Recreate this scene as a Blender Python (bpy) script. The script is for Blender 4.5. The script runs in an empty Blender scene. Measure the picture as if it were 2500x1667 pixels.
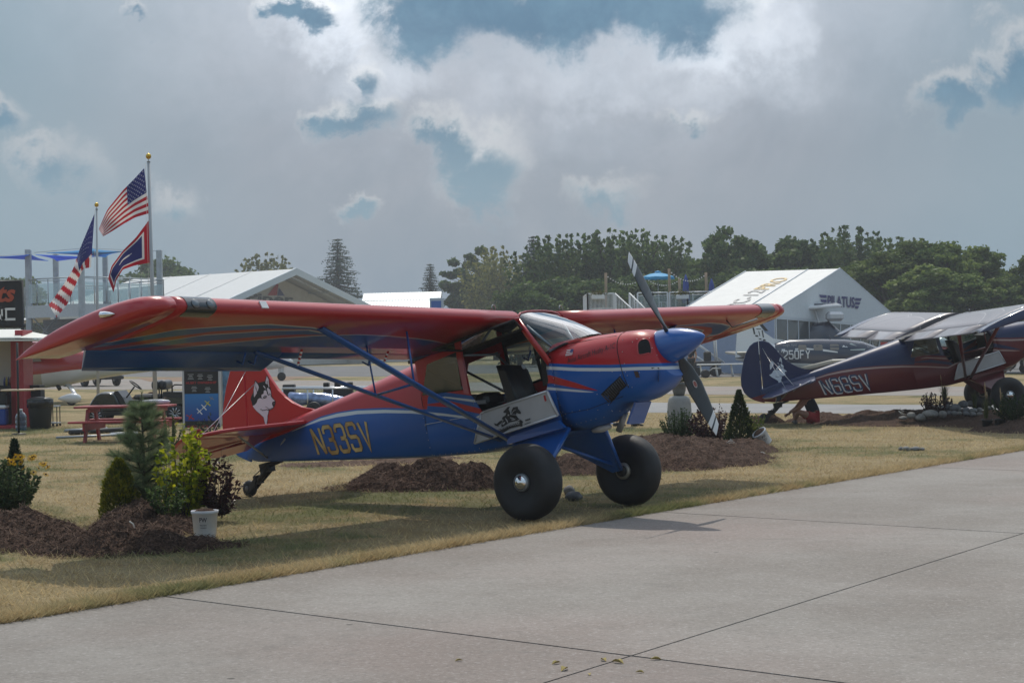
import bpy, bmesh, math, random
import numpy as np
from mathutils import Vector, Matrix, noise
from mathutils.geometry import tessellate_polygon
from mathutils.bvhtree import BVHTree
R = math.radians
SC = bpy.context.scene
COL = SC.collection
rnd = random.Random(7)

# ------------------------------------------------------------------ camera
FPX, CAMH, PITCH, ROLL = 4495.7, 1.730, 0.00222, 0.0191      # focal length for a 2500 px wide frame
def cam_axes():
    cp, sp, cr, sr = math.cos(PITCH), math.sin(PITCH), math.cos(ROLL), math.sin(ROLL)
    fwd = Vector((0, cp, sp)); up0 = Vector((0, -sp, cp)); r0 = Vector((1, 0, 0))
    return r0*cr - up0*sr, up0*cr + r0*sr, fwd
AX_R, AX_U, AX_F = cam_axes()
CAM_P = Vector((0, 0, CAMH))
cd = bpy.data.cameras.new('camera'); cam = bpy.data.objects.new('camera', cd); COL.objects.link(cam)
cd.sensor_width = 36.0; cd.lens = FPX/2500*36; cd.clip_start = 0.1; cd.clip_end = 6000
mw = Matrix.Identity(4)
for i in range(3):
    mw[i][0] = AX_R[i]; mw[i][1] = AX_U[i]; mw[i][2] = -AX_F[i]; mw[i][3] = CAM_P[i]
cam.matrix_world = mw
SC.camera = cam

# ------------------------------------------------------------------ sky, sun, exposure
SUN_EL, SUN_AZ = R(55.5), R(0.5)                # nearly straight ahead, high
SUND = Vector((math.sin(SUN_AZ)*math.cos(SUN_EL), math.cos(SUN_AZ)*math.cos(SUN_EL), math.sin(SUN_EL)))
SC.view_settings.view_transform = 'Standard'; SC.view_settings.look = 'None'
SC.view_settings.exposure = 0.25; SC.view_settings.gamma = 1.0; SC.view_settings.use_curve_mapping = False
SKY_STRENGTH, SUN_STRENGTH = 0.10, 2.15
HAZE = 0.00055
ld = bpy.data.lights.new('sun', 'SUN'); ld.energy = SUN_STRENGTH; ld.angle = R(0.55); ld.color = (1.0, 0.93, 0.82)
sun = bpy.data.objects.new('sun', ld); COL.objects.link(sun)
sun.rotation_euler = (-SUND).to_track_quat('-Z', 'Y').to_euler()
sun.location = (0, 0, 60)

class NG:
    """a few shortcuts for wiring shader nodes"""
    def __init__(s, nt): s.nt = nt; s.n = nt.nodes; s.l = nt.links
    def new(s, t, **k):
        n = s.n.new(t)
        for a, b in k.items(): setattr(n, a, b)
        return n
    def put(s, sock, v):
        if isinstance(v, bpy.types.NodeSocket): s.l.new(v, sock)
        elif v is not None: sock.default_value = v
    def m(s, op, a, b=None, c=None, clamp=False):
        n = s.new('ShaderNodeMath', operation=op, use_clamp=clamp)
        s.put(n.inputs[0], a); s.put(n.inputs[1], b); s.put(n.inputs[2], c)
        return n.outputs[0]
    def add(s, a, b): return s.m('ADD', a, b)
    def sub(s, a, b): return s.m('SUBTRACT', a, b)
    def mul(s, a, b): return s.m('MULTIPLY', a, b)
    def step(s, x, lo, hi):                                   # smooth step
        n = s.new('ShaderNodeMapRange', interpolation_type='SMOOTHSTEP')
        s.put(n.inputs['Value'], x); s.put(n.inputs['From Min'], lo); s.put(n.inputs['From Max'], hi)
        return n.outputs[0]
    def mix(s, f, a, b):
        n = s.new('ShaderNodeMix', data_type='RGBA')
        fs = [i for i in n.inputs if i.identifier == 'Factor_Float'][0]
        A = [i for i in n.inputs if i.identifier == 'A_Color'][0]; B = [i for i in n.inputs if i.identifier == 'B_Color'][0]
        s.put(fs, f)
        for q, v in ((A, a), (B, b)):
            if isinstance(v, (tuple, list)): v = (*v[:3], 1)
            s.put(q, v)
        return [o for o in n.outputs if o.identifier == 'Result_Color'][0]
    def noise(s, vec, scale, detail=3, rough=.55, dist=0):
        n = s.new('ShaderNodeTexNoise'); n.inputs['Scale'].default_value = scale
        n.inputs['Detail'].default_value = detail; n.inputs['Roughness'].default_value = rough; n.inputs['Distortion'].default_value = dist
        if vec is not None: s.l.new(vec, n.inputs['Vector'])
        return n.outputs[0]
    def curve(s, x, pts, x0, x1, y0, y1):                     # piecewise linear y(x)
        n = s.new('ShaderNodeFloatCurve')
        u = s.m('DIVIDE', s.sub(x, x0), x1-x0, clamp=True)
        s.l.new(u, n.inputs['Value']); c = n.mapping.curves[0]
        P = [((a-x0)/(x1-x0), (b-y0)/(y1-y0)) for a, b in pts]
        if P[0][0] > 0: P = [(0, P[0][1])] + P
        if P[-1][0] < 1: P = P + [(1, P[-1][1])]
        c.points[0].location = P[0]; c.points[1].location = P[-1]
        for q in P[1:-1]: c.points.new(*q)
        for p in c.points: p.handle_type = 'VECTOR'
        n.mapping.update()
        return s.add(s.mul(n.outputs[0], y1-y0), y0)

def make_world():
    w = bpy.data.worlds.new('World'); SC.world = w; w.use_nodes = True
    g = NG(w.node_tree); g.n.clear()
    out = g.new('ShaderNodeOutputWorld')
    sky = g.new('ShaderNodeTexSky', sky_type='NISHITA'); sky.sun_disc = False
    sky.sun_elevation = SUN_EL; sky.sun_rotation = SUN_AZ; sky.air_density = 1.6; sky.dust_density = 3.5; sky.ozone_density = 1.2
    bg = g.new('ShaderNodeBackground'); g.l.new(sky.outputs[0], bg.inputs[0]); bg.inputs[1].default_value = SKY_STRENGTH
    tc = g.new('ShaderNodeTexCoord'); d = tc.outputs['Generated']
    sp = g.new('ShaderNodeSeparateXYZ'); g.l.new(d, sp.inputs[0]); x, y, z = sp.outputs
    az = g.m('ARCTAN2', x, y); el = g.m('ARCSINE', z)
    dot = g.new('ShaderNodeVectorMath', operation='DOT_PRODUCT'); g.l.new(d, dot.inputs[0]); dot.inputs[1].default_value = SUND
    glow = g.mul(g.m('POWER', g.m('MAXIMUM', dot.outputs['Value'], 0.0), 6.0), 2.4)
    # ragged cloud outlines: directions pushed about by turbulence
    n1 = g.noise(d, 14.0, 7, .62, .5); n2 = g.noise(d, 40.0, 7, .66, .3); n0 = g.noise(d, 3.2, 6, .58, .5); n3 = g.noise(d, 22.0, 7, .64, .2)
    wa, we = g.add(g.mul(g.sub(n1, .5), .075), g.mul(g.sub(n2, .5), .022)), g.add(g.mul(g.sub(n3, .5), .060), g.mul(g.sub(n2, .5), -.018))
    azw, elw = g.add(az, wa), g.add(el, we)
    wob = g.add(g.mul(g.sub(n2, .5), 2.6), g.mul(g.sub(n3, .5), 1.6))
    K = 1/4496
    F = C_ = None
    for u, v, ru, rv, amp in ((1120,-10,230,130,1.0),(1400,15,300,115,1.15),(1640,20,170,105,1.1),(1190,390,110,95,1.0),(1090,340,80,70,.9),(870,300,150,55,.8),(760,285,60,40,.6),
              (30,290,80,60,.75),(160,410,130,85,.75),(2310,250,90,62,1.0),(2440,180,90,95,1.0),(715,25,85,45,.95),(370,72,34,30,.6),
              (893,500,46,32,.7),(450,490,100,75,.55),(1500,490,150,75,.6),(1180,485,100,50,.75),(1690,290,80,45,.5),(880,180,50,110,.6)):
        a0 = (u-1250)*K; e0 = (843 - (u-1250)*.0191 - v)*K
        dx = g.m('DIVIDE', g.sub(azw, a0), ru*K); dy = g.m('DIVIDE', g.sub(elw, e0), rv*K); dx2 = g.mul(dx, dx)
        q = g.sub(amp*1.3, g.mul(g.m('SQRT', g.add(dx2, g.mul(dy, dy))), 1.15)); dl = g.add(dy, .38)
        c = g.sub(amp*1.15, g.mul(g.m('SQRT', g.add(dx2, g.mul(dl, dl))), 1.15))
        F = q if F is None else g.m('MAXIMUM', F, q); C_ = c if C_ is None else g.m('MAXIMUM', C_, c)
    # elsewhere round the dome: the same broken cloud
    far = g.step(g.m('ABSOLUTE', az), .30, .42); hi = g.step(el, .20, .30)
    oth = g.mul(g.m('MAXIMUM', far, hi), g.sub(g.mul(n0, 5.0), .9)); oth = g.sub(oth, 1.4)
    F = g.m('MAXIMUM', g.m('MAXIMUM', F, oth), -1.4); C_ = g.m('MAXIMUM', g.m('MAXIMUM', C_, g.sub(oth, .35)), -1.4)
    F = g.add(F, g.mul(wob, .55)); C_ = g.add(C_, g.mul(wob, .42))
    cov = g.step(F, -.35, .6); core = g.step(C_, -.35, .55)
    thin = g.noise(d, 6.0, 7, .62, .6); veil = g.noise(d, 2.6, 5, .55, .4)
    base = g.mix(g.step(thin, .34, .68), (.215, .265, .345), (.315, .345, .415))
    teal = g.m('MINIMUM', g.add(g.mul(g.step(g.m('ABSOLUTE', g.sub(az, .02)), .10, .30), .75), g.mul(g.step(el, .13, .01), .45)), .9)
    base = g.mix(g.mul(teal, g.add(.55, g.mul(veil, .6))), base, (.205, .325, .415))
    hs = g.new('ShaderNodeHueSaturation'); g.l.new(base, hs.inputs['Color']); g.put(hs.inputs['Value'], g.add(.88, g.mul(g.step(el, .16, .62), .75))); base = hs.outputs[0]  # sky above the frame raised in value, added fill for the shadows
    # thin bright veil below the sun, torn open in places
    def veilspot(u, v, ru, rv):
        dx = g.m('DIVIDE', g.sub(azw, (u-1250)*K), ru*K); dy = g.m('DIVIDE', g.sub(elw, (843-v)*K), rv*K)
        return g.step(g.add(g.mul(dx, dx), g.mul(dy, dy)), 1.0, .0)
    sp_ = g.mul(veilspot(1300, -350, 1500, 900), .42)
    for q in ((800, 20, 190, 130, .55), (1770, 60, 260, 170, .45), (930, 190, 160, 110, .3), (1050, 60, 120, 70, .5), (1600, 180, 500, 130, .2)): sp_ = g.add(sp_, g.mul(veilspot(*q[:4]), q[4]))
    sp_ = g.mul(sp_, g.add(.55, g.mul(g.step(n3, .30, .70), .28)))
    lit = g.m('MINIMUM', g.add(sp_, g.mul(glow, g.mul(g.step(el, .12, .5), .9))), .95)
    base = g.mix(lit, base, (.90, .97, 1.08))
    rim = g.mix(g.m('MINIMUM', g.add(.1, g.mul(lit, 1.2)), .95), (.34, .37, .41), (1.0, 1.02, 1.06))
    deep = g.mix(g.step(n2, .3, .7), (.028, .125, .235), (.065, .185, .30))
    deep = g.mix(g.step(el, .165, .06), deep, (.155, .265, .355))
    cloud = g.mix(core, rim, deep)
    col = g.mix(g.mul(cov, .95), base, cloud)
    ground = g.step(z, -.02, .0)
    col = g.mix(ground, (.14, .13, .11), col)
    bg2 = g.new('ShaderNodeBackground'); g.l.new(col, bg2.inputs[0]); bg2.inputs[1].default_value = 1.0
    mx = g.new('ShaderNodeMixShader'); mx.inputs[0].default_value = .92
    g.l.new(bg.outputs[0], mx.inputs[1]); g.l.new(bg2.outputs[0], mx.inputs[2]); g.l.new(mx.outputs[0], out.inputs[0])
make_world()
SC.cycles.max_bounces = 7; SC.cycles.transparent_max_bounces = 12; SC.cycles.use_denoising = True
SC.cycles.caustics_reflective = False; SC.cycles.caustics_refractive = False

# ------------------------------------------------------------------ where a point of the photograph lies in the place
def ray(u, v): return AX_R*((u-1250)/FPX) - AX_U*((v-833.5)/FPX) + AX_F
def at(u, v, Y):
    r = ray(u, v); return CAM_P + r*(Y/r.y)
def gp(u, v, z=0.0):
    r = ray(u, v); p = CAM_P + r*((z-CAMH)/r.z); return Vector((p.x, p.y, z))
def horizon(u): return 843.5 - (u-1250)*.0191
def ground_y(Y, u): return horizon(u) + FPX*CAMH/Y

# ------------------------------------------------------------------ meshes and objects
class MB:
    def __init__(s): s.v = []; s.f = []; s.mi = []; s.sm = []; s.uv = None
    def add(s, V, F, mat=0, smooth=False):
        o = len(s.v); s.v += [tuple(p) for p in V]
        for f in F: s.f.append([i+o for i in f]); s.mi.append(mat); s.sm.append(smooth)
        return o
    def box(s, c, d, mat=0, M=None):
        x, y, z = (k/2 for k in d)
        V = [Vector((a*x, b*y, e*z)) for e in (-1, 1) for b in (-1, 1) for a in (-1, 1)]
        if M is not None: V = [M @ p for p in V]
        c = Vector(c); V = [p+c for p in V]
        s.add(V, [(0,2,3,1),(4,5,7,6),(0,1,5,4),(2,6,7,3),(0,4,6,2),(1,3,7,5)], mat)
    def bbox(s, c, d, b=.01, mat=0, M=None, seg=1):             # box with bevelled edges
        bm = bmesh.new(); bmesh.ops.create_cube(bm, size=1.0)
        for v in bm.verts: v.co = Vector((v.co.x*d[0], v.co.y*d[1], v.co.z*d[2]))
        bmesh.ops.bevel(bm, geom=list(bm.edges), offset=min(b, min(d)*.45), segments=seg, affect='EDGES', profile=.5)
        bm.verts.index_update(); c = Vector(c)
        V = [(M @ v.co if M is not None else v.co)+c for v in bm.verts]
        s.add(V, [[v.index for v in f.verts] for f in bm.faces], mat, False); bm.free()
    def tube(s, p0, p1, r0, r1=None, n=8, mat=0, cap=True, smooth=True): s.path([p0, p1], [r0, r0 if r1 is None else r1], n, mat, cap, smooth)
    def path(s, pts, r, n=8, mat=0, cap=True, smooth=True, flat=None):
        pts = [Vector(p) for p in pts]
        if not isinstance(r, (list, tuple)): r = [r]*len(pts)
        o = len(s.v); ref = None
        for i, p in enumerate(pts):
            t = (pts[min(i+1, len(pts)-1)] - pts[max(i-1, 0)])
            t = t.normalized() if t.length > 1e-9 else Vector((0, 0, 1))
            if ref is None:
                ref = t.orthogonal().normalized() if flat is None else Vector(flat[0]).normalized()
            a = (ref - t*ref.dot(t)); a = a.normalized() if a.length > 1e-6 else t.orthogonal().normalized(); ref = a
            b = t.cross(a)
            fa, fb = (1, 1) if flat is None else (flat[1], flat[2])
            for k in range(n):
                q = 2*math.pi*k/n; s.v.append(tuple(p + a*(math.cos(q)*r[i]*fa) + b*(math.sin(q)*r[i]*fb)))
        for i in range(len(pts)-1):
            for k in range(n):
                s.f.append([o+i*n+k, o+i*n+(k+1) % n, o+(i+1)*n+(k+1) % n, o+(i+1)*n+k]); s.mi.append(mat); s.sm.append(smooth)
        if cap:
            s.f.append([o+k for k in range(n-1, -1, -1)]); s.mi.append(mat); s.sm.append(False)
            e = o+(len(pts)-1)*n; s.f.append([e+k for k in range(n)]); s.mi.append(mat); s.sm.append(False)
    def lathe(s, prof, n=24, mat=0, M=None, smooth=True, mats=None):     # profile (r, h) round local z
        o = len(s.v)
        for r, h in prof:
            for k in range(n):
                q = 2*math.pi*k/n; p = Vector((r*math.cos(q), r*math.sin(q), h))
                s.v.append(tuple(M @ p if M is not None else p))
        for i in range(len(prof)-1):
            for k in range(n):
                s.f.append([o+i*n+k, o+i*n+(k+1) % n, o+(i+1)*n+(k+1) % n, o+(i+1)*n+k]); s.mi.append(mats[i] if mats else mat); s.sm.append(smooth)
        for i, rev in ((0, True), (len(prof)-1, False)):
            if prof[i][0] > 1e-4:
                L = [o+i*n+k for k in range(n)]
                s.f.append(L[::-1] if rev else L); s.mi.append(mats[min(i, len(mats)-1)] if mats else mat); s.sm.append(False)
    def loft(s, rings, mat=0, closed=True, cap=True, smooth=True):
        o = len(s.v); n = len(rings[0])
        for r in rings: s.v += [tuple(p) for p in r]
        for i in range(len(rings)-1):
            for k in range(n if closed else n-1):
                s.f.append([o+i*n+k, o+i*n+(k+1) % n, o+(i+1)*n+(k+1) % n, o+(i+1)*n+k]); s.mi.append(mat); s.sm.append(smooth)
        if cap and closed:
            s.f.append([o+k for k in range(n-1, -1, -1)]); s.mi.append(mat); s.sm.append(False)
            e = o+(len(rings)-1)*n; s.f.append([e+k for k in range(n)]); s.mi.append(mat); s.sm.append(False)
    def poly(s, pts, mat=0, fn=None):                          # flat polygon (2-D points or 3-D)
        P3 = [Vector((*p, 0)) if len(p) == 2 else Vector(p) for p in pts]
        T = tessellate_polygon([P3])
        s.add([fn(*p) if fn else p for p in (pts if fn else P3)], T, mat)
    def slab(s, pts, off, mat=0):                               # polygon given in 3-D, thickened by the vector off
        P = [Vector(p) for p in pts]; off = Vector(off); n = len(P); o = len(s.v)
        s.v += [tuple(p) for p in P] + [tuple(p+off) for p in P]
        nor = Vector((0, 0, 0))
        for i in range(n): nor += (P[i]-P[0]).cross(P[(i+1) % n]-P[0])
        T = [tuple(t) for t in tessellate_polygon([P])]
        for t in T:
            tn = (P[t[1]]-P[t[0]]).cross(P[t[2]]-P[t[0]])
            if tn.dot(off) > 0: t = t[::-1]
            s.f.append([o+i for i in t]); s.mi.append(mat); s.sm.append(False)
            s.f.append([o+n+i for i in t[::-1]]); s.mi.append(mat); s.sm.append(False)
        fl = nor.dot(off) > 0
        for i in range(n):
            j = (i+1) % n; q = [o+i, o+j, o+n+j, o+n+i]
            s.f.append(q if fl else q[::-1]); s.mi.append(mat); s.sm.append(False)
    def build(s, name, mats, parent=None, loc=None, rz=0.0, uvfn=None, recalc=False):
        me = bpy.data.meshes.new(name); me.from_pydata(s.v, [], s.f)
        if not isinstance(mats, (list, tuple)): mats = [mats]
        for m in mats: me.materials.append(m)
        me.polygons.foreach_set('material_index', s.mi); me.polygons.foreach_set('use_smooth', s.sm)
        if uvfn:
            L = me.uv_layers.new(name='UVMap'); data = np.empty(len(me.loops)*2, np.float32)
            vi = np.empty(len(me.loops), np.int32); me.loops.foreach_get('vertex_index', vi)
            U = np.array([uvfn(i, p) for i, p in enumerate(s.v)], np.float32); data[:] = U[vi].ravel(); L.data.foreach_set('uv', data)
        if recalc:
            b = bmesh.new(); b.from_mesh(me); bmesh.ops.recalc_face_normals(b, faces=b.faces); b.to_mesh(me); b.free()
        me.update()
        o = bpy.data.objects.new(name, me); COL.objects.link(o)
        if parent: o.parent = parent
        if loc is not None: o.location = loc
        o.rotation_euler.z = rz
        return o

def tag(o, label, cat, group=None, kind=None):
    if label: o['label'] = label
    if cat: o['category'] = cat
    if group: o['group'] = group
    if kind: o['kind'] = kind
    return o
def thing(name, label, cat, loc=(0, 0, 0), rz=0.0, group=None):
    o = bpy.data.objects.new(name, None); COL.objects.link(o); o.empty_display_size = .2
    o.location = loc; o.rotation_euler = (0, 0, rz)
    return tag(o, label, cat, group)
def copy_tree(o, parent=None):
    c = o.copy(); COL.objects.link(c)
    if parent: c.parent = parent
    for ch in list(o.children): copy_tree(ch, c)
    return c
def structure(o): o['kind'] = 'structure'; return o
def stuff(o): o['kind'] = 'stuff'; return o

# ------------------------------------------------------------------ materials
MATS = {}
def mat(name, col=(.5, .5, .5), rough=.6, metal=0.0, coat=0.0, spec=.5, var=0.0, vscale=6.0, bump=0.0, bscale=40.0, emit=0):
    if name in MATS: return MATS[name]
    m = bpy.data.materials.new(name); m.use_nodes = True; g = NG(m.node_tree); b = g.n['Principled BSDF']
    b.inputs['Base Color'].default_value = (*col, 1); b.inputs['Roughness'].default_value = rough; b.inputs['Metallic'].default_value = metal
    b.inputs['Coat Weight'].default_value = coat; b.inputs['Coat Roughness'].default_value = .04; b.inputs['Specular IOR Level'].default_value = spec
    tc = g.new('ShaderNodeTexCoord')
    if var > 0:
        n = g.noise(tc.outputs['Object'], vscale, 4, .6)
        lo = tuple(c*(1-var) for c in col); hi = tuple(min(1, c*(1+var)) for c in col)
        g.l.new(g.mix(g.step(n, .3, .7), lo, hi), b.inputs['Base Color'])
    if bump > 0:
        n = g.noise(tc.outputs['Object'], bscale, 3, .6); bp = g.new('ShaderNodeBump'); bp.inputs['Strength'].default_value = bump
        bp.inputs['Distance'].default_value = .02; g.l.new(n, bp.inputs['Height']); g.l.new(bp.outputs[0], b.inputs['Normal'])
    if emit: b.inputs['Emission Color'].default_value = (*col, 1); b.inputs['Emission Strength'].default_value = emit
    MATS[name] = m; return m
def leafmat(name, c1, c2, trans=.35, scale=3.0, rough=.55):
    if name in MATS: return MATS[name]
    m = bpy.data.materials.new(name); m.use_nodes = True; g = NG(m.node_tree); b = g.n['Principled BSDF']; out = g.n['Material Output']
    geo = g.new('ShaderNodeNewGeometry'); oi = g.new('ShaderNodeObjectInfo')
    n = g.noise(geo.outputs['Position'], scale, 2, .5)
    f = g.add(g.mul(geo.outputs['Random Per Island'], .6), g.mul(g.sub(n, .3), 1.0))
    c = g.mix(g.step(f, .15, .95), c1, c2)
    hs = g.new('ShaderNodeHueSaturation'); g.l.new(c, hs.inputs['Color']); g.put(hs.inputs['Value'], g.add(.85, g.mul(oi.outputs['Random'], .3)))
    c = hs.outputs[0]
    g.l.new(c, b.inputs['Base Color']); b.inputs['Roughness'].default_value = rough; b.inputs['Specular IOR Level'].default_value = .12
    t = g.new('ShaderNodeBsdfTranslucent'); g.l.new(c, t.inputs[0]); mx = g.new('ShaderNodeMixShader'); mx.inputs[0].default_value = trans
    g.l.new(b.outputs[0], mx.inputs[1]); g.l.new(t.outputs[0], mx.inputs[2]); g.l.new(mx.outputs[0], out.inputs[0])
    MATS[name] = m; return m
def glassmat(name, tint=(.85, .9, .92), rough=.02, opac=.12, dark=(.02, .022, .025), refl=1.6):
    if name in MATS: return MATS[name]
    m = bpy.data.materials.new(name); m.use_nodes = True; g = NG(m.node_tree); g.n.clear(); out = g.new('ShaderNodeOutputMaterial')
    t = g.new('ShaderNodeBsdfTransparent'); t.inputs[0].default_value = (*tint, 1)
    d = g.new('ShaderNodeBsdfDiffuse'); d.inputs[0].default_value = (*dark, 1)
    gl = g.new('ShaderNodeBsdfGlossy'); gl.inputs['Roughness'].default_value = rough
    lw = g.new('ShaderNodeLayerWeight'); fr = g.add(.03, g.m('POWER', lw.outputs['Facing'], 2.4))
    a = g.new('ShaderNodeMixShader'); a.inputs[0].default_value = opac; g.l.new(t.outputs[0], a.inputs[1]); g.l.new(d.outputs[0], a.inputs[2])
    b = g.new('ShaderNodeMixShader'); g.l.new(g.m('MINIMUM', g.mul(fr, refl), .95), b.inputs[0])
    g.l.new(a.outputs[0], b.inputs[1]); g.l.new(gl.outputs[0], b.inputs[2])
    g.l.new(b.outputs[0], out.inputs[0]); MATS[name] = m; return m
WHITE = mat('white paint', (.78, .78, .77), .45, var=.05)
BLACK = mat('black plastic', (.012, .012, .013), .5)
RUBBER = mat('black rubber', (.014, .014, .016), .62, var=.25, vscale=5, bump=.15, bscale=60)
STEEL = mat('grey steel', (.33, .35, .37), .42, .6)
ALU = mat('bare aluminium', (.62, .63, .65), .28, .9)
CHROME = mat('chrome', (.85, .85, .86), .06, 1.0)
DARK = mat('dark interior', (.02, .021, .024), .7, var=.3)
GREYP = mat('grey paint', (.36, .38, .40), .5, var=.08)
PRINT_B = mat('black print', (.012, .012, .014), .45)
PRINT_W = mat('white print', (.72, .72, .72), .45)
ROPE = mat('white rope', (.62, .6, .55), .8)

# ------------------------------------------------------------------ lettering
def text2d(body, size=1.0, shear=0.0, bold=0.0, space=1.0):
    c = bpy.data.curves.new('lettering', 'FONT'); c.body = body; c.size = size; c.shear = shear; c.offset = bold; c.resolution_u = 2; c.space_character = space
    o = bpy.data.objects.new('lettering', c); COL.objects.link(o)
    bpy.context.view_layer.update()
    me = o.evaluated_get(bpy.context.evaluated_depsgraph_get()).to_mesh()
    V = [(v.co.x, v.co.y) for v in me.vertices]; F = [tuple(p.vertices) for p in me.polygons]
    o.to_mesh_clear() if False else None
    bpy.data.objects.remove(o); bpy.data.curves.remove(c)
    xs = [p[0] for p in V]; ys = [p[1] for p in V]
    x0, x1, y0, y1 = min(xs), max(xs), min(ys), max(ys)
    V = [((x-x0)/(x1-x0), (y-y0)/(y1-y0)) for x, y in V]         # unit box
    return V, F
TXT = {k: text2d(k, bold=b) for k, b in (('YANKEE DOODLE', .02), ('Aviat Aircraft Husky A-1C', .0), ('Piper', .03), ('PILATUS', .03),
       ('PC-12', .01), ('PRO', .01), ('PW', .02), ('HUSKY OWNERSHIP', .02), ('AVIAT AIRCRAFT', .02), ('ts', .03), ('U', .02), ('PROVEN', .01), ('WINNERS', .01), ('magic flyer', .0))}
def put_text(mb, key, O, ex, ey, mat=0):
    V, F = TXT[key]; O = Vector(O); ex = Vector(ex); ey = Vector(ey)
    mb.add([O + ex*a + ey*b for a, b in V], F, mat)
GL = {'N': [[(0,0),(0,1.6)],[(0,1.6),(.9,0)],[(.9,0),(.9,1.6)]],
 '3': [[(0,1.2),(0,1.45),(.15,1.6),(.75,1.6),(.9,1.45),(.9,.95),(.75,.8),(.35,.8)],[(.75,.8),(.9,.65),(.9,.15),(.75,0),(.15,0),(0,.15),(0,.4)]],
 'S': [[(.9,1.2),(.9,1.45),(.75,1.6),(.15,1.6),(0,1.45),(0,.95),(.15,.8),(.75,.8),(.9,.65),(.9,.15),(.75,0),(.15,0),(0,.15),(0,.4)]],
 'V': [[(0,1.6),(.45,0),(.9,1.6)]],
 '6': [[(.9,1.25),(.9,1.45),(.75,1.6),(.15,1.6),(0,1.45),(0,.15),(.15,0),(.75,0),(.9,.15),(.9,.7),(.75,.85),(0,.85)]],
 '8': [[(.15,0),(.75,0),(.9,.15),(.9,.65),(.75,.8),(.9,.95),(.9,1.45),(.75,1.6),(.15,1.6),(0,1.45),(0,.95),(.15,.8),(0,.65),(0,.15),(.15,0)],[(.15,.8),(.75,.8)]],
 '2': [[(0,1.2),(0,1.45),(.15,1.6),(.75,1.6),(.9,1.45),(.9,.9),(0,.2),(0,0),(.9,0)]],
 '5': [[(.9,1.6),(0,1.6),(0,.95),(.75,.95),(.9,.8),(.9,.15),(.75,0),(.15,0),(0,.15),(0,.35)]],
 '0': [[(.15,0),(.75,0),(.9,.15),(.9,1.45),(.75,1.6),(.15,1.6),(0,1.45),(0,.15),(.15,0)]],
 'F': [[(0,0),(0,1.6),(.9,1.6)],[(0,.85),(.7,.85)]], 'Y': [[(0,1.6),(.45,.75),(.9,1.6)],[(.45,.75),(.45,0)]],
 'C': [[(.9,1.6),(.15,1.6),(0,1.45),(0,.15),(.15,0),(.9,0)]]}
def strokes(text, w, gap=.42):
    """block letters as flat quads in a box of letter height 1.6"""
    V = []; F = []; x = 0
    for ch in text:
        for pl in GL[ch]:
            n = len(pl); L = []
            for i, p in enumerate(pl):
                a = Vector(pl[max(i-1, 0)]); b = Vector(pl[min(i+1, n-1)]); p = Vector(p)
                d1 = (p-a).normalized() if (p-a).length > 0 else None; d2 = (b-p).normalized() if (b-p).length > 0 else None
                d1 = d1 or d2; d2 = d2 or d1; t = (d1+d2); t = t.normalized() if t.length > .2 else d1
                nn = Vector((-t.y, t.x)); k = w/2/max(.45, nn.dot(Vector((-d1.y, d1.x))))
                L.append((p+nn*k+Vector((x, 0)), p-nn*k+Vector((x, 0))))
            o = len(V)
            for l, r in L: V += [l, r]
            for i in range(n-1): F.append((o+2*i, o+2*i+1, o+2*i+3, o+2*i+2))
        x += .9+gap
    return [(p.x, p.y) for p in V], F, x-gap

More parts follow.
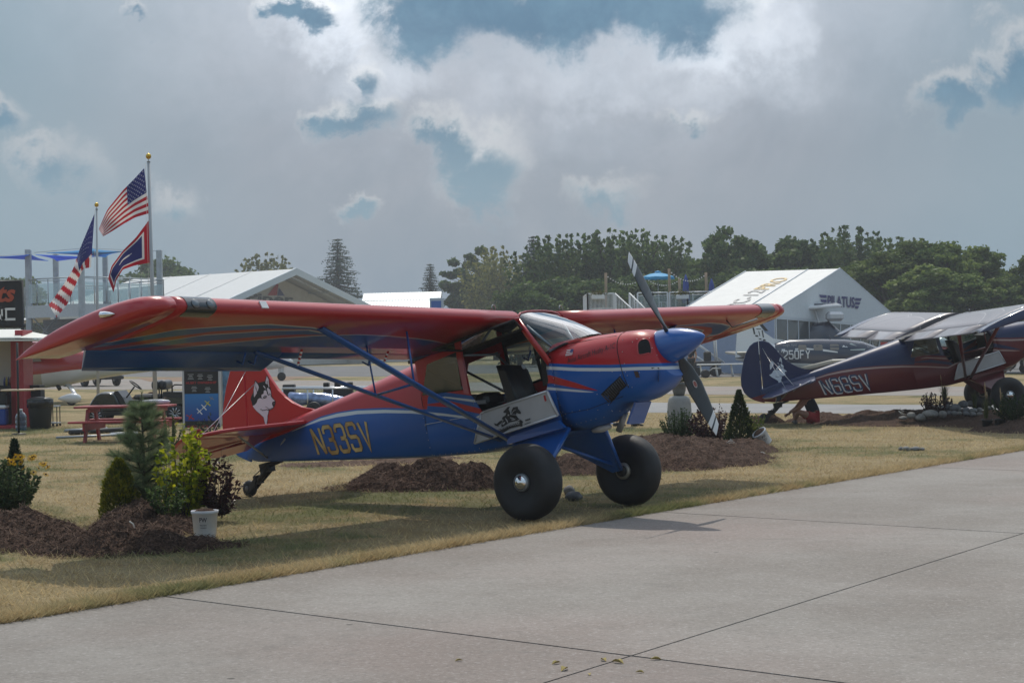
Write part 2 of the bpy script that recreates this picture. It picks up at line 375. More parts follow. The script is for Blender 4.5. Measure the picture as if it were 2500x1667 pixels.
# ================================================================== THE GROUND
def groundmat(name, kind):
    m = bpy.data.materials.new(name); m.use_nodes = True; g = NG(m.node_tree); b = g.n['Principled BSDF']
    P = g.new('ShaderNodeNewGeometry').outputs['Position']
    if kind in ('grass', 'blade'):
        n1 = g.noise(P, .32, 4, .6, .6); n2 = g.noise(P, 1.7, 5, .65); n3 = g.noise(P, 26, 4, .7)
        n4 = g.noise(P, .09, 3, .5)
        f = g.add(g.add(g.mul(n1, .8), g.mul(n2, .45)), g.mul(g.sub(n4, .5), .5))
        gm = g.step(f, .58, .74)
        bare = g.step(g.noise(P, .75, 5, .7, .8), .60, .70)
        straw = g.mix(g.step(n2, .3, .7), (.40, .30, .155), (.54, .43, .25)); green = g.mix(g.step(n2, .3, .7), (.095, .125, .04), (.19, .205, .085))
        c = g.mix(g.mul(gm, .92), straw, green); c = g.mix(g.mul(bare, .45), c, (.24, .17, .105))
        if kind == 'blade':
            oi = g.n.new('ShaderNodeNewGeometry').outputs['Random Per Island']
            hs = g.new('ShaderNodeHueSaturation'); g.l.new(c, hs.inputs['Color']); g.put(hs.inputs['Value'], g.add(.75, g.mul(oi, .65))); c = hs.outputs[0]
            t = g.new('ShaderNodeBsdfTranslucent'); g.l.new(c, t.inputs[0]); mx = g.new('ShaderNodeMixShader'); mx.inputs[0].default_value = .4
            g.l.new(b.outputs[0], mx.inputs[1]); g.l.new(t.outputs[0], mx.inputs[2]); g.l.new(mx.outputs[0], g.n['Material Output'].inputs[0])
        else:
            c = g.mix(g.step(n3, .38, .7), g.mix(.45, c, (.12, .085, .045)), c)
            bp = g.new('ShaderNodeBump'); bp.inputs['Strength'].default_value = .8; bp.inputs['Distance'].default_value = .05
            g.l.new(g.add(n3, g.noise(P, 70, 3, .7)), bp.inputs['Height']); g.l.new(bp.outputs[0], b.inputs['Normal'])
        b.inputs['Roughness'].default_value = .9; b.inputs['Specular IOR Level'].default_value = .15
    elif kind == 'concrete':
        n1 = g.noise(P, .55, 5, .62, .3); n2 = g.noise(P, 4.5, 5, .7); n3 = g.noise(P, 38, 3, .75); n5 = g.noise(P, .17, 3, .5)
        c = g.mix(g.step(n1, .3, .72), (.195, .172, .152), (.262, .243, .222))
        c = g.mix(g.mul(g.step(n5, .42, .68), .5), c, (.272, .200, .180))
        c = g.mix(g.mul(g.step(n2, .48, .75), .4), c, (.165, .152, .14))
        c = g.mix(g.mul(g.step(n3, .54, .68), .42), c, (.085, .08, .075)); c = g.mix(g.mul(g.step(n3, .45, .34), .42), c, (.42, .40, .385))
        vo = g.new('ShaderNodeTexVoronoi'); vo.inputs['Scale'].default_value = 1.3; g.l.new(P, vo.inputs['Vector'])
        c = g.mix(g.mul(g.step(vo.outputs['Distance'], .035, .02), .8), c, (.05, .045, .04))
        bp = g.new('ShaderNodeBump'); bp.inputs['Strength'].default_value = .5; bp.inputs['Distance'].default_value = .012
        g.l.new(g.add(n3, n2), bp.inputs['Height']); g.l.new(bp.outputs[0], b.inputs['Normal']); b.inputs['Roughness'].default_value = .82
        oi = g.new('ShaderNodeObjectInfo'); hs = g.new('ShaderNodeHueSaturation'); g.l.new(c, hs.inputs['Color']); g.put(hs.inputs['Value'], g.add(.93, g.mul(oi.outputs['Random'], .14))); c = hs.outputs[0]
        st = g.noise(P, .9, 6, .7, 1.2); c = g.mix(g.mul(g.step(st, .60, .72), .35), c, (.12, .11, .10)); st2 = g.noise(P, 2.2, 6, .75, .8); c = g.mix(g.mul(g.step(st2, .66, .74), .45), c, (.10, .09, .085))
        b.inputs['Specular IOR Level'].default_value = .3
    elif kind == 'asphalt':
        n1 = g.noise(P, .6, 4, .6); n3 = g.noise(P, 30, 3, .7)
        c = g.mix(g.step(n1, .3, .7), (.20, .20, .205), (.255, .25, .25)); c = g.mix(g.mul(g.step(n3, .5, .7), .4), c, (.12, .12, .12)); b.inputs['Roughness'].default_value = .85
    elif kind == 'tarmac':
        n1 = g.noise(P, .3, 4, .6); c = g.mix(g.step(n1, .3, .7), (.062, .063, .068), (.095, .095, .098)); b.inputs['Roughness'].default_value = .8
    elif kind == 'mulch':
        n1 = g.noise(P, 5, 4, .65); n3 = g.noise(P, 45, 4, .75); rp = g.n.new('ShaderNodeNewGeometry').outputs['Random Per Island']
        c = g.mix(g.step(n3, .3, .68), (.022, .014, .011), (.17, .105, .078)); c = g.mix(g.mul(g.step(n1, .4, .7), .5), c, (.06, .042, .034))
        c = g.mix(g.mul(g.step(rp, .55, 1.0), .6), c, (.32, .22, .165))
        bp = g.new('ShaderNodeBump'); bp.inputs['Strength'].default_value = 1.0; bp.inputs['Distance'].default_value = .03
        g.l.new(n3, bp.inputs['Height']); g.l.new(bp.outputs[0], b.inputs['Normal']); b.inputs['Roughness'].default_value = .95; b.inputs['Specular IOR Level'].default_value = .1
    elif kind == 'soil':
        n1 = g.noise(P, .8, 4, .7); n2 = g.noise(P, 6, 4, .7); c = g.mix(g.step(n1, .3, .7), (.17, .10, .065), (.26, .17, .10)); c = g.mix(g.mul(g.step(n2, .45, .7), .6), c, (.09, .055, .035))
        b.inputs['Roughness'].default_value = .95
    g.l.new(c, b.inputs['Base Color'])
    if kind == 'blade': pass
    return m
M_GRASS, M_BLADE, M_CONC = groundmat('dry lawn', 'grass'), groundmat('dry grass blades', 'blade'), groundmat('concrete', 'concrete')
M_ASPH, M_TARM, M_MULCH, M_SOIL = groundmat('grey asphalt', 'asphalt'), groundmat('dark tarmac', 'tarmac'), groundmat('bark mulch', 'mulch'), groundmat('bare soil', 'soil')
M_JOINT = mat('joint filler', (.045, .043, .04), .9)

g_ = MB(); N_ = 14
for i in range(N_+1):
    for j in range(N_+1):
        a, c = (i/N_*2-1), (j/N_*2-1); g_.v.append((math.copysign(abs(a)**2.2, a)*2500, math.copysign(abs(c)**2.2, c)*2500+40, 0))
for i in range(N_):
    for j in range(N_):
        k = i*(N_+1)+j; g_.f.append([k, k+N_+1, k+N_+2, k+1]); g_.mi.append(0); g_.sm.append(False)
structure(g_.build('ground', M_GRASS))

def sheet(name, pts, z, m):
    b = MB(); b.poly([(p[0], p[1], z) for p in pts]); o = b.build(name, m)
    if o.data.polygons[0].normal.z < 0: o.data.flip_normals()
    return structure(o)
# foreground pavement: slabs with open joints
EA, EB = gp(0, 1525).xy, gp(2500, 1100).xy
ED = (EB-EA).normalized(); EN = Vector((-ED.y, ED.x))            # EN points onto the grass
Q0 = gp(1541, 1607).xy; Q1 = gp(2498, 1306).xy; QL = gp(425, 1463.6).xy
E2 = Q1-Q0; R2 = Q0-QL
def edge_hit(p, d):                                            # where a joint runs out into the grass edge
    dn = d.dot(EN); t = (EA-p).dot(EN)/dn; return p+d*t
rows = range(-2, 7)
pav = sheet('pavement', [EA-ED*25, EA+ED*75, EA+ED*75-EN*45, EA-ED*25-EN*45], .004, M_JOINT)
def wob_edge(p, k): return p + EN*(noise.noise(Vector((p.x*.9, p.y*.9, 3)))*.05*k)
for j in range(0, 4):
    for i in rows:
        c = []
        for (ii, jj) in ((i, j), (i+1, j), (i+1, j+1), (i, j+1)):
            p = Q0+E2*ii
            c.append(edge_hit(p, R2) if jj == 0 else p+R2*(jj-1))
        cen = sum(c, Vector((0, 0)))/4
        if cen.y < -14 or cen.y > 62: continue
        gap = .011
        q = [p + (cen-p).normalized()*gap*1.4 for p in c]
        if j == 0:                                             # a slightly ragged outer edge
            n = 24; L = [q[1].lerp(q[0], k/n) for k in range(n+1)]; L = [wob_edge(p, 1 if 0 < k < n else 0) for k, p in enumerate(L)]
            q = L + [q[3], q[2]]
        else: q = q[::-1]
        b = MB(); z1 = .016
        if (q[1]-q[0]).cross(q[2]-q[1]) < 0 if j else False: q = q[::-1]
        P = [Vector((p.x, p.y, z1)) for p in q]
        T = tessellate_polygon([P]); n = len(P)
        b.add(P+[Vector((p.x, p.y, .003)) for p in P], [t for t in T]+[(k, (k+1) % n, n+(k+1) % n, n+k) for k in range(n)])
        o = b.build('slab', M_CONC, pav, recalc=True)
        if max(o.data.polygons, key=lambda f: f.area).normal.z < 0: o.data.flip_normals()
# far strips
def gpv(u, v): p = gp(u, v); return (p.x, p.y)
def strip(name, near, far, z, m): return sheet(name, near+far[::-1], z, m)
strip('taxiway', [(-60, 132), (-18.4, 87), (-8.1, 81), (-1.26, 71), (6.07, 60.6), (18, 49.5), (60, 10)], [(-60, 172), (-26, 123), (-10, 101), (-1.57, 88), (7.2, 72), (19, 61), (75, 14)], .004, M_CONC)
strip('service_road', [(-1.2, 48.6), (3.56, 45.6), (8.0, 42.7), (16, 37.6), (40, 22)], [(-.6, 56), (4.0, 53.5), (9.2, 48.4), (18, 42.6), (46, 24)], .004, M_ASPH)
sheet('apron', [(-70, 190), (-24, 128), (-8.5, 112), (3, 120), (4, 160), (-30, 200)], .004, M_TARM)
sheet('ramp', [(5.8, 91), (60, 72), (60, 130), (5.8, 132)], .004, M_TARM)
sheet('soil_bank', [(-21.5, 109), (-13, 104), (-12.5, 118), (-26, 127)], .008, M_SOIL)

# loose blades and tufts of the dry lawn, thick near the camera and along the pavement edge
def grass_blades():
    rs = np.random.RandomState(5); N = 330000
    Y = 10.5 + 34*rs.rand(N)**1.7; X = (rs.rand(N)*1.16-.58)*Y
    n2 = N//3                                                  # the ragged fringe on the pavement edge
    t = -2 + 62*rs.rand(n2)**1.6; dd = np.abs(rs.randn(n2))*.16-.05
    X[:n2] = EA.x+ED.x*t+EN.x*dd; Y[:n2] = EA.y+ED.y*t+EN.y*dd
    inside = (X-EA.x)*EN.x+(Y-EA.y)*EN.y
    keep = (inside > -.05-.04*rs.rand(N)) & (Y > 9.5) & (Y < 47) & (np.abs(X) < .5*Y+1)
    road = (Y > 48.8-.66*(X+1.2)-.6) & (X > -1.5)
    X, Y = X[keep & ~road], Y[keep & ~road]; N = len(X); ins = (X-EA.x)*EN.x+(Y-EA.y)*EN.y
    h = (.022+.045*rs.rand(N)**2)*(1+.9*np.exp(-np.abs(ins)/.12)); a = rs.rand(N)*6.283; ln = h*(.5+1.6*rs.rand(N)); w = .0022+.003*rs.rand(N)+Y*.00009
    ca, sa = np.cos(a), np.sin(a); b = rs.rand(N)*6.283
    V = np.empty((N, 3, 3), np.float32)
    V[:, 0] = np.stack([X-np.cos(b)*w, Y-np.sin(b)*w, np.zeros(N)], 1); V[:, 1] = np.stack([X+np.cos(b)*w, Y+np.sin(b)*w, np.zeros(N)], 1)
    V[:, 2] = np.stack([X+ca*ln, Y+sa*ln, h], 1)
    me = bpy.data.meshes.new('grass'); me.vertices.add(N*3); me.loops.add(N*3); me.polygons.add(N)
    me.vertices.foreach_set('co', V.ravel()); me.loops.foreach_set('vertex_index', np.arange(N*3, dtype=np.int32))
    me.polygons.foreach_set('loop_start', np.arange(0, N*3, 3, dtype=np.int32)); me.polygons.foreach_set('loop_total', np.full(N, 3, np.int32))
    me.materials.append(M_BLADE); me.update(calc_edges=True); me.validate()
    o = bpy.data.objects.new('grass', me); COL.objects.link(o); return stuff(o)
grass_blades()

# ------------------------------------------------------------------ mulch mounds
def mulch(name, label, bumps, cx, cy, rx, ry, shreds=5000, m=None, cell=.035, seed=1, rough=1.0):
    """height field from soft bumps (x, y, rx, ry, h), with loose shreds of bark over it; one mass nobody could count"""
    m = m or M_MULCH; r = random.Random(seed); nx, ny = int(2*rx/cell), int(2*ry/cell); b = MB()
    def H(x, y):
        h = 0
        for (bx, by, brx, bry, bh) in bumps:
            q = ((x-bx)/brx)**2+((y-by)/bry)**2
            if q < 4: h = max(h, bh*(1-q)) if q < 1 else h
        e = noise.noise(Vector((x*2.2, y*2.2, seed)))*.5+noise.noise(Vector((x*6, y*6, seed)))*.3+noise.noise(Vector((x*15, y*15, seed)))*.25
        return h*(1+.35*e)+e*.085*rough*(1 if h > .02 else h/.02) - .012
    idx = {}
    hs = [[H(cx-rx+i*cell, cy-ry+j*cell) for j in range(ny+1)] for i in range(nx+1)]
    for i in range(nx):
        for j in range(ny):
            q = [(i, j), (i+1, j), (i+1, j+1), (i, j+1)]
            if max(hs[a][c] for a, c in q) < -.005: continue
            f = []
            for a, c in q:
                if (a, c) not in idx:
                    idx[(a, c)] = len(b.v); b.v.append((cx-rx+a*cell, cy-ry+c*cell, hs[a][c]))
                f.append(idx[(a, c)])
            b.f.append(f); b.mi.append(0); b.sm.append(False)
    k = 0
    while k < shreds:
        x, y = cx+(r.random()*2-1)*rx*1.06, cy+(r.random()*2-1)*ry*1.06
        z = H(x, y); near = min(((x-q[0])/q[2])**2+((y-q[1])/q[3])**2 for q in bumps)
        if near > 1.25+.35*r.random(): k += .2; continue
        z = max(z, .0); a = r.random()*6.283; L = r.uniform(.025, .085); w = r.uniform(.003, .008); t = r.uniform(-.3, .5)*L
        dx, dy = math.cos(a)*L/2, math.sin(a)*L/2
        b.add([(x-dx-dy/L*w, y-dy+dx/L*w, z+.004), (x-dx+dy/L*w, y-dy-dx/L*w, z+.004), (x+dx+dy/L*w, y+dy-dx/L*w, z+.006+max(t, -.004)), (x+dx-dy/L*w, y+dy+dx/L*w, z+.006+max(t, -.004))], [(0, 1, 2, 3)])
        k += 1
    o = b.build(name, m); tag(o, label, 'mulch pile'); return stuff(o), H

# ================================================================== TREES
L_FOR = leafmat('forest leaves', (.052, .092, .030), (.145, .205, .060), .4, .35)
L_YEL = leafmat('yellowish leaves', (.11, .125, .03), (.27, .26, .075), .4, .4)
L_SPR = leafmat('spruce needles', (.028, .052, .040), (.08, .12, .085), .25, .5)
L_PIN = leafmat('pine needles far', (.07, .115, .032), (.20, .25, .065), .4, .35)
BARK = mat('bark', (.075, .055, .042), .9, var=.35, vscale=8)
def leafquad(b, p, s, r, n=None, asp=.6):
    d = Vector((r.gauss(0, 1), r.gauss(0, 1), r.gauss(0, .7))).normalized() if n is None else n
    e = d.orthogonal().normalized(); e = Matrix.Rotation(r.random()*6.28, 3, d) @ e; f = d.cross(e)
    b.add([p-e*s, p-f*s*asp, p+e*s, p+f*s*asp], [(0, 1, 2, 3)])
def tree_mesh(kind, seed):
    """crown and trunk in a unit-high tree, about .5 wide"""
    r = random.Random(seed); c, t = MB(), MB()
    th_ = .93 if kind == 'spruce' else .6; t.path([(0, 0, 0), (.006, .004, .35*th_), (-.004, .008, .7*th_), (0, 0, th_)], [.026, .02, .011, .004], 7)
    if kind == 'spruce':
        n = 34
        for i in range(n):
            z = .08+.9*(i/n)**.95; L = .30*(1-z)**.85+.012
            k = max(4, int(11*(1-z)+4)); a0 = r.random()*6.28
            for j in range(k):
                a = a0+6.283*j/k+r.uniform(-.25, .25); l = L*r.uniform(.72, 1.12); dr = r.uniform(.10, .34)*l
                tip = Vector((math.cos(a)*l, math.sin(a)*l, z-dr+.10*l)); base = Vector((0, 0, z))
                mid = base.lerp(tip, .55)-Vector((0, 0, .05*l))
                t.path([base, mid, tip], [.004, .003, .001], 3, cap=False)
                m = int(18+60*l/.3)
                for q in range(m):
                    w = (q+r.random())/m; p = base.lerp(mid, w*2) if w < .5 else mid.lerp(tip, w*2-1)
                    p += Vector((r.gauss(0, 1), r.gauss(0, 1), -abs(r.gauss(0, .9))))*.011
                    leafquad(c, p, .017*(.35+.65*(1-z))*r.uniform(.6, 1.3), r, asp=.4)
    else:
        cl = []
        if kind == 'round':
            for _ in range(150):
                u, v = r.random()*6.28, r.uniform(-1, 1); rad = (r.random()**.5)
                cl.append((Vector((math.cos(u)*math.sqrt(1-v*v)*.26*rad, math.sin(u)*math.sqrt(1-v*v)*.26*rad, .58+v*.36*rad)), r.uniform(.05, .08), 1.0))
        elif kind == 'spiky':                                  # upright leaders on a broad crown
            for _ in range(44):
                a, q = r.random()*6.28, r.random()**.6*.24; top = .985-2.6*q*q-r.random()**1.5*.11
                lean = 1+.2*r.random(); k = 15
                for j in range(k):
                    w = j/(k-1); z = .18+(top-.18)*w
                    cl.append((Vector((math.cos(a)*q*(.55+.55*w)*lean, math.sin(a)*q*(.55+.55*w)*lean, z)), .070*(1-w)**.75+.010, 1.6))
        elif kind == 'lobed':                                  # a few great billows
            for _ in range(13):
                a, q = r.random()*6.28, r.random()**.5*.24; C = Vector((math.cos(a)*q, math.sin(a)*q, r.uniform(.35, .86)-q*.4)); rr = r.uniform(.09, .15)
                for j in range(13):
                    d = Vector((r.gauss(0, 1), r.gauss(0, 1), r.gauss(0, .8))).normalized(); cl.append((C+d*rr, r.uniform(.03, .05), .8))
        elif kind == 'loose':
            for i in range(42):
                z = .2+.78*r.random(); L = .23*(1-z)**.6+.03; a = r.random()*6.28; l = L*r.uniform(.4, 1.15)
                p = Vector((math.cos(a)*l, math.sin(a)*l, z)); t.path([(0, 0, z-.07), p], [.004, .0015], 3, cap=False)
                for j in range(3): cl.append((p*(.7+.3*j/2)+Vector((r.gauss(0, .02), r.gauss(0, .02), r.gauss(0, .015))), r.uniform(.018, .035), .8))
        elif kind == 'layer':                                  # pine with spreading plates
            for i in range(60):
                z = .12+.86*r.random()**.8; L = .30*(1-z**2.2)**.7+.03; a = r.random()*6.28; l = L*r.uniform(.55, 1.1)
                p = Vector((math.cos(a)*l, math.sin(a)*l, z+.03)); t.path([(0, 0, z-.05), p], [.005, .0015], 3, cap=False)
                for j in range(3): cl.append((Vector((p.x*(.55+.25*j), p.y*(.55+.25*j), p.z+r.gauss(0, .01))), r.uniform(.035, .06), .45))
        N = 17000; tot = sum(q[1]**2 for q in cl)
        for C, R0, fl in cl:
            for _ in range(max(6, int(N*R0*R0/tot))):
                d = Vector((r.gauss(0, 1), r.gauss(0, 1), r.gauss(0, 1)*fl)).normalized()*R0*(r.random()**.45)*1.25
                leafquad(c, C+d, r.uniform(.011, .025), r)
        for _ in range(16):
            C, R0, fl = r.choice(cl); z0 = max(.12, C.z*.55); t.path([(0, 0, z0), (C.x*.5, C.y*.5, (z0+C.z)/2+.02), C], [.011, .006, .002], 4, cap=False)
    return c, t
TM = {}
def plant_tree(kind, seed, u, vtop, wpx, Y, leaf, label, name='tree', group=None, rz=None):
    key = (kind, seed, leaf.name)
    h = at(u, vtop, Y).z; X = at(u, 900, Y).x; wid = wpx/FPX*Y
    root = thing(name, label, 'tree', (X, Y, 0), rnd.random()*6.28 if rz is None else rz, group)
    if key not in TM:
        c, t = tree_mesh(kind, seed); TM[key] = (c.build('crown', leaf, root), t.build('trunk', BARK, root))
    else:
        for o in TM[key]:
            q = o.copy(); COL.objects.link(q); q.parent = root
    root.scale = (wid/.55, wid/.55, h)
    return root
G1 = 'trees of the wood behind the show ground'
plant_tree('spruce', 1, 830, 570, 215, 250, L_SPR, 'tall dark spruce right of the white gabled tent, standing clear against the sky', 'spruce_tree')
plant_tree('spruce', 2, 1055, 634, 135, 240, L_SPR, 'small dark spruce behind the blue board, in front of the loose tree', 'spruce_tree')
plant_tree('spruce', 2, 1307, 563, 170, 172, L_SPR, 'dark spruce tip rising at the left end of the dense wood', 'spruce_tree')
plant_tree('spruce', 1, 2432, 634, 120, 150, L_SPR, 'slim dark spruce near the right edge, beside the spreading pines', 'spruce_tree')
plant_tree('loose', 3, 2484, 636, 190, 152, L_SPR, 'airy dark conifer at the far right edge of the wood', 'conifer_tree')
plant_tree('loose', 3, 1140, 604, 210, 235, L_FOR, 'loose leggy tree with sky showing through, left of the yellowish dense tree', 'tree')
plant_tree('spiky', 4, 1212, 598, 165, 225, L_YEL, 'dense yellowish green upright tree in front of the wood', 'tree')
plant_tree('round', 5, 40, 662, 165, 240, L_FOR, 'round green tree behind the black banner on the left', 'tree')
plant_tree('round', 6, 392, 612, 190, 240, L_FOR, 'broad green tree behind the flagpole and the shade-sail deck', 'tree')
plant_tree('spiky', 7, 655, 617, 170, 245, L_YEL, 'green tree with upright shoots peeking over the gabled tent', 'tree')
fw = [(1345,570,150,165,'spiky',4),(1420,562,150,168,'spiky',8),(1490,558,150,166,'spiky',7),(1560,556,140,166,'spiky',4),(1632,568,130,168,'spiky',8),(1690,612,140,172,'round',5),(1745,622,150,175,'round',6),
      (1810,527,165,160,'lobed',9),(1905,530,165,162,'lobed',10),(2020,572,140,165,'spiky',8),(2085,548,170,160,'spiky',7),(2150,582,150,160,'spiky',4),(2210,570,140,164,'spiky',8)]
WL = ['tree with upright shoots at the left end of the dense wood','second of the upright leafy trees in the dense wood','tallest of the upright trees behind the raised deck','leafy upright tree in the wood above the propeller tip','last upright tree of the dense wood before the gap',
      'low tree filling the gap in the wood, left half','low tree filling the gap in the wood, beside the billowing tree','great billowing tree, left of the pair, highest of the wood','billowing dark tree right of the pair, behind the white tent ridge','upright tree just right of the billowing pair',
      'leafy tree with shoots standing tall over the tent gable','upright tree right behind the tent gable top','upright tree between the tent gable and the pines']
for (u, v, w, Y, k, sd), lb in zip(fw, WL): plant_tree(k, sd, u, v, w*1.35, Y, L_FOR, lb, 'tree', G1)
fp = [(2110,650,150,138),(2175,628,170,134),(2245,602,170,136),(2318,606,160,133),(2388,618,150,136),(2445,690,130,130),(2515,640,110,132),(2280,660,180,128),(2370,680,170,127)]
PL = ['spreading pine right behind the tent roof edge','broad pine with pale plates above the tent eave','tall pine second in the row right of the tent','tall pine third in the row, with a ragged top','pine at the end of the tall row, near the slim spruce','low pale pine at the foot of the slim spruce','pine cut by the right edge of the picture','low front pine above the dark airplane wing','low front pine behind the dark airplane nose']
for (u, v, w, Y), lb in zip(fp, PL): plant_tree('layer', 11+(u % 2), u, v, w*1.3, Y, L_PIN, lb, 'pine_tree', 'spreading pines right of the white tent')
us = [(1270,690,120,150),(1330,672,150,150),(1400,660,150,152),(1470,668,150,150),(1545,655,150,152),(1610,668,150,150),(1680,660,150,154),(1760,655,150,156),(1850,640,170,152),(1950,640,160,152),(2040,640,170,150)]
UL = ['bushy tree low in the wood, at its left edge','bushy tree low in the wood, second from the left','bushy tree low in the wood, behind the deck railing left end','bushy tree low in the wood, left of the blue umbrella','bushy tree low in the wood, behind the blue umbrella','bushy tree low in the wood, behind the closed umbrella','bushy tree low in the gap of the wood','bushy tree under the gap, above the tent ridge end','dark bushy tree under the billowing pair','dark bushy tree behind the white tent ridge','dark bushy tree behind the white tent gable top']
for (u, v, w, Y), lb in zip(us, UL): plant_tree('round', 5+(u % 2), u, v, w*1.25, Y, L_FOR, lb, 'tree', 'bushy lower trees of the wood')

# ================================================================== TENTS AND BUILDINGS
TENTW = mat('white tent fabric', (.60, .605, .60), .55, var=.04, vscale=2)
TENTG = mat('warm white tent fabric', (.60, .59, .57), .6, var=.05, vscale=2)  # base colour is a warm white, about as bright as the roof
FRAME = mat('pale aluminium profile', (.58, .62, .66), .4, .3)
INK = mat('dark blue print', (.035, .037, .16), .5); REDP = mat('red print', (.42, .03, .03), .5); GOLDP = mat('ochre print', (.55, .36, .10), .5); GRYP = mat('grey print', (.25, .25, .26), .5)
WINGLASS = mat('dark window glass', (.05, .06, .065), .08, spec=.8)

KT = 200/75
# gabled tent on the left: gable front facing the camera, ridge running back to the left
t = thing('tent', 'white gabled tent with a red and blue triangle logo on its recessed front', 'tent', (-8.76*KT, 75*KT, 0))
rd = Vector((-.74, .673, 0)); gd = Vector((.673, .74, 0)); Zv = Vector((0, 0, 1)); O0 = Vector((0, 0, 0))
hw, eh, ap = 4.35*KT, 1.73+1.69*KT, 1.73+3.29*KT; rl = 11.0*KT
def TP(s, d, z): return gd*s + rd*d + Zv*z
b = MB()
for sgn in (-1, 1): b.slab([TP(0, 0, ap), TP(0, rl, ap), TP(sgn*hw, rl+.6*KT, eh), TP(sgn*hw, 0, eh)], (0, 0, -.1))
b.slab([TP(0, rl, ap-.02), TP(-hw, rl+3.2*KT, eh-.3*KT), TP(-hw, rl+.6*KT, eh-.02)], (0, 0, -.04)); b.slab([TP(0, rl, ap-.02), TP(hw, rl+.6*KT, eh-.02), TP(-hw, rl+3.2*KT, eh-.3*KT)], (0, 0, -.04))
for k in range(1, 4):
    d = rl*k/4
    for sgn in (-1, 1): b.tube(TP(0, d, ap+.01), TP(sgn*hw, d, eh+.01), .06, n=4)
b.build('roof', TENTW, t)
b = MB()
for sgn in (-1, 1): b.slab([TP(0, -.16, ap+.08), TP(sgn*(hw+.4), -.16, eh-.0), TP(sgn*(hw+.4), -.16, eh-.27*KT), TP(0, -.16, ap-.25*KT)], rd*.25)
b.build('fascia', mat('pale blue grey fascia', (.60, .66, .70), .5), t)
b = MB(); b.slab([TP(0, 1.6*KT, ap-.27), TP(-hw+.27, 1.6*KT, eh-.16), TP(-hw+.27, 1.6*KT, .05), TP(hw-.27, 1.6*KT, .05), TP(hw-.27, 1.6*KT, eh-.16)], rd*.06)
for sgn in (-1, 1): b.slab([TP(sgn*hw, 0, eh), TP(sgn*hw, rl, eh), TP(sgn*hw, rl, 0), TP(sgn*hw, 0, 0)], gd*(-.05*sgn))
b.build('wall', TENTG, t)
b = MB()
for s in (-hw, hw): b.box(TP(s*.985, .25, eh/2), (.3, .3, eh))
for sgn in (-1, 1):
    b.tube(TP(0, .8*KT, ap-.4), TP(sgn*hw, .8*KT, eh-.32), .13, n=6); b.tube(TP(sgn*hw*.48, .0, (ap+eh)/2-.32), TP(sgn*hw*.48, 1.6*KT, (ap+eh)/2-.32), .09, n=6)
b.build('frame', FRAME, t)
b = MB(); wo = 1.565*KT
def onw(u, v):                                                 # a photo point carried onto the tent's recessed front wall
    r = ray(u, v); n = rd; P0 = t.location + rd*wo; k = (P0-CAM_P).dot(n)/r.dot(n); return CAM_P + r*k - t.location
b.poly([onw(676, 692), onw(653, 721), onw(676, 721), onw(680, 695)], 1); b.poly([onw(682, 703), onw(677, 722), onw(695, 722)], 0)
p0, p1, p2 = onw(601, 744), onw(716, 749), onw(603, 714); put_text(b, 'Piper', p0, p1-p0, p2-p0, 2)
b.build('logo', [INK, REDP, mat('charcoal print', (.09, .09, .095), .5)], t)

# metal roofed hangar far behind
t = thing('hangar', 'low building with a pale ribbed metal roof, between the two spruces', 'building', (at(960, 800, 225).x, 225, 0))
b = MB(); x0, x1 = at(880, 800, 225).x-at(960, 800, 225).x, at(1075, 800, 225).x-at(960, 800, 225).x
zt, zm = at(960, 715, 231).z, at(960, 755, 225).z
b.slab([(x0, 6, zt), (x1, 6, zt+.05), (x1, -.3, zm), (x0, -.3, zm)], (0, 0, -.1)); b.slab([(x0, 6, zt), (x1, 6, zt+.05), (x1, 12, zm), (x0, 12, zm)], (0, 0, -.1)); b.build('roof', mat('metal roof', (.42, .47, .50), .35, .4), t)
b = MB(); n = 26
for i in range(n+1):
    x = x0+(x1-x0)*i/n; b.tube((x, 6, zt+.03), (x, -.3, zm+.03), .03, n=4)
b.tube((x0, 3, (zt+zm)/2+.05), (x1, 3, (zt+zm)/2+.05), .05, n=4); stuff(b.build('ribs', mat('roof rib', (.30, .34, .37), .4, .4), t))
b = MB(); b.box(((x0+x1)/2, 5.8, zm/2), (x1-x0-.6, 11.4, zm-.1)); b.build('wall', mat('metal wall', (.45, .47, .48), .6), t)

# blue board on a post, left of the wood
t = thing('sign_board', 'tall blue sign board in a pale frame standing before the small spruce', 'sign', (at(1067, 800, 92).x, 92, 0))
zt, zb = at(1067, 727, 92).z, at(1067, 790, 92).z; w = 34/FPX*92
b = MB(); b.bbox((0, 0, (zt+zb)/2), (w, .08, zt-zb), .02); b.build('panel', mat('pale blue board', (.45, .52, .60), .5), t)
b = MB(); b.box((-.02, -.045, (zt+zb)/2-.06), (w*.72, .012, (zt-zb)*.86)); b.build('poster', mat('blue poster', (.06, .14, .42), .5), t)
b = MB(); b.tube((-w*.42, .02, 0), (-w*.42, .02, zb+.1), .04); b.tube((w*.42, .02, 0), (w*.42, .02, zb+.1), .04); b.build('post', GREYP, t)

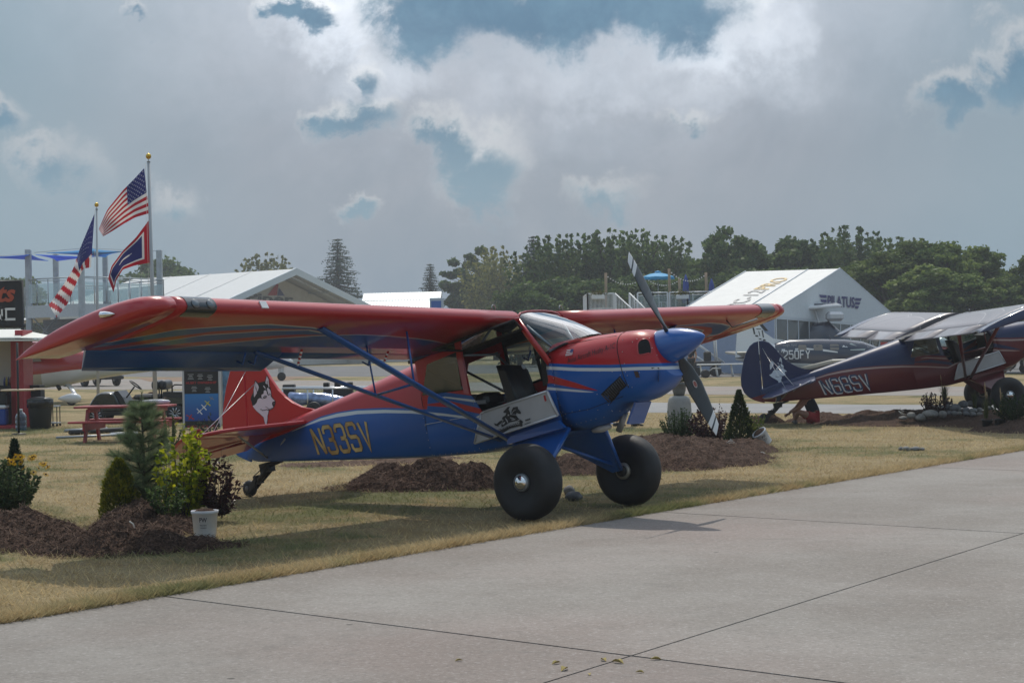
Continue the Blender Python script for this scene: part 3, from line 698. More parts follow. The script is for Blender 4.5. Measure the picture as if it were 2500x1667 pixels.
# white exhibition tent on the right
t = thing('tent', 'big white peaked tent with a blue winged name across its gable', 'tent', (0, 0, 0))
base = Vector((at(2000, 900, 103).x, 103, 0)); t.location = base
def tp(u, v, Y): return at(u, v, Y)-base
EL, AP, ER = tp(1893, 758, 97.5), tp(2050, 656, 104), tp(2212, 796, 110.5)
gdir = Vector((ER.x-EL.x, ER.y-EL.y, 0)).normalized(); rdir = Vector((-gdir.y, gdir.x, 0)); gn = -rdir
BL = 7.6
def on_front(u, v):                                            # a photo point on the upright plane of the gable
    r = ray(u, v); P0 = base+EL; k = (P0-CAM_P).dot(gn)/r.dot(gn); return CAM_P+r*k-base
AP, ER = on_front(2050, 656), on_front(2212, 796)
bk = tp(1820, 663, (base+AP).y+.62*6.4)-AP
def dn(p, z=0): return Vector((p.x, p.y, z))
b = MB(); b.slab([AP, AP+bk, EL+bk, EL], (.0, .0, -.06)); b.slab([AP, AP+bk, ER+bk, ER], (0, 0, -.06))
s0, s1 = AP.lerp(AP+bk, .33), EL.lerp(EL+bk, .33); b.tube(s0+Zv*.02, s1+Zv*.02, .035, n=5, mat=1)
for q in (0, 1): b.tube(AP+bk*q+Zv*.02, EL+bk*q+Zv*.02, .04, n=5, mat=1)
b.tube(AP+Zv*.02, ER+Zv*.02, .04, n=5, mat=1)
b.build('roof', [TENTW, FRAME], t)
vl, vr = on_front(1893, 771), on_front(2212, 797.5)
vm = vl.lerp(vr, .5)
b = MB(); b.slab([AP+gn*.02, EL+gn*.02, vl+gn*.02, vr+gn*.02, ER+gn*.02], rdir*.05); b.build('gable', mat('cool white gable fabric', (.66, .69, .71), .6, var=.03), t)  # gable colour is a cool white, slightly lighter than the roof
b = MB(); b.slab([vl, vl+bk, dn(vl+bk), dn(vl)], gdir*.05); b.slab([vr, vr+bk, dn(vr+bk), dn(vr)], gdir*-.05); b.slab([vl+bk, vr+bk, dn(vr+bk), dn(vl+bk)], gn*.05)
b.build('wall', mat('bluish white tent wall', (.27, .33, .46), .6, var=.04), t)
NP = 13
for i in range(NP):
    a, c = i/NP, (i+1)/NP; P, Q = vl.lerp(vr, a), vl.lerp(vr, c)
    m = MB(); m.slab([P-Zv*.16, Q-Zv*.16, dn(Q, .55), dn(P, .55)], rdir*.03); m.build('pane', WINGLASS, t)
    m = MB(); m.slab([dn(P, .0)+gn*.02, dn(P, P.z-.02)+gn*.02, dn(P, P.z-.02)+gn*.02+gdir*.09, dn(P, 0)+gn*.02+gdir*.09], rdir*.09); m.build('mullion', FRAME, t)
m = MB(); m.slab([vl+gn*.03, vr+gn*.03, vr+gn*.03-Zv*.16, vl+gn*.03-Zv*.16], rdir*.1); m.slab([dn(vl, .55)+gn*.03, dn(vr, .55)+gn*.03, dn(vr)+gn*.03, dn(vl)+gn*.03], rdir*.1, 1); m.build('sill_frame', [FRAME, mat('dark plinth', (.06, .06, .065), .6)], t)
for k in range(5):                                             # curtains inside
    P = vl.lerp(vr, .56+.075*k); m = MB(); pts = []
    for q in range(9): pts.append(P+rdir*(-.028)+gdir*(.95*q/8)+Zv*(-1.0-.45*math.sin(q/8*math.pi)))
    m.slab(pts+[dn(pts[-1], .6), dn(pts[0], .6)], gn*.012); m.build('curtain', mat('pale curtain', (.36, .38, .38), .8), t)
def ongable(u, v, off=.06):
    P0 = base+AP+gn*off; r = ray(u, v); k = (P0-CAM_P).dot(gn)/r.dot(gn); return CAM_P+r*k-base
b = MB()
p0, p1, p2 = ongable(2020.5, 748), ongable(2087, 752), ongable(2020.5, 720.5)
V, F = TXT['PILATUS']; ex = p1-p0; ey = (p2-p0)
b.add([p0+ex*a+ey*c*(1+.0*a) for a, c in V], F, 0)
for (ax, ay, bx) in ((2000, 719.5, 2018), (2003, 730.5, 2018), (2007, 741, 2018)):
    b.poly([ongable(ax, ay), ongable(bx, ay+1), ongable(bx, ay+8), ongable(ax+3.2, ay+7)])
for (ax, ay, bx) in ((2088, 727.5, 2104), (2088, 737, 2101), (2088, 746.5, 2097.5)):
    b.poly([ongable(ax, ay), ongable(bx, ay+.7), ongable(bx-3, ay+7.4), ongable(ax, ay+6.4)])
b.build('logo', INK, t)
b = MB(); rn = (AP-EL).cross(bk).normalized(); rn = rn if rn.z > 0 else -rn
def onroof(u, v):
    P0 = base+AP+rn*.03; r = ray(u, v); k = (P0-CAM_P).dot(rn)/r.dot(rn); return CAM_P+r*k-base
p0, p1, p2 = onroof(1806, 748), onroof(1871, 708), onroof(1768, 748); put_text(b, 'PC-12', p0, p1-p0, p2-p0, 0)
p0, p1, p2 = onroof(1876, 706), onroof(1931, 677.5), onroof(1838, 706); put_text(b, 'PRO', p0, p1-p0, p2-p0, 1)
b.build('roof_lettering', [GRYP, GOLDP], t)

# raised sun deck in the middle
DY = 108
t = thing('raised_deck', 'raised white-railed deck with stairs and glass panels in front of the wood', 'deck', (at(1560, 900, DY).x, DY, 0))
bx = t.location.copy(); 
def dp(u, v, dy=0): return at(u, v, DY+dy)-bx
zf = dp(1470, 757).z; zr = dp(1470, 717).z
b = MB(); xl, xr = dp(1436, 800).x, dp(1740, 800).x
b.box(((xl+xr)/2, 3, zf-.09), (xr-xl, 6, .18)); b.build('floor', mat('weathered boards', (.16, .15, .14), .8), t)
b = MB()
for x in np.linspace(xl+.2, xr-.2, 6):
    for y in (.3, 5.6): b.box((x, y, (zf-.18)/2), (.14, .14, zf-.18))
b.build('support_frame', GREYP, t)
RAILW = mat('white railing', (.74, .75, .76), .4)
def rail(mb, P, Q, h, n, post=.05, bal=.022, drop=0):
    P, Q = Vector(P), Vector(Q)
    mb.path([P+Zv*h, Q+Zv*h], .04, 6); mb.path([P+Zv*.08, Q+Zv*.08], .03, 6)
    for i in range(n+1):
        p = P.lerp(Q, i/n); mb.box(p+Zv*(h/2), (bal*1.6, bal*1.6, h))
    for p in (P, Q): mb.box(p+Zv*(h/2), (post*2, post*2, h+.04))
hR = zr-zf
for (u0, u1, n, dy0, dy1) in ((1437, 1500, 20, 0, 0),):
    m = MB(); rail(m, (xl, 0, zf), (dp(1500, 800).x, 0, zf), hR, n); m.build('baluster_railing', RAILW, t)
m = MB(); rail(m, (xl, 0, zf), (xl, 5.8, zf), hR, 22); m.build('baluster_railing', RAILW, t)
m = MB(); xa, xb = dp(1503, 800).x, dp(1560, 800).x; rail(m, (xa, -.1, zf), (xb, -3.0, zf-1.55), hR, 18); m.build('stair_railing', RAILW, t)
m = MB(); xa2, xb2 = dp(1538, 800).x, dp(1590, 800).x; rail(m, (xa2, -.1, zf), (xb2, -3.0, zf-1.55), hR, 18); m.build('stair_railing', RAILW, t)
m = MB()
for k in range(10):
    q = k/9; x = xa+(xb-xa)*q; x2 = xa2+(xb2-xa2)*q; m.box(((x+x2)/2, -.1-2.9*q, zf-.1-1.6*q), (x2-x, .34, .05))
m.build('stair', GREYP, t)
gx = [dp(q, 800).x for q in (1558, 1594, 1631, 1636, 1680, 1738)]
for i in range(len(gx)-1):
    if i == 2: continue
    m = MB(); m.box((gx[i], -.02, zf+hR/2), (.09, .09, hR)); m.box((gx[i+1], -.02, zf+hR/2), (.09, .09, hR)); m.path([(gx[i], -.02, zf+hR), (gx[i+1], -.02, zf+hR)], .04, 6); m.path([(gx[i], -.02, zf+hR-.16), (gx[i+1], -.02, zf+hR-.16)], .02, 6); m.build('glass_railing', RAILW, t)
    m = MB(); m.box(((gx[i]+gx[i+1])/2, -.02, zf+hR*.42), (gx[i+1]-gx[i]-.12, .012, hR*.78)); m.build('pane', glassmat('pale pane', (.86, .92, .92), .05, .25, (.45, .55, .55)), t)
WOODP = mat('pale timber post', (.32, .23, .15), .8, var=.2, vscale=3)
PL2 = [(1478, 666, 'left end of the deck railing'), (1634, 656, 'beside the open blue umbrella'), (1658, 680, 'left of the first closed blue umbrella'), (1724, 665, 'between the two closed blue umbrellas'), (1573, 672, 'half hidden behind the open blue umbrella')]
for i, (u, v, w_) in enumerate(PL2):
    dy = (0.2, .3, 5, .3, 5)[i]; p = at(u, v, DY+dy); m = MB(); m.tube((0, 0, 0), (.02*(-1)**i, 0, p.z-zf), .085, .08, 7)
    o = m.build('timber_post', WOODP, None, (p.x, p.y, zf)); tag(o, 'tall timber light post on the raised deck, '+w_, 'post', 'timber posts on the deck')
def string(P, Q, sag, lab):
    m = MB(); pts = [Vector(P).lerp(Vector(Q), i/16)-Zv*(sag*4*(i/16)*(1-i/16)) for i in range(17)]; o0 = pts[0].copy()
    m.path([p-o0 for p in pts], .012, 4, 0)
    for p in pts[1:-1:1]: m.lathe([(.001, -.07), (.04, -.04), (.04, 0), (.001, .02)], 6, 1, Matrix.Translation(p-o0))
    tag(m.build('string_light', [BLACK, mat('frosted bulb', (.7, .7, .66), .4)], None, o0), lab, 'lights')
pp = [at(u, v+4, DY+(0.2, .3, 5, .3, 5)[i]) for i, (u, v, w_) in enumerate(PL2)]
string(pp[0], pp[4], .5, 'string of white bulbs sagging from the left deck post to the umbrella'); string(pp[1], pp[3], .5, 'string of white bulbs over the two closed umbrellas'); string(pp[4], pp[2], .4, 'string of white bulbs passing behind the open blue umbrella')
# parasols
PARA = mat('bright blue canvas', (.03, .30, .56), .7); PARD = mat('dark blue canvas', (.025, .06, .28), .75)
def parasol(u, vt, wpx, Y, opened, label, matl):
    p = at(u, vt, Y); r0 = thing('parasol', label, 'umbrella', (p.x, p.y, zf)); H = p.z-zf; m = MB(); m.tube((0, 0, 0), (0, 0, H-.05), .025, n=6); m.box((0, 0, .04), (.5, .5, .08)); m.build('pole', GREYP, r0)
    if opened:
        rr = wpx/FPX*Y/2; m = MB(); top = (0, 0, H); n = 8; dr = .27*rr*1.05
        for k in range(n):
            a, c = 2*math.pi*k/n+.2, 2*math.pi*(k+1)/n+.2; A = Vector((math.cos(a)*rr, math.sin(a)*rr, H-dr)); B = Vector((math.cos(c)*rr, math.sin(c)*rr, H-dr)); M_ = (A+B)/2+Zv*.03
            T0 = Vector((0, 0, H)); a2, b2 = T0.lerp(A, .5)+Zv*.05, T0.lerp(B, .5)+Zv*.05
            m.add([T0, a2, b2, A, M_, B, A-Zv*.14, M_-Zv*.16, B-Zv*.14], [(0, 1, 2), (1, 3, 4), (1, 4, 2), (2, 4, 5), (3, 6, 7, 4), (4, 7, 8, 5)])
        m.build('canopy', matl, r0)
        m = MB()
        for k in range(n):
            a = 2*math.pi*k/n+.2; m.tube((0, 0, H-.03), (math.cos(a)*rr, math.sin(a)*rr, H-dr-.02), .012, n=4)
        m.build('ribs', GREYP, r0)
        m = MB(); m.lathe([(rr*.2, H-.01), (rr*.17, H+.05), (.02, H+.10)], 8); m.build('vent', matl, r0)
    else:
        m = MB(); ring = []
        for z, q in ((H, .02), (H-.4, .13), (H-1.0, .17), (H-1.6, .21), (H-1.75, .15)):
            ring.append([(math.cos(k*.3927)*q*(1+.25*(k % 2)), math.sin(k*.3927)*q*(1+.25*(k % 2)), z) for k in range(16)])
        m.loft(ring); m.build('canopy', matl, r0)
    return r0
parasol(1606, 665, 84, DY+1.6, True, 'open bright blue parasol on the raised deck', PARA)
parasol(1674, 670, 20, DY+3, False, 'closed blue parasol on the deck beside a flower box', PARD)
parasol(1737, 680, 20, DY+3.2, False, 'closed blue parasol on the deck next to the white tent roof', PARD)
YFL = leafmat('yellow green bedding plants', (.06, .07, .015), (.20, .17, .03), .3, 9)
for (u, v, lb) in ((1460, 719, 'white flower box with yellowish plants on the left deck railing'), (1666, 719, 'white flower box with yellowish plants on the right deck railing')):
    p = at(u, v, DY-.2); r0 = thing('planter_box', lb, 'planter', (p.x, DY-.2, p.z-.26)); m = MB(); m.bbox((0, 0, .12), (.75, .3, .26), .02); m.build('box', WHITE, r0)
    m = MB(); rr = random.Random(u)
    for _ in range(420): leafquad(m, Vector((rr.gauss(0, .22), rr.gauss(0, .09), .22+abs(rr.gauss(0, .13)))), rr.uniform(.025, .05), rr)
    m.build('foliage', YFL, r0)
for (u, lb) in ((1590, 'white patio table under the open blue parasol'), (1650, 'white patio table behind the glass deck railing')):
    x = at(u, 740, DY+2.4).x; r0 = thing('patio_table', lb, 'table', (x, DY+2.4, zf)); m = MB(); m.lathe([(.45, .72), (.45, .75)], 14); m.build('tabletop', WHITE, r0); m = MB(); m.tube((0, 0, 0), (0, 0, .72), .04); m.lathe([(.3, 0), (.05, .05)], 10); m.build('pedestal', WHITE, r0)
    for s in (-1, 1):
        c0 = thing('patio_chair', 'white patio chair on the '+('left' if s < 0 else 'right')+' of the '+lb.split(' ', 1)[1], 'chair', (x+s*.8, DY+2.3, zf), 0); m = MB(); m.bbox((0, 0, .44), (.46, .46, .05), .02); m.build('seat', WHITE, c0); m = MB(); m.bbox((s*.22, 0, .68), (.04, .46, .45), .015); m.build('backrest', WHITE, c0)
        for ax in (-.2, .2):
            for ay in (-.2, .2): m = MB(); m.tube((ax, ay, 0), (ax, ay, .43), .018, n=5); m.build('leg', WHITE, c0)

# two-storey steel platform with shade sails, left
PY = 180; KP = PY/68
t = thing('viewing_platform', 'two-storey grey steel platform with glass railings and a white fascia', 'platform', (at(240, 900, PY).x, PY, 0)); bx = t.location.copy()
def pp_(u, v, dy=0): return at(u, v, PY+dy)-bx
zf2 = pp_(200, 745).z; CONCW = mat('weathered white fascia', (.50, .53, .56), .55, var=.06)
P_A, P_B, P_C, P_D = pp_(64, 745, 0), pp_(201, 735, -5), pp_(400, 745, 6.5), pp_(150, 735, 18)
def posts(u, vt, dy, lab):
    p = pp_(u, 800, dy); z = pp_(u, vt, dy).z; m = MB(); m.bbox((p.x, p.y, z/2), (.54, .54, z), .04); m.build('column', mat('grey steel column', (.40, .44, .47), .5, var=.12, vscale=2), t)
for u, vt, dy in ((72, 609, 0), (139, 620, 18), (201, 628, -5), (260, 625, 21), (392, 610, 6.5)): posts(u, vt, dy, '')
fl = [P_A, P_B, P_C, pp_(262, 735, 21), P_D]
m = MB(); m.slab([Vector((p.x, p.y, zf2)) for p in fl], (0, 0, -.26)); m.build('floor', DARK, t)
m = MB()
for p, q in ((P_A, P_B), (P_B, P_C)):
    p, q = Vector((p.x, p.y, zf2+.02)), Vector((q.x, q.y, zf2+.02)); d = (q-p).normalized(); nrm = Vector((d.y, -d.x, 0)); m.slab([p+nrm*.13, q+nrm*.13, q+nrm*.13-Zv*1.2, p+nrm*.13-Zv*1.2], -nrm*.16)
m.build('fascia', CONCW, t)
for (p, q, n) in ((P_A, P_B, 5), (P_B, P_C, 7), (P_D, pp_(262, 735, 21), 4), (pp_(262, 735, 21), P_C, 5)):
    p, q = Vector((p.x, p.y, zf2)), Vector((q.x, q.y, zf2)); m = MB(); hh = 2.6
    m.path([p+Zv*hh, q+Zv*hh], .06, 6); m.path([p+Zv*(hh-.13), q+Zv*(hh-.33)], .04, 6)
    for i in range(n+1): m.tube(p.lerp(q, i/n), p.lerp(q, i/n)+Zv*hh, .06, n=6)
    m.build('railing', mat('railing steel', (.42, .47, .49), .4, .5), t)
    for i in range(n):
        a, c = p.lerp(q, (i+.08)/n), p.lerp(q, (i+.92)/n); d = (c-a).normalized(); nn = Vector((d.y, -d.x, 0)); m = MB(); m.slab([a+Zv*.26, c+Zv*.26, c+Zv*(hh-.5), a+Zv*(hh-.5)], nn*.03); m.build('pane', glassmat('clear railing pane', (.88, .95, .95), .03, .10, (.6, .7, .7)), t)
m = MB()                                                       # lower storey: dark enclosure, cross braces
bw = [Vector((p.x, p.y, 0)) for p in (P_A+Vector((.8, 3.2, 0)), P_B+Vector((0, 3.2, 0)), P_C+Vector((-.8, 2.7, 0)))]
for p, q in zip(bw, bw[1:]): m.slab([p, q, q+Zv*(zf2-1.3), p+Zv*(zf2-1.3)], (0, .26, 0))
m.build('dark_wall', mat('dark mesh wall', (.025, .027, .034), .6, var=.3, vscale=1), t)
m = MB()
for k in range(9):
    for p, q in zip(bw, bw[1:]): m.path([p+Zv*(.4+.55*k)-Vector((0, .1, 0)), q+Zv*(.4+.55*k)-Vector((0, .1, 0))], .05, 4)
stuff(m.build('cladding_ribs', mat('wall rib', (.05, .052, .06), .5), t))
m = MB()
for (u0, v0, u1, v1) in ((80, 790, 140, 850), (140, 790, 80, 850), (205, 790, 140, 850)):
    a, c = pp_(u0, v0-15, .8), pp_(u1, v1-10, .8); m.tube(a, c, .08, n=6)
m.build('brace', mat('brace steel', (.28, .31, .34), .5, .3), t)
m = MB()
for k in range(7):
    x = pp_(60+k*3, 700, 16).x; m.tube((x, 14, zf2), (x, 14, zf2+2.4), .04, n=4)
m.build('gate_bars', GREYP, t)
def sail(name, P, label, m_, sag=.3):
    P = [Vector(p) for p in P]; c = sum(P, Vector())/len(P); b = MB(); n = 10; base = c.copy(); rings = []
    for i in range(len(P)):
        A, B = P[i], P[(i+1) % len(P)]
        for k in range(n): q = k/n; e = A.lerp(B, q); rings.append(e.lerp(c, .17*4*q*(1-q)))
    V = [c-Zv*sag]+rings; N = len(rings)
    V = [v-base for v in V]; b.add(V, [(0, 1+i, 1+(i+1) % N) for i in range(N)], 0, True); b.add([v-Zv*.03 for v in V], [(0, 1+(i+1) % N, 1+i) for i in range(N)], 0, True)
    tag(b.build(name, m_, None, base), label, 'shade sail', 'shade sails over the platform')
SAIL1, SAIL2 = leafmat('blue sail cloth', (.02, .20, .75), (.02, .22, .78), .6, 1), leafmat('cyan sail cloth', (.02, .42, .78), (.02, .45, .80), .6, 1)
sail('shade_sail', [at(-40, 628, PY-16), at(76, 621, PY), at(120, 637, PY+17)], 'deep blue shade sail at the far left, tied to the first column', SAIL1, .05)
sail('shade_sail', [at(84, 621, PY), at(139, 637, PY+17), at(262, 624, PY+19), at(210, 627, PY-5)], 'blue shade sail between the left column and the middle columns', SAIL1, .12)
sail('shade_sail', [at(110, 617, PY+1), at(225, 607, PY+21), at(300, 614, PY+9), at(258, 628, PY+21)], 'bright cyan shade sail highest over the platform', SAIL2, .08)
m = MB(); p0 = at(-10, 626, PY-14); m.path([p0-p0, at(80, 619, PY)-p0], .03, 4); m.path([at(84, 617, PY)-p0, at(205, 606, PY)-p0], .03, 4); m.path([at(225, 607, PY+21)-p0, at(392, 613, PY+6.5)-p0], .03, 4)
tag(m.build('sail_cables', STEEL, None, p0), 'thin steel cables holding the blue shade sails', 'cable')

# ================================================================== THE HIGH-WING AIRPLANES
def husky_paint(name, top, low, line, wedge):
    """painted sides; u runs along the body, v up"""
    m = bpy.data.materials.new(name); m.use_nodes = True; g = NG(m.node_tree); b = g.n['Principled BSDF']
    uv = g.new('ShaderNodeUVMap'); s = g.new('ShaderNodeSeparateXYZ'); g.l.new(uv.outputs[0], s.inputs[0])
    x = g.sub(g.mul(s.outputs[0], 8.0), 6.0); z = g.mul(s.outputs[1], 3.0)
    C = lambda pts: g.curve(x, pts, -5.2, 1.8, 0.0, 2.0)
    main = C([(-5.2,1.25),(-4.6,1.26),(-3.9,1.275),(-3.5,1.30),(-3.29,1.309),(-3.0,1.295),(-2.65,1.255),(-2.2,1.17),(-1.79,1.075),(-1.325,.945),(-.9,.81),(-.5,.9),(.1,1.117),(.163,1.105),(.5,1.01),(.9,.915),(1.2,.855),(1.45,.80),(1.8,.74)])
    lw = C([(-5.2,0),(-3.95,0),(-3.4,.012),(-2.9,.021),(-2.0,.017),(-1.2,.013),(-.85,.012),(-.6,.016),(.1,.017),(1.8,.016)])
    over = C([(-5.2,.0),(-3.9,.006),(-3.2,.035),(-2.4,.04),(-1.65,.04),(-1.5,.045),(.1,.05),(1.8,.05)])
    edge = g.add(main, over)
    hi2 = C([(-1.75,1.07),(-1.6,1.08),(-1.45,1.145),(-1.26,1.12),(-.86,.99),(-.7,.93),(0,.2)])             # second line under the cabin window
    cab = g.mul(g.step(x, -1.56, -1.5), g.step(x, -.5, -.55))
    edge = g.add(edge, g.mul(cab, g.sub(g.add(hi2, .055), edge)))
    c = g.mix(g.step(z, g.sub(edge, .003), g.add(edge, .003)), low, top)
    def band(c, cen, hw, col, lim=None):
        d = g.m('ABSOLUTE', g.sub(z, cen)); k = g.step(d, g.add(hw, .003), g.sub(hw, .003))
        k = g.mul(k, g.step(hw, .002, .004))
        if lim: k = g.mul(k, lim)
        return g.mix(k, c, col)
    nose = g.step(x, .0, .05); aft = g.step(x, -.5, -.6)
    wc = C([(-1.55,1.10),(-1.2,1.03),(-.8,.865),(.1,1.0),(.158,.99),(.70,.745),(1.8,.3)]); wh = C([(-1.6,.0),(-1.5,.012),(-1.2,.035),(-.8,.03),(-.6,.03),(0,.045),(.16,.043),(.45,.03),(.70,.0),(1.8,0)])
    c = band(c, wc, wh, wedge)
    l2 = C([(-1.5,1.15),(-1.26,1.12),(-.86,.99),(.05,.92),(.109,.905),(.68,.733),(1.8,.4)]); h2 = C([(-1.45,0),(-1.3,.008),(-.86,.014),(0,.014),(.1,.015),(.5,.01),(.68,.0),(1.8,0)])
    c = band(c, l2, h2, line)
    c = band(c, main, lw, line, g.m('MAXIMUM', nose, aft))
    g.l.new(c, b.inputs['Base Color']); b.inputs['Roughness'].default_value = .36; b.inputs['Specular IOR Level'].default_value = .35; b.inputs['Coat Weight'].default_value = .3; b.inputs['Coat Roughness'].default_value = .06
    tc = g.new('ShaderNodeTexCoord'); bp = g.new('ShaderNodeBump'); bp.inputs['Strength'].default_value = .05; bp.inputs['Distance'].default_value = .05
    g.l.new(g.noise(tc.outputs['Object'], 2.5, 2, .5), bp.inputs['Height']); g.l.new(bp.outputs[0], b.inputs['Normal'])
    return m
def wing_paint(name, top, low, line, under):
    m = bpy.data.materials.new(name); m.use_nodes = True; g = NG(m.node_tree); b = g.n['Principled BSDF']
    uv = g.new('ShaderNodeUVMap'); s = g.new('ShaderNodeSeparateXYZ'); g.l.new(uv.outputs[0], s.inputs[0]); y = g.mul(s.outputs[0], 6.0); c_ = s.outputs[1]
    C = lambda pts: g.curve(y, pts, 0, 6, 0, 1)
    D = C([(0,.66),(.35,.62),(.62,.49),(1.04,.41),(1.36,.37),(1.82,.33),(2.29,.315),(2.8,.36),(3.25,.44),(3.81,.595),(4.3,.78),(6,.99)])
    Cc = C([(0,1),(2.5,.9),(2.6,.34),(3.07,.25),(3.5,.28),(4.16,.40),(4.56,.62),(4.85,.78),(6,.99)])
    A = C([(0,1),(2.5,.95),(2.6,.30),(3.1,.20),(3.7,.165),(4.1,.21),(4.6,.31),(4.8,.45),(5.15,.71),(6,.95)])
    out = g.step(y, 2.6, 2.75)
    c = g.mix(g.step(c_, g.sub(D, .004), g.add(D, .004)), top, low)
    def between(a, lo, hi): return g.mul(g.step(a, g.sub(lo, .003), g.add(lo, .003)), g.step(a, g.add(hi, .003), g.sub(hi, .003)))
    for lo, hi in ((A, Cc), (Cc, D)):
        mid = g.add(lo, g.mul(g.sub(hi, lo), .55)); c = g.mix(g.mul(out, between(c_, lo, mid)), c, low)
    for L, k in ((D, None), (Cc, out), (A, out)):
        q = between(c_, g.sub(L, .011), g.add(L, .005)); q = g.mul(q, k) if k else q; c = g.mix(q, c, line)
    tc = g.new('ShaderNodeTexCoord')
    rib = g.new('ShaderNodeTexWave'); rib.inputs['Scale'].default_value = 1.0; rib.bands_direction = 'Y'; g.l.new(tc.outputs['Object'], rib.inputs['Vector'])
    g.l.new(c, b.inputs['Base Color']); b.inputs['Roughness'].default_value = .34; b.inputs['Coat Weight'].default_value = .5; b.inputs['Coat Roughness'].default_value = .07
    bp = g.new('ShaderNodeBump'); bp.inputs['Strength'].default_value = .06; bp.inputs['Distance'].default_value = .04
    g.l.new(g.add(g.mul(rib.outputs[0], .3), g.noise(tc.outputs['Object'], 3, 2, .5)), bp.inputs['Height']); g.l.new(bp.outputs[0], b.inputs['Normal'])
    return m
DOG = (dict(k=[(355,310),(410,350),(450,390),(540,360),(630,340),(655,240),(685,180),(720,230),(745,330),(760,480),(790,530),(800,600),(815,740),(860,810),(920,880),(920,960),(890,1040),(850,1095),(770,1130),(750,1140),(740,1210),(712,1290),(712,1370),(690,1550),(655,1550),(620,1460),(590,1330),(480,1230),(400,1160),(310,1050),(290,1000),(265,900),(240,830),(265,740),(310,650),(320,560),(340,420)]),
 [ [(375,350),(350,460),(330,560),(335,740),(345,780),(415,670),(420,600),(440,615),(470,510),(450,440),(410,390)], [(690,200),(665,300),(650,390),(695,425),(705,395),(720,430),(740,510),(755,490),(740,380),(735,290)],
   [(300,1010),(350,995),(410,930),(440,840),(480,805),(540,805),(575,830),(620,818),(660,800),(700,770),(725,730),(770,720),(800,760),(850,820),(910,880),(840,910),(830,960),(850,1020),(870,1030),(845,1080),(790,1108),(690,1108),(640,1122),(735,1135),(730,1200),(705,1290),(705,1370),(680,1545),(660,1545),(630,1460),(600,1320),(490,1220),(405,1150),(330,1060)],
   [(540,770),(545,710),(600,680),(605,610),(640,580),(675,600),(695,680),(728,735),(690,785),(640,818),(575,822)], [(690,545),(720,512),(745,540),(790,600),(805,680),(800,750),(770,725),(735,700),(710,620)], [(585,470),(605,455),(640,500),(660,555),(630,530)] ],
 [ [(383,440),(385,540),(425,640),(415,580),(400,500)], [(697,320),(690,380),(705,410),(712,360)], [(575,790),(640,725),(690,740),(680,790),(620,815)], [(765,660),(795,690),(785,725),(765,700)],
   [(505,1102),(550,1102),(575,1130),(640,1118),(690,1100),(690,1116),(640,1138),(560,1150),(545,1120),(505,1118)], [(650,1030),(690,1040),(740,1085),(800,1085),(850,1055),(855,1065),(800,1098),(735,1097),(685,1052),(650,1040)] ],
 [ [(625,775),(650,745),(670,750),(640,785)], [(865,960),(905,930),(900,945)] ])
RIDER_B = [[(940,330),(950,230),(990,150),(1110,130),(1120,185),(1190,270),(1195,320),(1130,312),(1080,285),(1062,340),(1080,430),(930,420)],
 [(690,450),(780,390),(930,340),(1080,370),(1130,440),(1180,470),(1250,520),(1240,560),(1150,520),(1090,500),(900,545),(800,610),(690,680),(680,600),(720,520),(740,480)],
 [(490,560),(560,585),(640,510),(725,480),(690,560),(600,625),(640,655),(520,625)],
 [(735,265),(790,205),(850,140),(912,128),(872,205),(915,290),(905,380),(840,400),(700,440),(720,400),(790,360),(812,300),(745,292)]]
RIDER_W = [[(938,335),(1000,240),(1062,205),(1064,214),(1010,250),(950,340)],[(920,340),(1060,352),(1062,343),(920,330)],[(800,430),(850,490),(870,560),(850,560),(820,500),(785,440)],[(910,410),(1010,430),(1010,445),(920,432)],[(860,330),(890,340),(895,370),(850,372)],[(930,470),(1040,450),(1060,470),(980,490)],[(700,580),(760,530),(790,540),(750,600)],[(1110,480),(1180,470),(1160,495),(1120,500)]]
RIBBON = [(530,755),(800,650),(1180,525),(1232,560),(1240,665),(1160,640),(900,705),(700,835),(590,800)]

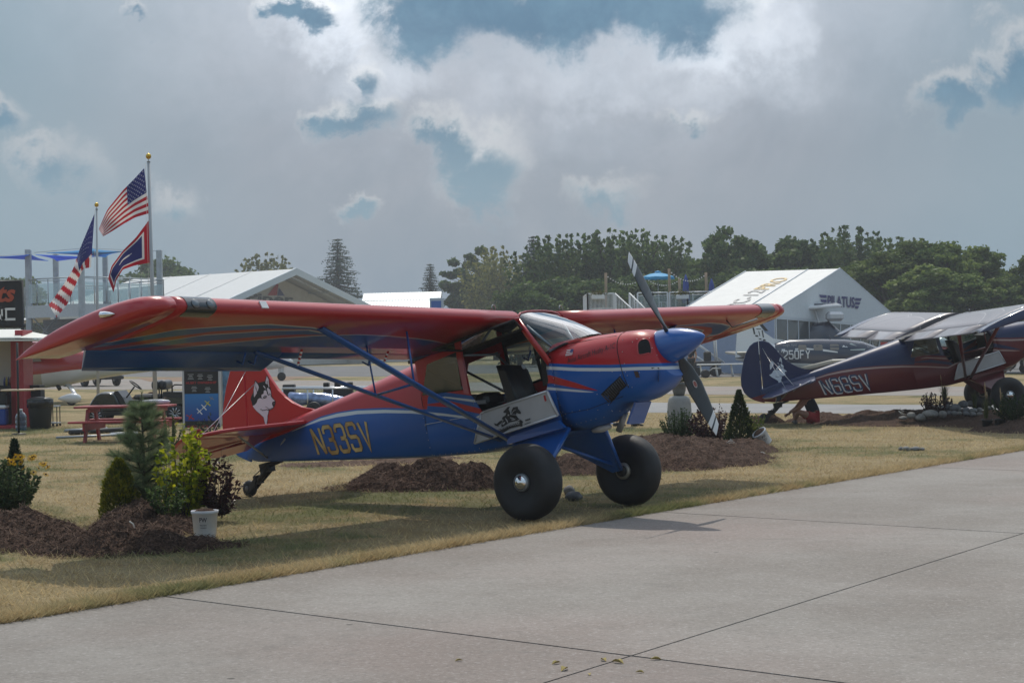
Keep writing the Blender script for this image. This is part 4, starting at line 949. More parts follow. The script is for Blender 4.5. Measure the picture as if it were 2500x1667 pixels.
def husky(P):
    name, label = P['name'], P['label']; al, R0 = P['al'], P['R']; ca, sa = math.cos(al), math.sin(al); z0 = P.get('z0', R0)
    root = thing(name, label, 'airplane', (P['X'], P['Y'], z0-R0), -P['th'])
    fin = P.get('fine', True)
    def L(p): return (p[0]*ca-p[2]*sa, -p[1], R0+p[0]*sa+p[2]*ca)
    def put(mb, nm, mats, parent=root, uv='side'):
        bv = list(mb.v); mb.v = [L(p) for p in bv]
        f = {'side': lambda i, p: ((bv[i][0]+6)/8, bv[i][2]/3), 'wing': None, None: None}[uv] if uv != 'wing' else (lambda i, p: (mb.uv[i] if i < len(mb.uv) else (0, 0)))
        return mb.build(nm, mats, parent, uvfn=f, recalc=True)
    V = Vector
    SIDE, WING, TOPC, LOWC, LINE = P['side'], P['wing'], P['topm'], P['lowm'], P['linem']
    ip = lambda pts, x: float(np.interp(x, [a for a, _ in pts], [b for _, b in pts]))
    Wd = [(-5.0,.018),(-4.6,.04),(-4.0,.09),(-3.5,.14),(-3,.19),(-2.5,.245),(-2,.30),(-1.6,.345),(-.95,.38),(.2,.395)]
    Zb = [(-4.8,1.2),(-4.61,1.078),(-4.4,1.039),(-4.1,.983),(-2.96,.776),(-2.045,.614),(-1.6,.54),(-.958,.45),(-.4,.44),(.2,.44)]
    Zt = [(-4.7,1.38),(-4.2,1.42),(-3.5,1.455),(-2.65,1.522),(-2.158,1.576),(-1.835,1.60),(-1.6,1.63)]
    # ---- fuselage
    m = MB(); rings = []
    def halfring(x, sill=None):
        w, zb = ip(Wd, x), ip(Zb, x)
        if sill is None:
            zt = ip(Zt, x); sh = zt-max(.04, .55*w); zm = (zb+sh)/2
            return [(0, zb), (w*.82, zb), (w*.97, zb+.035), (w*1.02, zm), (w*.99, sh), (w*.80, sh+.55*(zt-sh)), (w*.42, zt-.06*(zt-sh)), (0, zt)]
        return [(0, zb), (w*.82, zb), (w*.97, zb+.035), (w*1.02, (zb+1.0)/2), (w*1.0, sill)]
    for x in [-4.68,-4.5,-4.3,-4.0,-3.7,-3.4,-3.1,-2.8,-2.5,-2.2,-1.9,-1.6]:
        h = halfring(x); rings.append([(x, y, z) for y, z in h]+[(x, -y, z) for y, z in h[-2:0:-1]])
    m.loft(rings, cap=False); m.add(rings[0], [tuple(range(len(rings[0])))])
    rings = []
    for x in (-1.6,-1.3,-.95,-.6,-.2,.2):
        h = halfring(x, .86); rings.append([(x, y, z) for y, z in h[::-1]]+[(x, -y, z) for y, z in h[1:]])
    m.loft(rings, closed=False, cap=False)
    sy = lambda x, z: ip(Wd, x)*(1.0 if z > .8 else 1.02)
    def panel(pts, sgn, th=.018, mi=0):
        m.slab([(x, sgn*sy(x, z), z) for x, z in pts], (0, -sgn*th, 0), mi)
    panel([(-1.6,.86),(-.80,.86),(-.93,1.12),(-1.01,1.14),(-1.587,1.21),(-1.6,1.21)], 1)
    panel([(-1.6,1.21),(-1.585,1.21),(-1.434,1.511),(-.96,1.55),(-.96,1.64),(-1.6,1.64)], 1)
    panel([(.2,.86),(.07,.86),(.126,.974),(.19,1.17),(.2,1.17)], 1)
    panel([(-1.6,.86),(.2,.86),(.2,1.17),(-1.0,1.08),(-1.6,1.16)], -1)
    panel([(-1.6,1.16),(-1.56,1.2),(-1.434,1.511),(-.96,1.55),(-.96,1.64),(-1.6,1.64)], -1)
    fus = put(m, 'fuselage', SIDE)
    bvh = BVHTree.FromPolygons([tuple(L_) for L_ in [v.co for v in fus.data.vertices]], [tuple(p.vertices) for p in fus.data.polygons])
    def decal(pts2, off=.004, sgn=1):                          # body (x, z) -> the painted side
        out = []
        for x, z in pts2:
            o = V(L((x, 2*sgn, z))); hit = bvh.ray_cast(o, V((0, sgn*1.0, 0)))
            if hit[0] is None: out.append((x, sgn*(sy(x, z)+off), z))
            else: out.append((x, -hit[0].y+sgn*off, z))
        return out
    # cabin: floor, roof, pillars, windows, seats
    m = MB(); m.box((-.7, 0, .60), (1.7, .66, .03)); m.slab([(-1.58, -.33, .6), (-1.58, .33, .6), (-1.58, .3, 1.55), (-1.58, -.3, 1.55)], (.02, 0, 0)); m.slab([(.16, -.36, .6), (.16, .36, .6), (.16, .36, 1.22), (.16, -.36, 1.22)], (.02, 0, 0)); put(m, 'cabin_floor', DARK, uv=None)
    m = MB(); m.slab([(.02, -.35, .95), (.02, .35, .95), (.05, .33, 1.27), (.05, -.33, 1.27)], (.10, 0, 0)); m.slab([(-.02, -.34, 1.24), (-.02, .34, 1.24), (.36, .30, 1.30), (.36, -.30, 1.30)], (0, 0, .02)); put(m, 'instrument_panel', BLACK, uv=None)
    m = MB()
    for s in (1, -1): m.slab([(-.985, s*.382, 1.10), (-.915, s*.382, 1.08), (-.93, s*.372, 1.64), (-1.0, s*.372, 1.64)], (0, -s*.03, 0))
    put(m, 'door_pillar', TOPC, uv=None)
    for s in (1, -1):
        m = MB(); m.path([(-.12, s*.375, 1.68), (-.02, s*.385, 1.50), (.19, s*.395, 1.15)], .036, 8, flat=((0, 1, 0), .55, 1.0)); put(m, 'windshield_pillar', TOPC, uv=None)
        m = MB(); m.slab([(-1.0, s*.385, 1.56), (-.1, s*.385, 1.60), (-.1, s*.385, 1.67), (-1.0, s*.385, 1.66)], (0, -s*.03, 0)); put(m, 'roof_rail', DARK, uv=None)
    m = MB(); m.slab([(-.1, .40, 1.72), (-.1, -.40, 1.72), (-1.68, -.36, 1.615), (-1.68, .36, 1.615)], (0, 0, -.035)); put(m, 'cabin_roof', DARK, uv=None)
    CLEAR = glassmat('cabin glazing', (.80, .86, .86), .02, .10, (.05, .055, .06)); TINT = glassmat('scuffed side glazing', (.42, .45, .44), .05, .38, (.06, .065, .065))
    m = MB(); m.slab([(-1.575, .352, 1.21), (-1.01, .378, 1.145), (-.99, .374, 1.56), (-1.43, .356, 1.515)], (0, -.006, 0)); put(m, 'window', TINT, uv=None)
    m = MB(); m.slab([(-1.54, -.352, 1.2), (-1.0, -.378, 1.09), (-.99, -.374, 1.56), (-1.43, -.356, 1.515)], (0, .006, 0)); put(m, 'window', CLEAR, uv=None)
    m = MB(); m.slab([(-.9, -.384, 1.1), (.15, -.392, 1.17), (-.09, -.384, 1.6), (-.92, -.378, 1.58)], (0, .006, 0)); put(m, 'window', CLEAR, uv=None)
    m = MB()
    for a, c in (((-.905,-.374,1.08),(-.92,-.37,1.62)),((-.5,-.38,1.1),(-.53,-.376,1.62)),((-.9,-.38,1.09),(.15,-.39,1.165)),((.15,-.39,1.165),(-.1,-.384,1.6))): m.tube(a, c, .022, n=6)
    put(m, 'window_frame', BLACK, uv=None)
    for a, c in (((-1.5,.33,1.48),(-.96,.36,1.13)),((-1.0,-.33,1.5),(-.55,-.34,.95)),((-1.55,-.30,1.5),(-1.0,-.33,1.1)),((-.95,-.3,1.5),(-.95,.3,1.5)),((-.05,.33,1.6),(.16,.2,1.28)),((-.05,-.33,1.6),(.16,-.2,1.28))): m = MB(); m.tube(a, c, .014, n=6); put(m, 'cabin_tube', STEEL, uv=None)
    def seat(x, z, dark, bw=.2, tall=.52):
        m = MB(); prof = [(x-.17, z+tall), (x-.06, z+tall-.03), (x+.02, z+.1), (x+.05, z), (x+.40, z+.02), (x+.44, z-.05), (x+.40, z-.10), (x-.04, z-.12), (x-.10, z)]
        for k in range(5):
            pass
        rr = []
        for yy, q in ((-bw, .86), (-bw*.8, 1.0), (0, 1.03), (bw*.8, 1.0), (bw, .86)):
            cx = sum(p[0] for p in prof)/len(prof); cz = sum(p[1] for p in prof)/len(prof); rr.append([(cx+(a-cx)*q, yy, cz+(c-cz)*q) for a, c in prof])
        m.loft(rr); return put(m, 'seat', dark, uv=None)
    s1 = seat(-.50, .80, mat('black seat leather', (.014, .014, .016), .42, var=.2)); s2 = seat(-1.18, .86, mat('grey seat cloth', (.16, .165, .17), .8), .2, .30)
    m = MB(); m.bbox((-.93, .05, 1.0), (.2, .34, .16), .05); put(m, 'seat_cushion', mat('black seat leather', (.014, .014, .016), .42), uv=None)
    if fin:
        m = MB(); m.lathe([(.03, 0), (.028, .006), (.0, .006)], 12, 0, Matrix.Translation((-.44, .0, 1.25)) @ Matrix.Rotation(R(78), 4, 'Y')); put(m, 'seat_emblem', mat('silver thread', (.5, .5, .5), .4), uv=None)
    # windshield
    m = MB(); rings = []
    basec = [(.165,.392,1.18),(.21,.385,1.255),(.32,.335,1.305),(.47,.25,1.335),(.56,.13,1.352),(.58,0,1.358)]
    topc = [(-.10,.372,1.68),(-.105,.36,1.705),(-.105,.32,1.735),(-.10,.22,1.752),(-.10,.11,1.758),(-.10,0,1.76)]
    full = lambda c: c+[(x, -y, z) for x, y, z in c[-2::-1]]
    for q in np.linspace(0, 1, 7):
        bulge = .055*math.sin(q*math.pi); r_ = []
        for k, (a, c) in enumerate(zip(full(topc), full(basec))):
            p = V(a).lerp(V(c), float(q)); w = 1-abs(k-5)/5; r_.append(tuple(p+V((.35*bulge*w, 0, .30*bulge*w))))
        rings.append(r_)
    m.loft(rings, closed=False, cap=False); put(m, 'windshield', glassmat('windshield', (.80, .85, .87), .02, .06, (.05, .05, .06), 2.6), uv=None)
    m = MB(); m.path([tuple(V(p)+V((0, 0, .008))) for p in full(topc)], .012, 5); put(m, 'windshield_trim', TOPC, uv=None)
    # ---- cowling
    T = [(.13,1.375),(.3,1.372),(.5,1.345),(.94,1.29),(1.1,1.272),(1.2,1.255),(1.28,1.225),(1.34,1.18)]; Bz = [(.13,.44),(.45,.44),(.56,.46),(.65,.50),(.75,.575),(.9,.565),(1.03,.565),(1.1,.585),(1.2,.625),(1.28,.675),(1.34,.73)]
    Wc = [(.13,.395),(.3,.395),(.5,.39),(.7,.385),(.95,.367),(1.1,.343),(1.2,.318),(1.28,.282),(1.34,.225)]
    m = MB(); rings = []; NN = 28
    def cow(x, a, grow=0):
        t, bb, w = ip(T, x), ip(Bz, x), ip(Wc, x); zc = .5*(t+bb)+.04; e = 2/2.7
        cy, sz = math.cos(a), math.sin(a); y = math.copysign(abs(cy)**e, cy)*(w+grow); zz = zc+math.copysign(abs(sz)**e, sz)*((t-zc) if sz > 0 else (zc-bb)+0)
        if sz > 0 and x < .7: zz = min(zz, t)
        sh = max(0, (x-.9)/.44)*.24
        return (x+sh*(1.04-zz), y, zz)
    for x in (.13,.3,.5,.7,.82,.95,1.05,1.12,1.2,1.25,1.29,1.32,1.34): rings.append([cow(x, 2*math.pi*k/NN) for k in range(NN)])
    m.loft(rings); cowl = put(m, 'cowling', SIDE)
    cb = BVHTree.FromPolygons([tuple(v.co) for v in cowl.data.vertices], [tuple(p.vertices) for p in cowl.data.polygons])
    def cdecal(pts2, off=.004, sgn=1):
        out = []
        for x, z in pts2:
            o = V(L((x, 2*sgn, z))); hit = cb.ray_cast(o, V((0, sgn*1.0, 0)))
            out.append((x, -hit[0].y+sgn*off, z) if hit[0] is not None else (x, sgn*(.3), z))
        return out
    # intakes in the cheeks
    for s in (1, -1):
        ol = []; dv = V((.62, s*.785, .0)); tv = V((.785, -s*.62, 0)); c0 = V((1.262, s*.27, 1.05))
        for k in range(24):
            a = 2*math.pi*k/24; e = 2/3.2; ol.append((math.copysign(abs(math.cos(a))**e, math.cos(a))*.066+(.02*math.sin(a) if math.cos(a) < 0 else 0), math.copysign(abs(math.sin(a))**e, math.sin(a))*.085*(1 if math.sin(a) > 0 or math.cos(a) > .3 else .8)))
        def onto(q, off):
            p = c0+tv*q[0]+V((0, 0, q[1])); o = V(L(p+dv)); d_ = (V(L(p))-o).normalized(); h = cb.ray_cast(o, d_)
            hb = h[0] if h[0] is not None else V(L(p)); w_ = hb-d_*off; x_, z_ = w_.x, w_.z-R0; return (x_*ca+z_*sa, -w_.y, -x_*sa+z_*ca)
        m = MB(); dense = []
        for k in range(0, 24): dense.append(onto(ol[k], .006))
        cen = onto((0, 0), .006); mid_ = [onto((q[0]*.5, q[1]*.5), .006) for q in ol]
        m.add([cen]+mid_+dense, [(0, 1+k, 1+(k+1) % 24) for k in range(24)]+[(1+k, 25+k, 25+(k+1) % 24, 1+(k+1) % 24) for k in range(24)]); put(m, 'air_intake', mat('intake black', (.004, .004, .005), .8), uv=None)
        m = MB(); m.path([onto(q, .003) for q in ol+ol[:1]], .007, 6, cap=False); put(m, 'intake_lip', TOPC, uv=None)
    m = MB()
    for s in (1,):
        lo = [(.696,.709),(.975,.832),(1.01,.729),(.725,.603)]; m.poly(cdecal([(lo[0][0]*(1-a)*(1-b)+lo[1][0]*a*(1-b)+lo[2][0]*a*b+lo[3][0]*(1-a)*b, lo[0][1]*(1-a)*(1-b)+lo[1][1]*a*(1-b)+lo[2][1]*a*b+lo[3][1]*(1-a)*b) for a, b in ((0,0),(.5,0),(1,0),(1,1),(.5,1),(0,1))], .006), 0)
        for k in range(11):
            a = (k+.5)/11; p = [(lo[0][0]*(1-a)+lo[1][0]*a, lo[0][1]*(1-a)+lo[1][1]*a), (lo[3][0]*(1-a)+lo[2][0]*a, lo[3][1]*(1-a)+lo[2][1]*a)]; p = [(V(p[0]).lerp(V(p[1]), .12)), V(p[0]).lerp(V(p[1]), .9)]
            m.path(cdecal([tuple(p[0]), tuple(p[1])], .012), .008, 4, 1)
    put(m, 'louvre', [mat('louvre black', (.01, .01, .012), .5), mat('louvre slat', (.05, .05, .055), .4)], uv=None)
    if fin:
        m = MB()
        for (x0, z0_, x1, z1) in ((1.30,.735,1.30,.82),(1.335,.735,1.335,.82)): pass
        m.poly(cdecal([(1.13,.845),(1.17,.835),(1.17,.77),(1.13,.78)], .005), 0); m.poly(cdecal([(1.30,.84),(1.36,.825),(1.36,.68),(1.30,.70)], .005), 0); put(m, 'cowl_outlet', mat('brown vent', (.06, .035, .03), .6), uv=None)
        m = MB(); m.path([cow(1.0, a_, .003) for a_ in np.linspace(-.6, 2.6, 22)], .0035, 4); m.path(cdecal([(.3,1.31),(.6,1.285),(.95,1.245)], .003), .003, 4); m.path(cdecal([(.17,.62),(.5,.60),(.9,.64)], .003), .003, 4); put(m, 'panel_seam', mat('seam', (.02, .015, .02), .6), uv=None)
        m = MB(); rr = random.Random(3)
        def rivet(p): m.lathe([(.0055, 0), (.004, .003), (0, .0035)], 5, 0, Matrix.Translation(p) @ Matrix.Rotation(R(-90), 4, 'X'))
        riv = [(x, 1.075-.26*(x-.2)) for x in np.arange(.2, 1.3, .14)]+[(.2, z) for z in np.arange(.5, 1.15, .07)]+[(x, .56+.06*math.sin(x*5)) for x in np.arange(.22, 1.0, .09)]+[(x, .50) for x in np.arange(.2, .62, .06)]+[(1.05, z) for z in np.arange(.7, 1.2, .12)]+[(.66,.72),(.7,.6),(.98,.84),(1.02,.73),(1.16,1.13),(1.2,1.15),(1.36,1.12),(1.37,1.02),(1.36,.95)]
        for q in riv: rivet(cdecal([(float(q[0]), float(q[1]))], .001)[0])
        riv = [(-1.62, z) for z in np.arange(.57, 1.1, .08)]+[(x, .56-.12*(x+1.6)) for x in np.arange(-1.6, -.5, .085)]+[(-.93, z) for z in np.arange(.5, .85, .07)]
        for q in riv: rivet(decal([(float(q[0]), float(q[1]))], .001)[0])
        stuff(put(m, 'rivets', mat('rivet heads', (.45, .45, .47), .35, .6), uv=None))
        m = MB(); m.path(decal([(-1.6,.545),(-1.61,.85),(-1.6,1.2)], .002), .003, 4); m.path(decal([(-1.62,.90),(-1.2,.87),(-.98,.85)], .003), .0035, 4, 1); put(m, 'skin_seam', [mat('seam', (.02, .015, .02), .6), LINE], uv=None)
        m = MB(); m.poly(decal([(-.88,1.0),(-.80,.985),(-.805,.945),(-.885,.96)], .004)); put(m, 'placard', mat('placard', (.35, .33, .32), .5), uv=None)
        V_, F_ = TXT['Aviat Aircraft Husky A-1C']; m = MB(); m.add(cdecal([(.40+a*.57, 1.075+c*.075+a*.022) for a, c in V_], .004), F_); put(m, 'name_lettering', PRINT_B, uv=None)
        m = MB(); fq = lambda a, c: (.375+.085*a+.012*c, 1.172+.065*c-.008*a); m.poly(cdecal([fq(0,0),fq(1,0),fq(1,1),fq(0,1)], .004), 0); m.poly(cdecal([fq(.58,.5),fq(1,.5),fq(1,1),fq(.58,1)], .006), 1)
        for k in range(4): m.poly(cdecal([fq(0,.02+.25*k),fq(.58 if k > 1 else 1,.02+.25*k),fq(.58 if k > 1 else 1,.13+.25*k),fq(0,.13+.25*k)], .006), 2)
        put(m, 'flag_sticker', [PRINT_W, INK, REDP], uv=None)
    # chin: cowl flap, belly light, exhaust
    m = MB(); m.slab([(.93,.14,.575),(.93,-.14,.575),(.785,-.14,.385),(.785,.14,.385)], (.02, 0, -.012)); put(m, 'cowl_flap', LOWC, uv=None)
    m = MB(); m.path([(.62,-.12,.52),(.55,-.14,.44),(.48,-.15,.36)], .035, 8); put(m, 'exhaust_pipe', STEEL, uv=None)
    m = MB(); m.lathe([(.0,-.13),(.03,-.10),(.05,0),(.03,.1),(0,.13)], 12, 0, Matrix.Translation((.37,-.02,.415)) @ Matrix.Rotation(R(90), 4, 'Y') @ Matrix.Diagonal((.8,1.4,1,1))); put(m, 'belly_fairing', mat('pale belly fairing', (.5, .5, .5), .4), uv=None)
    # spinner and propeller
    AXZ = 1.035; MX = Matrix.Translation((1.335, 0, AXZ)) @ Matrix.Rotation(R(90), 4, 'Y')
    m = MB(); m.lathe([(.174,-.03),(.173,.0),(.171,.03),(.161,.12),(.139,.22),(.107,.31),(.068,.39),(.035,.44),(.012,.462),(0,.467)], 32, 0, MX); put(m, 'spinner', P['spin'], uv=None)
    m = MB(); m.lathe([(.175,-.045),(.177,-.03)], 32, 0, MX); put(m, 'spinner_plate', CHROME, uv=None)
    bl = P['blade']; BLK = mat('propeller black', (.022, .023, .026), .38, var=.1, coat=.3); TIPW = mat('propeller tip white', (.70, .70, .70), .4)
    for k in (0, 1):
        rad = V((0, math.sin(bl), math.cos(bl)))*(1 if k == 0 else -1); mo = V((1, 0, 0)).cross(rad); mo = mo if mo.dot(V((0, 1, 0)))*(1 if k == 0 else -1) > 0 else -mo
        m = MB(); rings = []; st = [.10,.16,.22,.3,.4,.5,.6,.7,.78,.845,.87,.905,.93,.97,1.0]; mats_ = []
        for r in st:
            ch = ip([(.1,.05),(.16,.065),(.3,.16),(.5,.225),(.7,.21),(.9,.16),(1.0,.12)], r); tk = ip([(.1,.05),(.16,.045),(.3,.03),(.6,.016),(1,.008)], r); be = R(ip([(.1,48),(.3,24),(.6,10),(1,5)], r))
            cv = mo*math.cos(be)+V((1, 0, 0))*math.sin(be); nv = rad.cross(cv); c0 = V((1.43, 0, AXZ))+rad*r*1.0; ring = []
            for a in range(12):
                q = 2*math.pi*a/12; sl = -.55*ch*math.cos(q)*.5*max(0, (r-.6)/.4); ring.append(c0+cv*(math.cos(q)*ch/2)+nv*(math.sin(q)*tk/2)+rad*sl)
            rings.append(ring)
        for i in range(len(st)-1):
            wht = st[i] >= .925 or (.84 <= st[i] < .90 and st[i] != .905 and st[i] < .9 and st[i] >= .845)
            m.loft([rings[i], rings[i+1]], 1 if wht else 0, cap=False)
        m.add(rings[-1], [tuple(range(12))], 1); put(m, 'propeller_blade', [BLK, TIPW], uv=None)
        if k == 1:
            be = R(14); cv = mo*math.cos(be)+V((1, 0, 0))*math.sin(be); nv = rad.cross(cv).normalized(); nv = nv if nv.x > 0 else -nv; c0 = V((1.43, 0, AXZ))+rad*.46+nv*.016; m = MB()
            for rr_, mi, o_ in ((1, 0, 0), (.78, 1, .002)): m.poly([tuple(c0+nv*o_+(cv*math.cos(a)*.026+rad*math.sin(a)*.042)*rr_) for a in np.linspace(0, 6.283, 17)[:-1]], mi)
            put(m, 'maker_badge', [mat('badge silver', (.5, .48, .46), .4), mat('badge red brown', (.30, .09, .07), .5)], uv=None)
    # ---- wings
    CH = 1.60; LEX = -.075; LEZ = 1.672; INC = R(P.get('inc', 2.8)); DIH = P.get('dih', .0244)
    up = [(0,0),(.006,.022),(.02,.042),(.05,.062),(.10,.077),(.2,.088),(.32,.089),(.5,.075),(.65,.056),(.76,.038)]; lo = [(.76,-.018),(.6,-.027),(.4,-.034),(.2,-.037),(.08,-.034),(.03,-.026),(.008,-.014)]
    def wp(y, c, t, s): # chord fraction, thickness offset -> body
        X = c*CH; Z = t*CH; ya = abs(y); return (LEX-X*math.cos(INC)+Z*math.sin(INC), s*ya, LEZ-X*math.sin(INC)+Z*math.cos(INC)+ya*DIH)
    TIPY = [(5.0,0,1),(5.12,.003,1),(5.20,.025,1),(5.27,.075,.98),(5.33,.17,.94),(5.375,.30,.86),(5.41,.46,.74),(5.435,.62,.58),(5.452,.76,.40),(5.462,.86,.2),(5.466,.89,.08)]
    for s in (1, -1):
        side = 'starboard' if s > 0 else 'port'
        m = MB(); m.uv = []; sec = up+lo; ys = [.385,1.0,1.8,2.6,3.4,4.2,4.55,4.89,5.0]
        rings = []
        for y in ys: rings.append([wp(y, c, t, s) for c, t in sec]); m.uv += [(y/6, c) for c, t in sec]
        m.loft(rings); wing = put(m, 'wing', [WING], uv='wing')
        # tip
        m = MB(); m.uv = []; rings = []; full_ = up+[(.88,.018),(1.0,.002),(.88,-.012)]+lo
        for y, c0, k in TIPY: rings.append([wp(y, c0+(1.0-c0)*c, (t*k - (1-k)*.012), s) for c, t in full_]); m.uv += [(y/6, 0.0) for _ in full_]
        m.loft(rings); put(m, 'wing_tip', [TOPC], wing, uv='wing')
        # aileron and flap: hinged behind the rear spar
        for nm, ya, yb, dfl in (('flap', .42, 2.56, P['flap']), ('aileron', 2.59, 4.98, P['ail'])):
            m = MB(); m.uv = []; rings = []; prof = [(.768,.012),(.775,.032),(.80,.034),(.87,.023),(.95,.010),(1.0,.001),(.95,-.006),(.87,-.011),(.80,-.014),(.775,-.01)]
            for y in (ya, (ya+yb)/2, yb):
                ring = []
                for c, t in prof:
                    dx, dz = c-.775, t; c2 = .775+dx*math.cos(dfl)+dz*math.sin(dfl)*.0; t2 = dz-dx*math.sin(dfl); cc = c2
                    if nm == 'aileron' and y == yb: cc = c2-.14*(dx)                              # slanted outer end
                    ring.append(wp(y-(0 if not (nm == 'aileron' and y == yb) else .9*dx), c2, t2, s))
                rings.append(ring); m.uv += [(y/6, max(.8, c)) for c, t in prof]
            m.loft(rings); put(m, nm, [P['ctrl']], wing, uv='wing')
        # landing-light band near the tip
        m = MB(); rings = []
        for y in (4.555, 4.72, 4.885): rings.append([tuple(V(wp(y, c, t*1.02, s))+V((.004, 0, 0))) for c, t in [(.10,.0785),(.05,.0635),(.02,.043),(.006,.023),(-.001,0),(.006,-.0155),(.03,-.0275),(.08,-.0355)]])
        m.loft(rings, closed=False, cap=False); put(m, 'landing_light_cover', mat('smoked lens', (.025, .03, .035), .12, spec=.8, coat=.5), wing, uv=None)
        if s > 0 and fin:
            for y in (4.62, 4.79):
                m = MB(); m.lathe([(.045,0),(.04,.012),(.0,.014)], 14, 0, Matrix.Translation(V(wp(y, .004, .012, s))+V((.006, 0, .0))) @ Matrix.Rotation(R(80), 4, 'Y')); put(m, 'landing_lamp', mat('lamp reflector', (.20, .21, .22), .2, .8), wing, uv=None)
            m = MB(); m.slab([wp(3.95,.0,.0,1),wp(4.03,.0,.0,1),wp(4.03,.018,.043,1),wp(3.95,.018,.043,1)], (.012, 0, .004)); put(m, 'stall_vane_plate', mat('white vane plate', (.7, .7, .7), .4), wing, uv=None)
        m = MB(); p = V(wp(5.365, .30, .03, s)); m.lathe([(.0,.11),(.018,.07),(.028,.02),(.03,-.02),(.022,-.03)], 12, 0, Matrix.Translation(p+V((.02, s*.03, .0))) @ Matrix.Rotation(R(100), 4, 'Y') @ Matrix.Rotation(R(20*s), 4, 'X')); put(m, 'navigation_light', CHROME, wing, uv=None)
        if s < 0:
            m = MB(); p = V(wp(4.0, .12, -.036, s)); m.path([p, p+V((.06, 0, -.10)), p+V((.42, 0, -.085))], .010, 6); put(m, 'pitot_tube', STEEL, wing, uv=None)
        m = MB(); p = V(wp(.58, .10, .079, s)); m.path([p+V((0, .03*math.cos(a), .028+.03*math.sin(a))) for a in np.linspace(-.5, 3.6, 12)], .005, 5); put(m, 'lift_ring', STEEL, wing, uv=None)
        # hangers below the hinge line
        if P.get('horns', True):
            for y in (1.35, 2.95, 3.1):
                m = MB(); a = V(wp(y, .77, -.02, s)); m.path([a, a+V((-.06, 0, -.10)), a+V((-.13, 0, -.05))], .012, 5); put(m, 'hinge_bracket', P['strut'], wing, uv=None)
        # striped rods standing behind the hinge line
        if fin and s > 0:
            for (a0, a1, yy) in (((948,858),(933,894),1.9),((737,853),(727,892),3.0)):
                A_, B_ = V(body_at(*a0, yy)), V(body_at(*a1, yy)); m = MB()
                for q in range(8): m.tube(A_.lerp(B_, q/8), A_.lerp(B_, (q+1)/8), .012, n=7, mat=q % 2, cap=False)
                put(m, 'striped_rod', [REDP, PRINT_W], wing, uv=None)
        # lift struts
        lowp = V((-.50, s*.40, .50)); f1 = V(wp(3.0, .20, -.037, s)); f2 = V(wp(3.0, .75, -.02, s))
        for nm, q, lp, wd in (('lift_strut', f1, lowp, .047), ('lift_strut', f2, lowp+V((-.11, 0, .02)), .036)):
            m = MB(); m.path([lp, q], [wd*.9, wd], 10, flat=((1, 0, 0), 1.0, .42)); put(m, nm, P['strut'], uv=None)
        j1 = f1.lerp(lowp, .47); j2 = f2.lerp(lowp+V((-.11, 0, .02)), .47)
        m = MB(); m.tube(j1, V((j1.x+.03, j1.y, wp(j1.y, .3, -.035, s)[2])), .012, n=6); m.tube(j1, j2, .014, n=6); m.tube(j2, V((j2.x+.0, j2.y, wp(j2.y, .74, -.02, s)[2])), .010, n=6); put(m, 'jury_strut', P['strut'], uv=None)
    # ---- door: lower half let down outside, clear upper half swung up under the wing
    dq = [(.165,.50,.867),(-.673,.50,.84),(-.718,.50,.828),(-.876,.50,.549),(.239,.50,.604)]
    m = MB(); m.slab([(x, y-.10*(1-(z-.55)/.3)*.0+.0, z) for x, y, z in dq], (0, -.03, 0)); door = put(m, 'door', mat('pale grey door lining', (.44, .44, .45), .5, var=.05), uv=None)
    m = MB()
    for a, c in zip(dq, dq[1:]+dq[:1]): m.tube((a[0], .502, a[2]), (c[0], .502, c[2]), .012, n=5)
    put(m, 'door_edge', mat('door edge trim', (.55, .56, .58), .35, .4), door, uv=None)
    if fin:
        def dp_(px, py): return body_at(1160+px/10.69, 980+py/10.69, .506)
        m = MB()
        for pl in RIDER_B: m.poly([dp_(*q) for q in pl], 0)
        m.poly([dp_(*q) for q in RIBBON], 0)
        sh = lambda p, d: (p[0], p[1]+d, p[2])
        for pl in RIDER_W: m.poly([sh(dp_(*q), .003) for q in pl], 1)
        p0, p1, p2 = (V(dp_(*q)) for q in ((560,800),(1165,590),(555,735))); V_, F_ = TXT['YANKEE DOODLE']; m.add([tuple(p0+(p1-p0)*a+(p2-p0)*c*.95+V((0, .003, .012*math.sin(a*3.14)))) for a, c in V_], F_, 1)
        for pl in ([(1305,475),(1440,430),(1440,468),(1310,512)], [(1285,580),(1450,530),(1455,545),(1290,597)]): m.poly([dp_(*q) for q in pl], 0)
        m.poly([sh(dp_(1322+a*105-0*b, 482-a*35+b*18), .003) for a, b in ((0,0),(1,0),(1,1),(0,1))], 2)
        put(m, 'door_emblem', [PRINT_B, mat('door print light', (.42, .42, .43), .5), mat('door print grey', (.12, .12, .12), .5)], door, uv=None)
        m = MB(); m.poly([(.115,.506,.83),(.14,.506,.835),(.145,.506,.775),(.12,.506,.77)]); put(m, 'door_sticker', REDP, door, uv=None)
    m = MB(); ud = [(-.06,.40,1.565),(-.88,.40,1.535),(-.955,.80,1.565),(.155,.80,1.605)]; m.slab(ud, (0, 0, .008)); up_ = put(m, 'door_window', glassmat('clear door window', (.72, .74, .72), .03, .25, (.22, .22, .2)), uv=None)
    m = MB()
    for a, c in zip(ud, ud[1:]+ud[:1]): m.tube(a, c, .013, n=5)
    put(m, 'door_window_frame', BLACK, up_, uv=None)
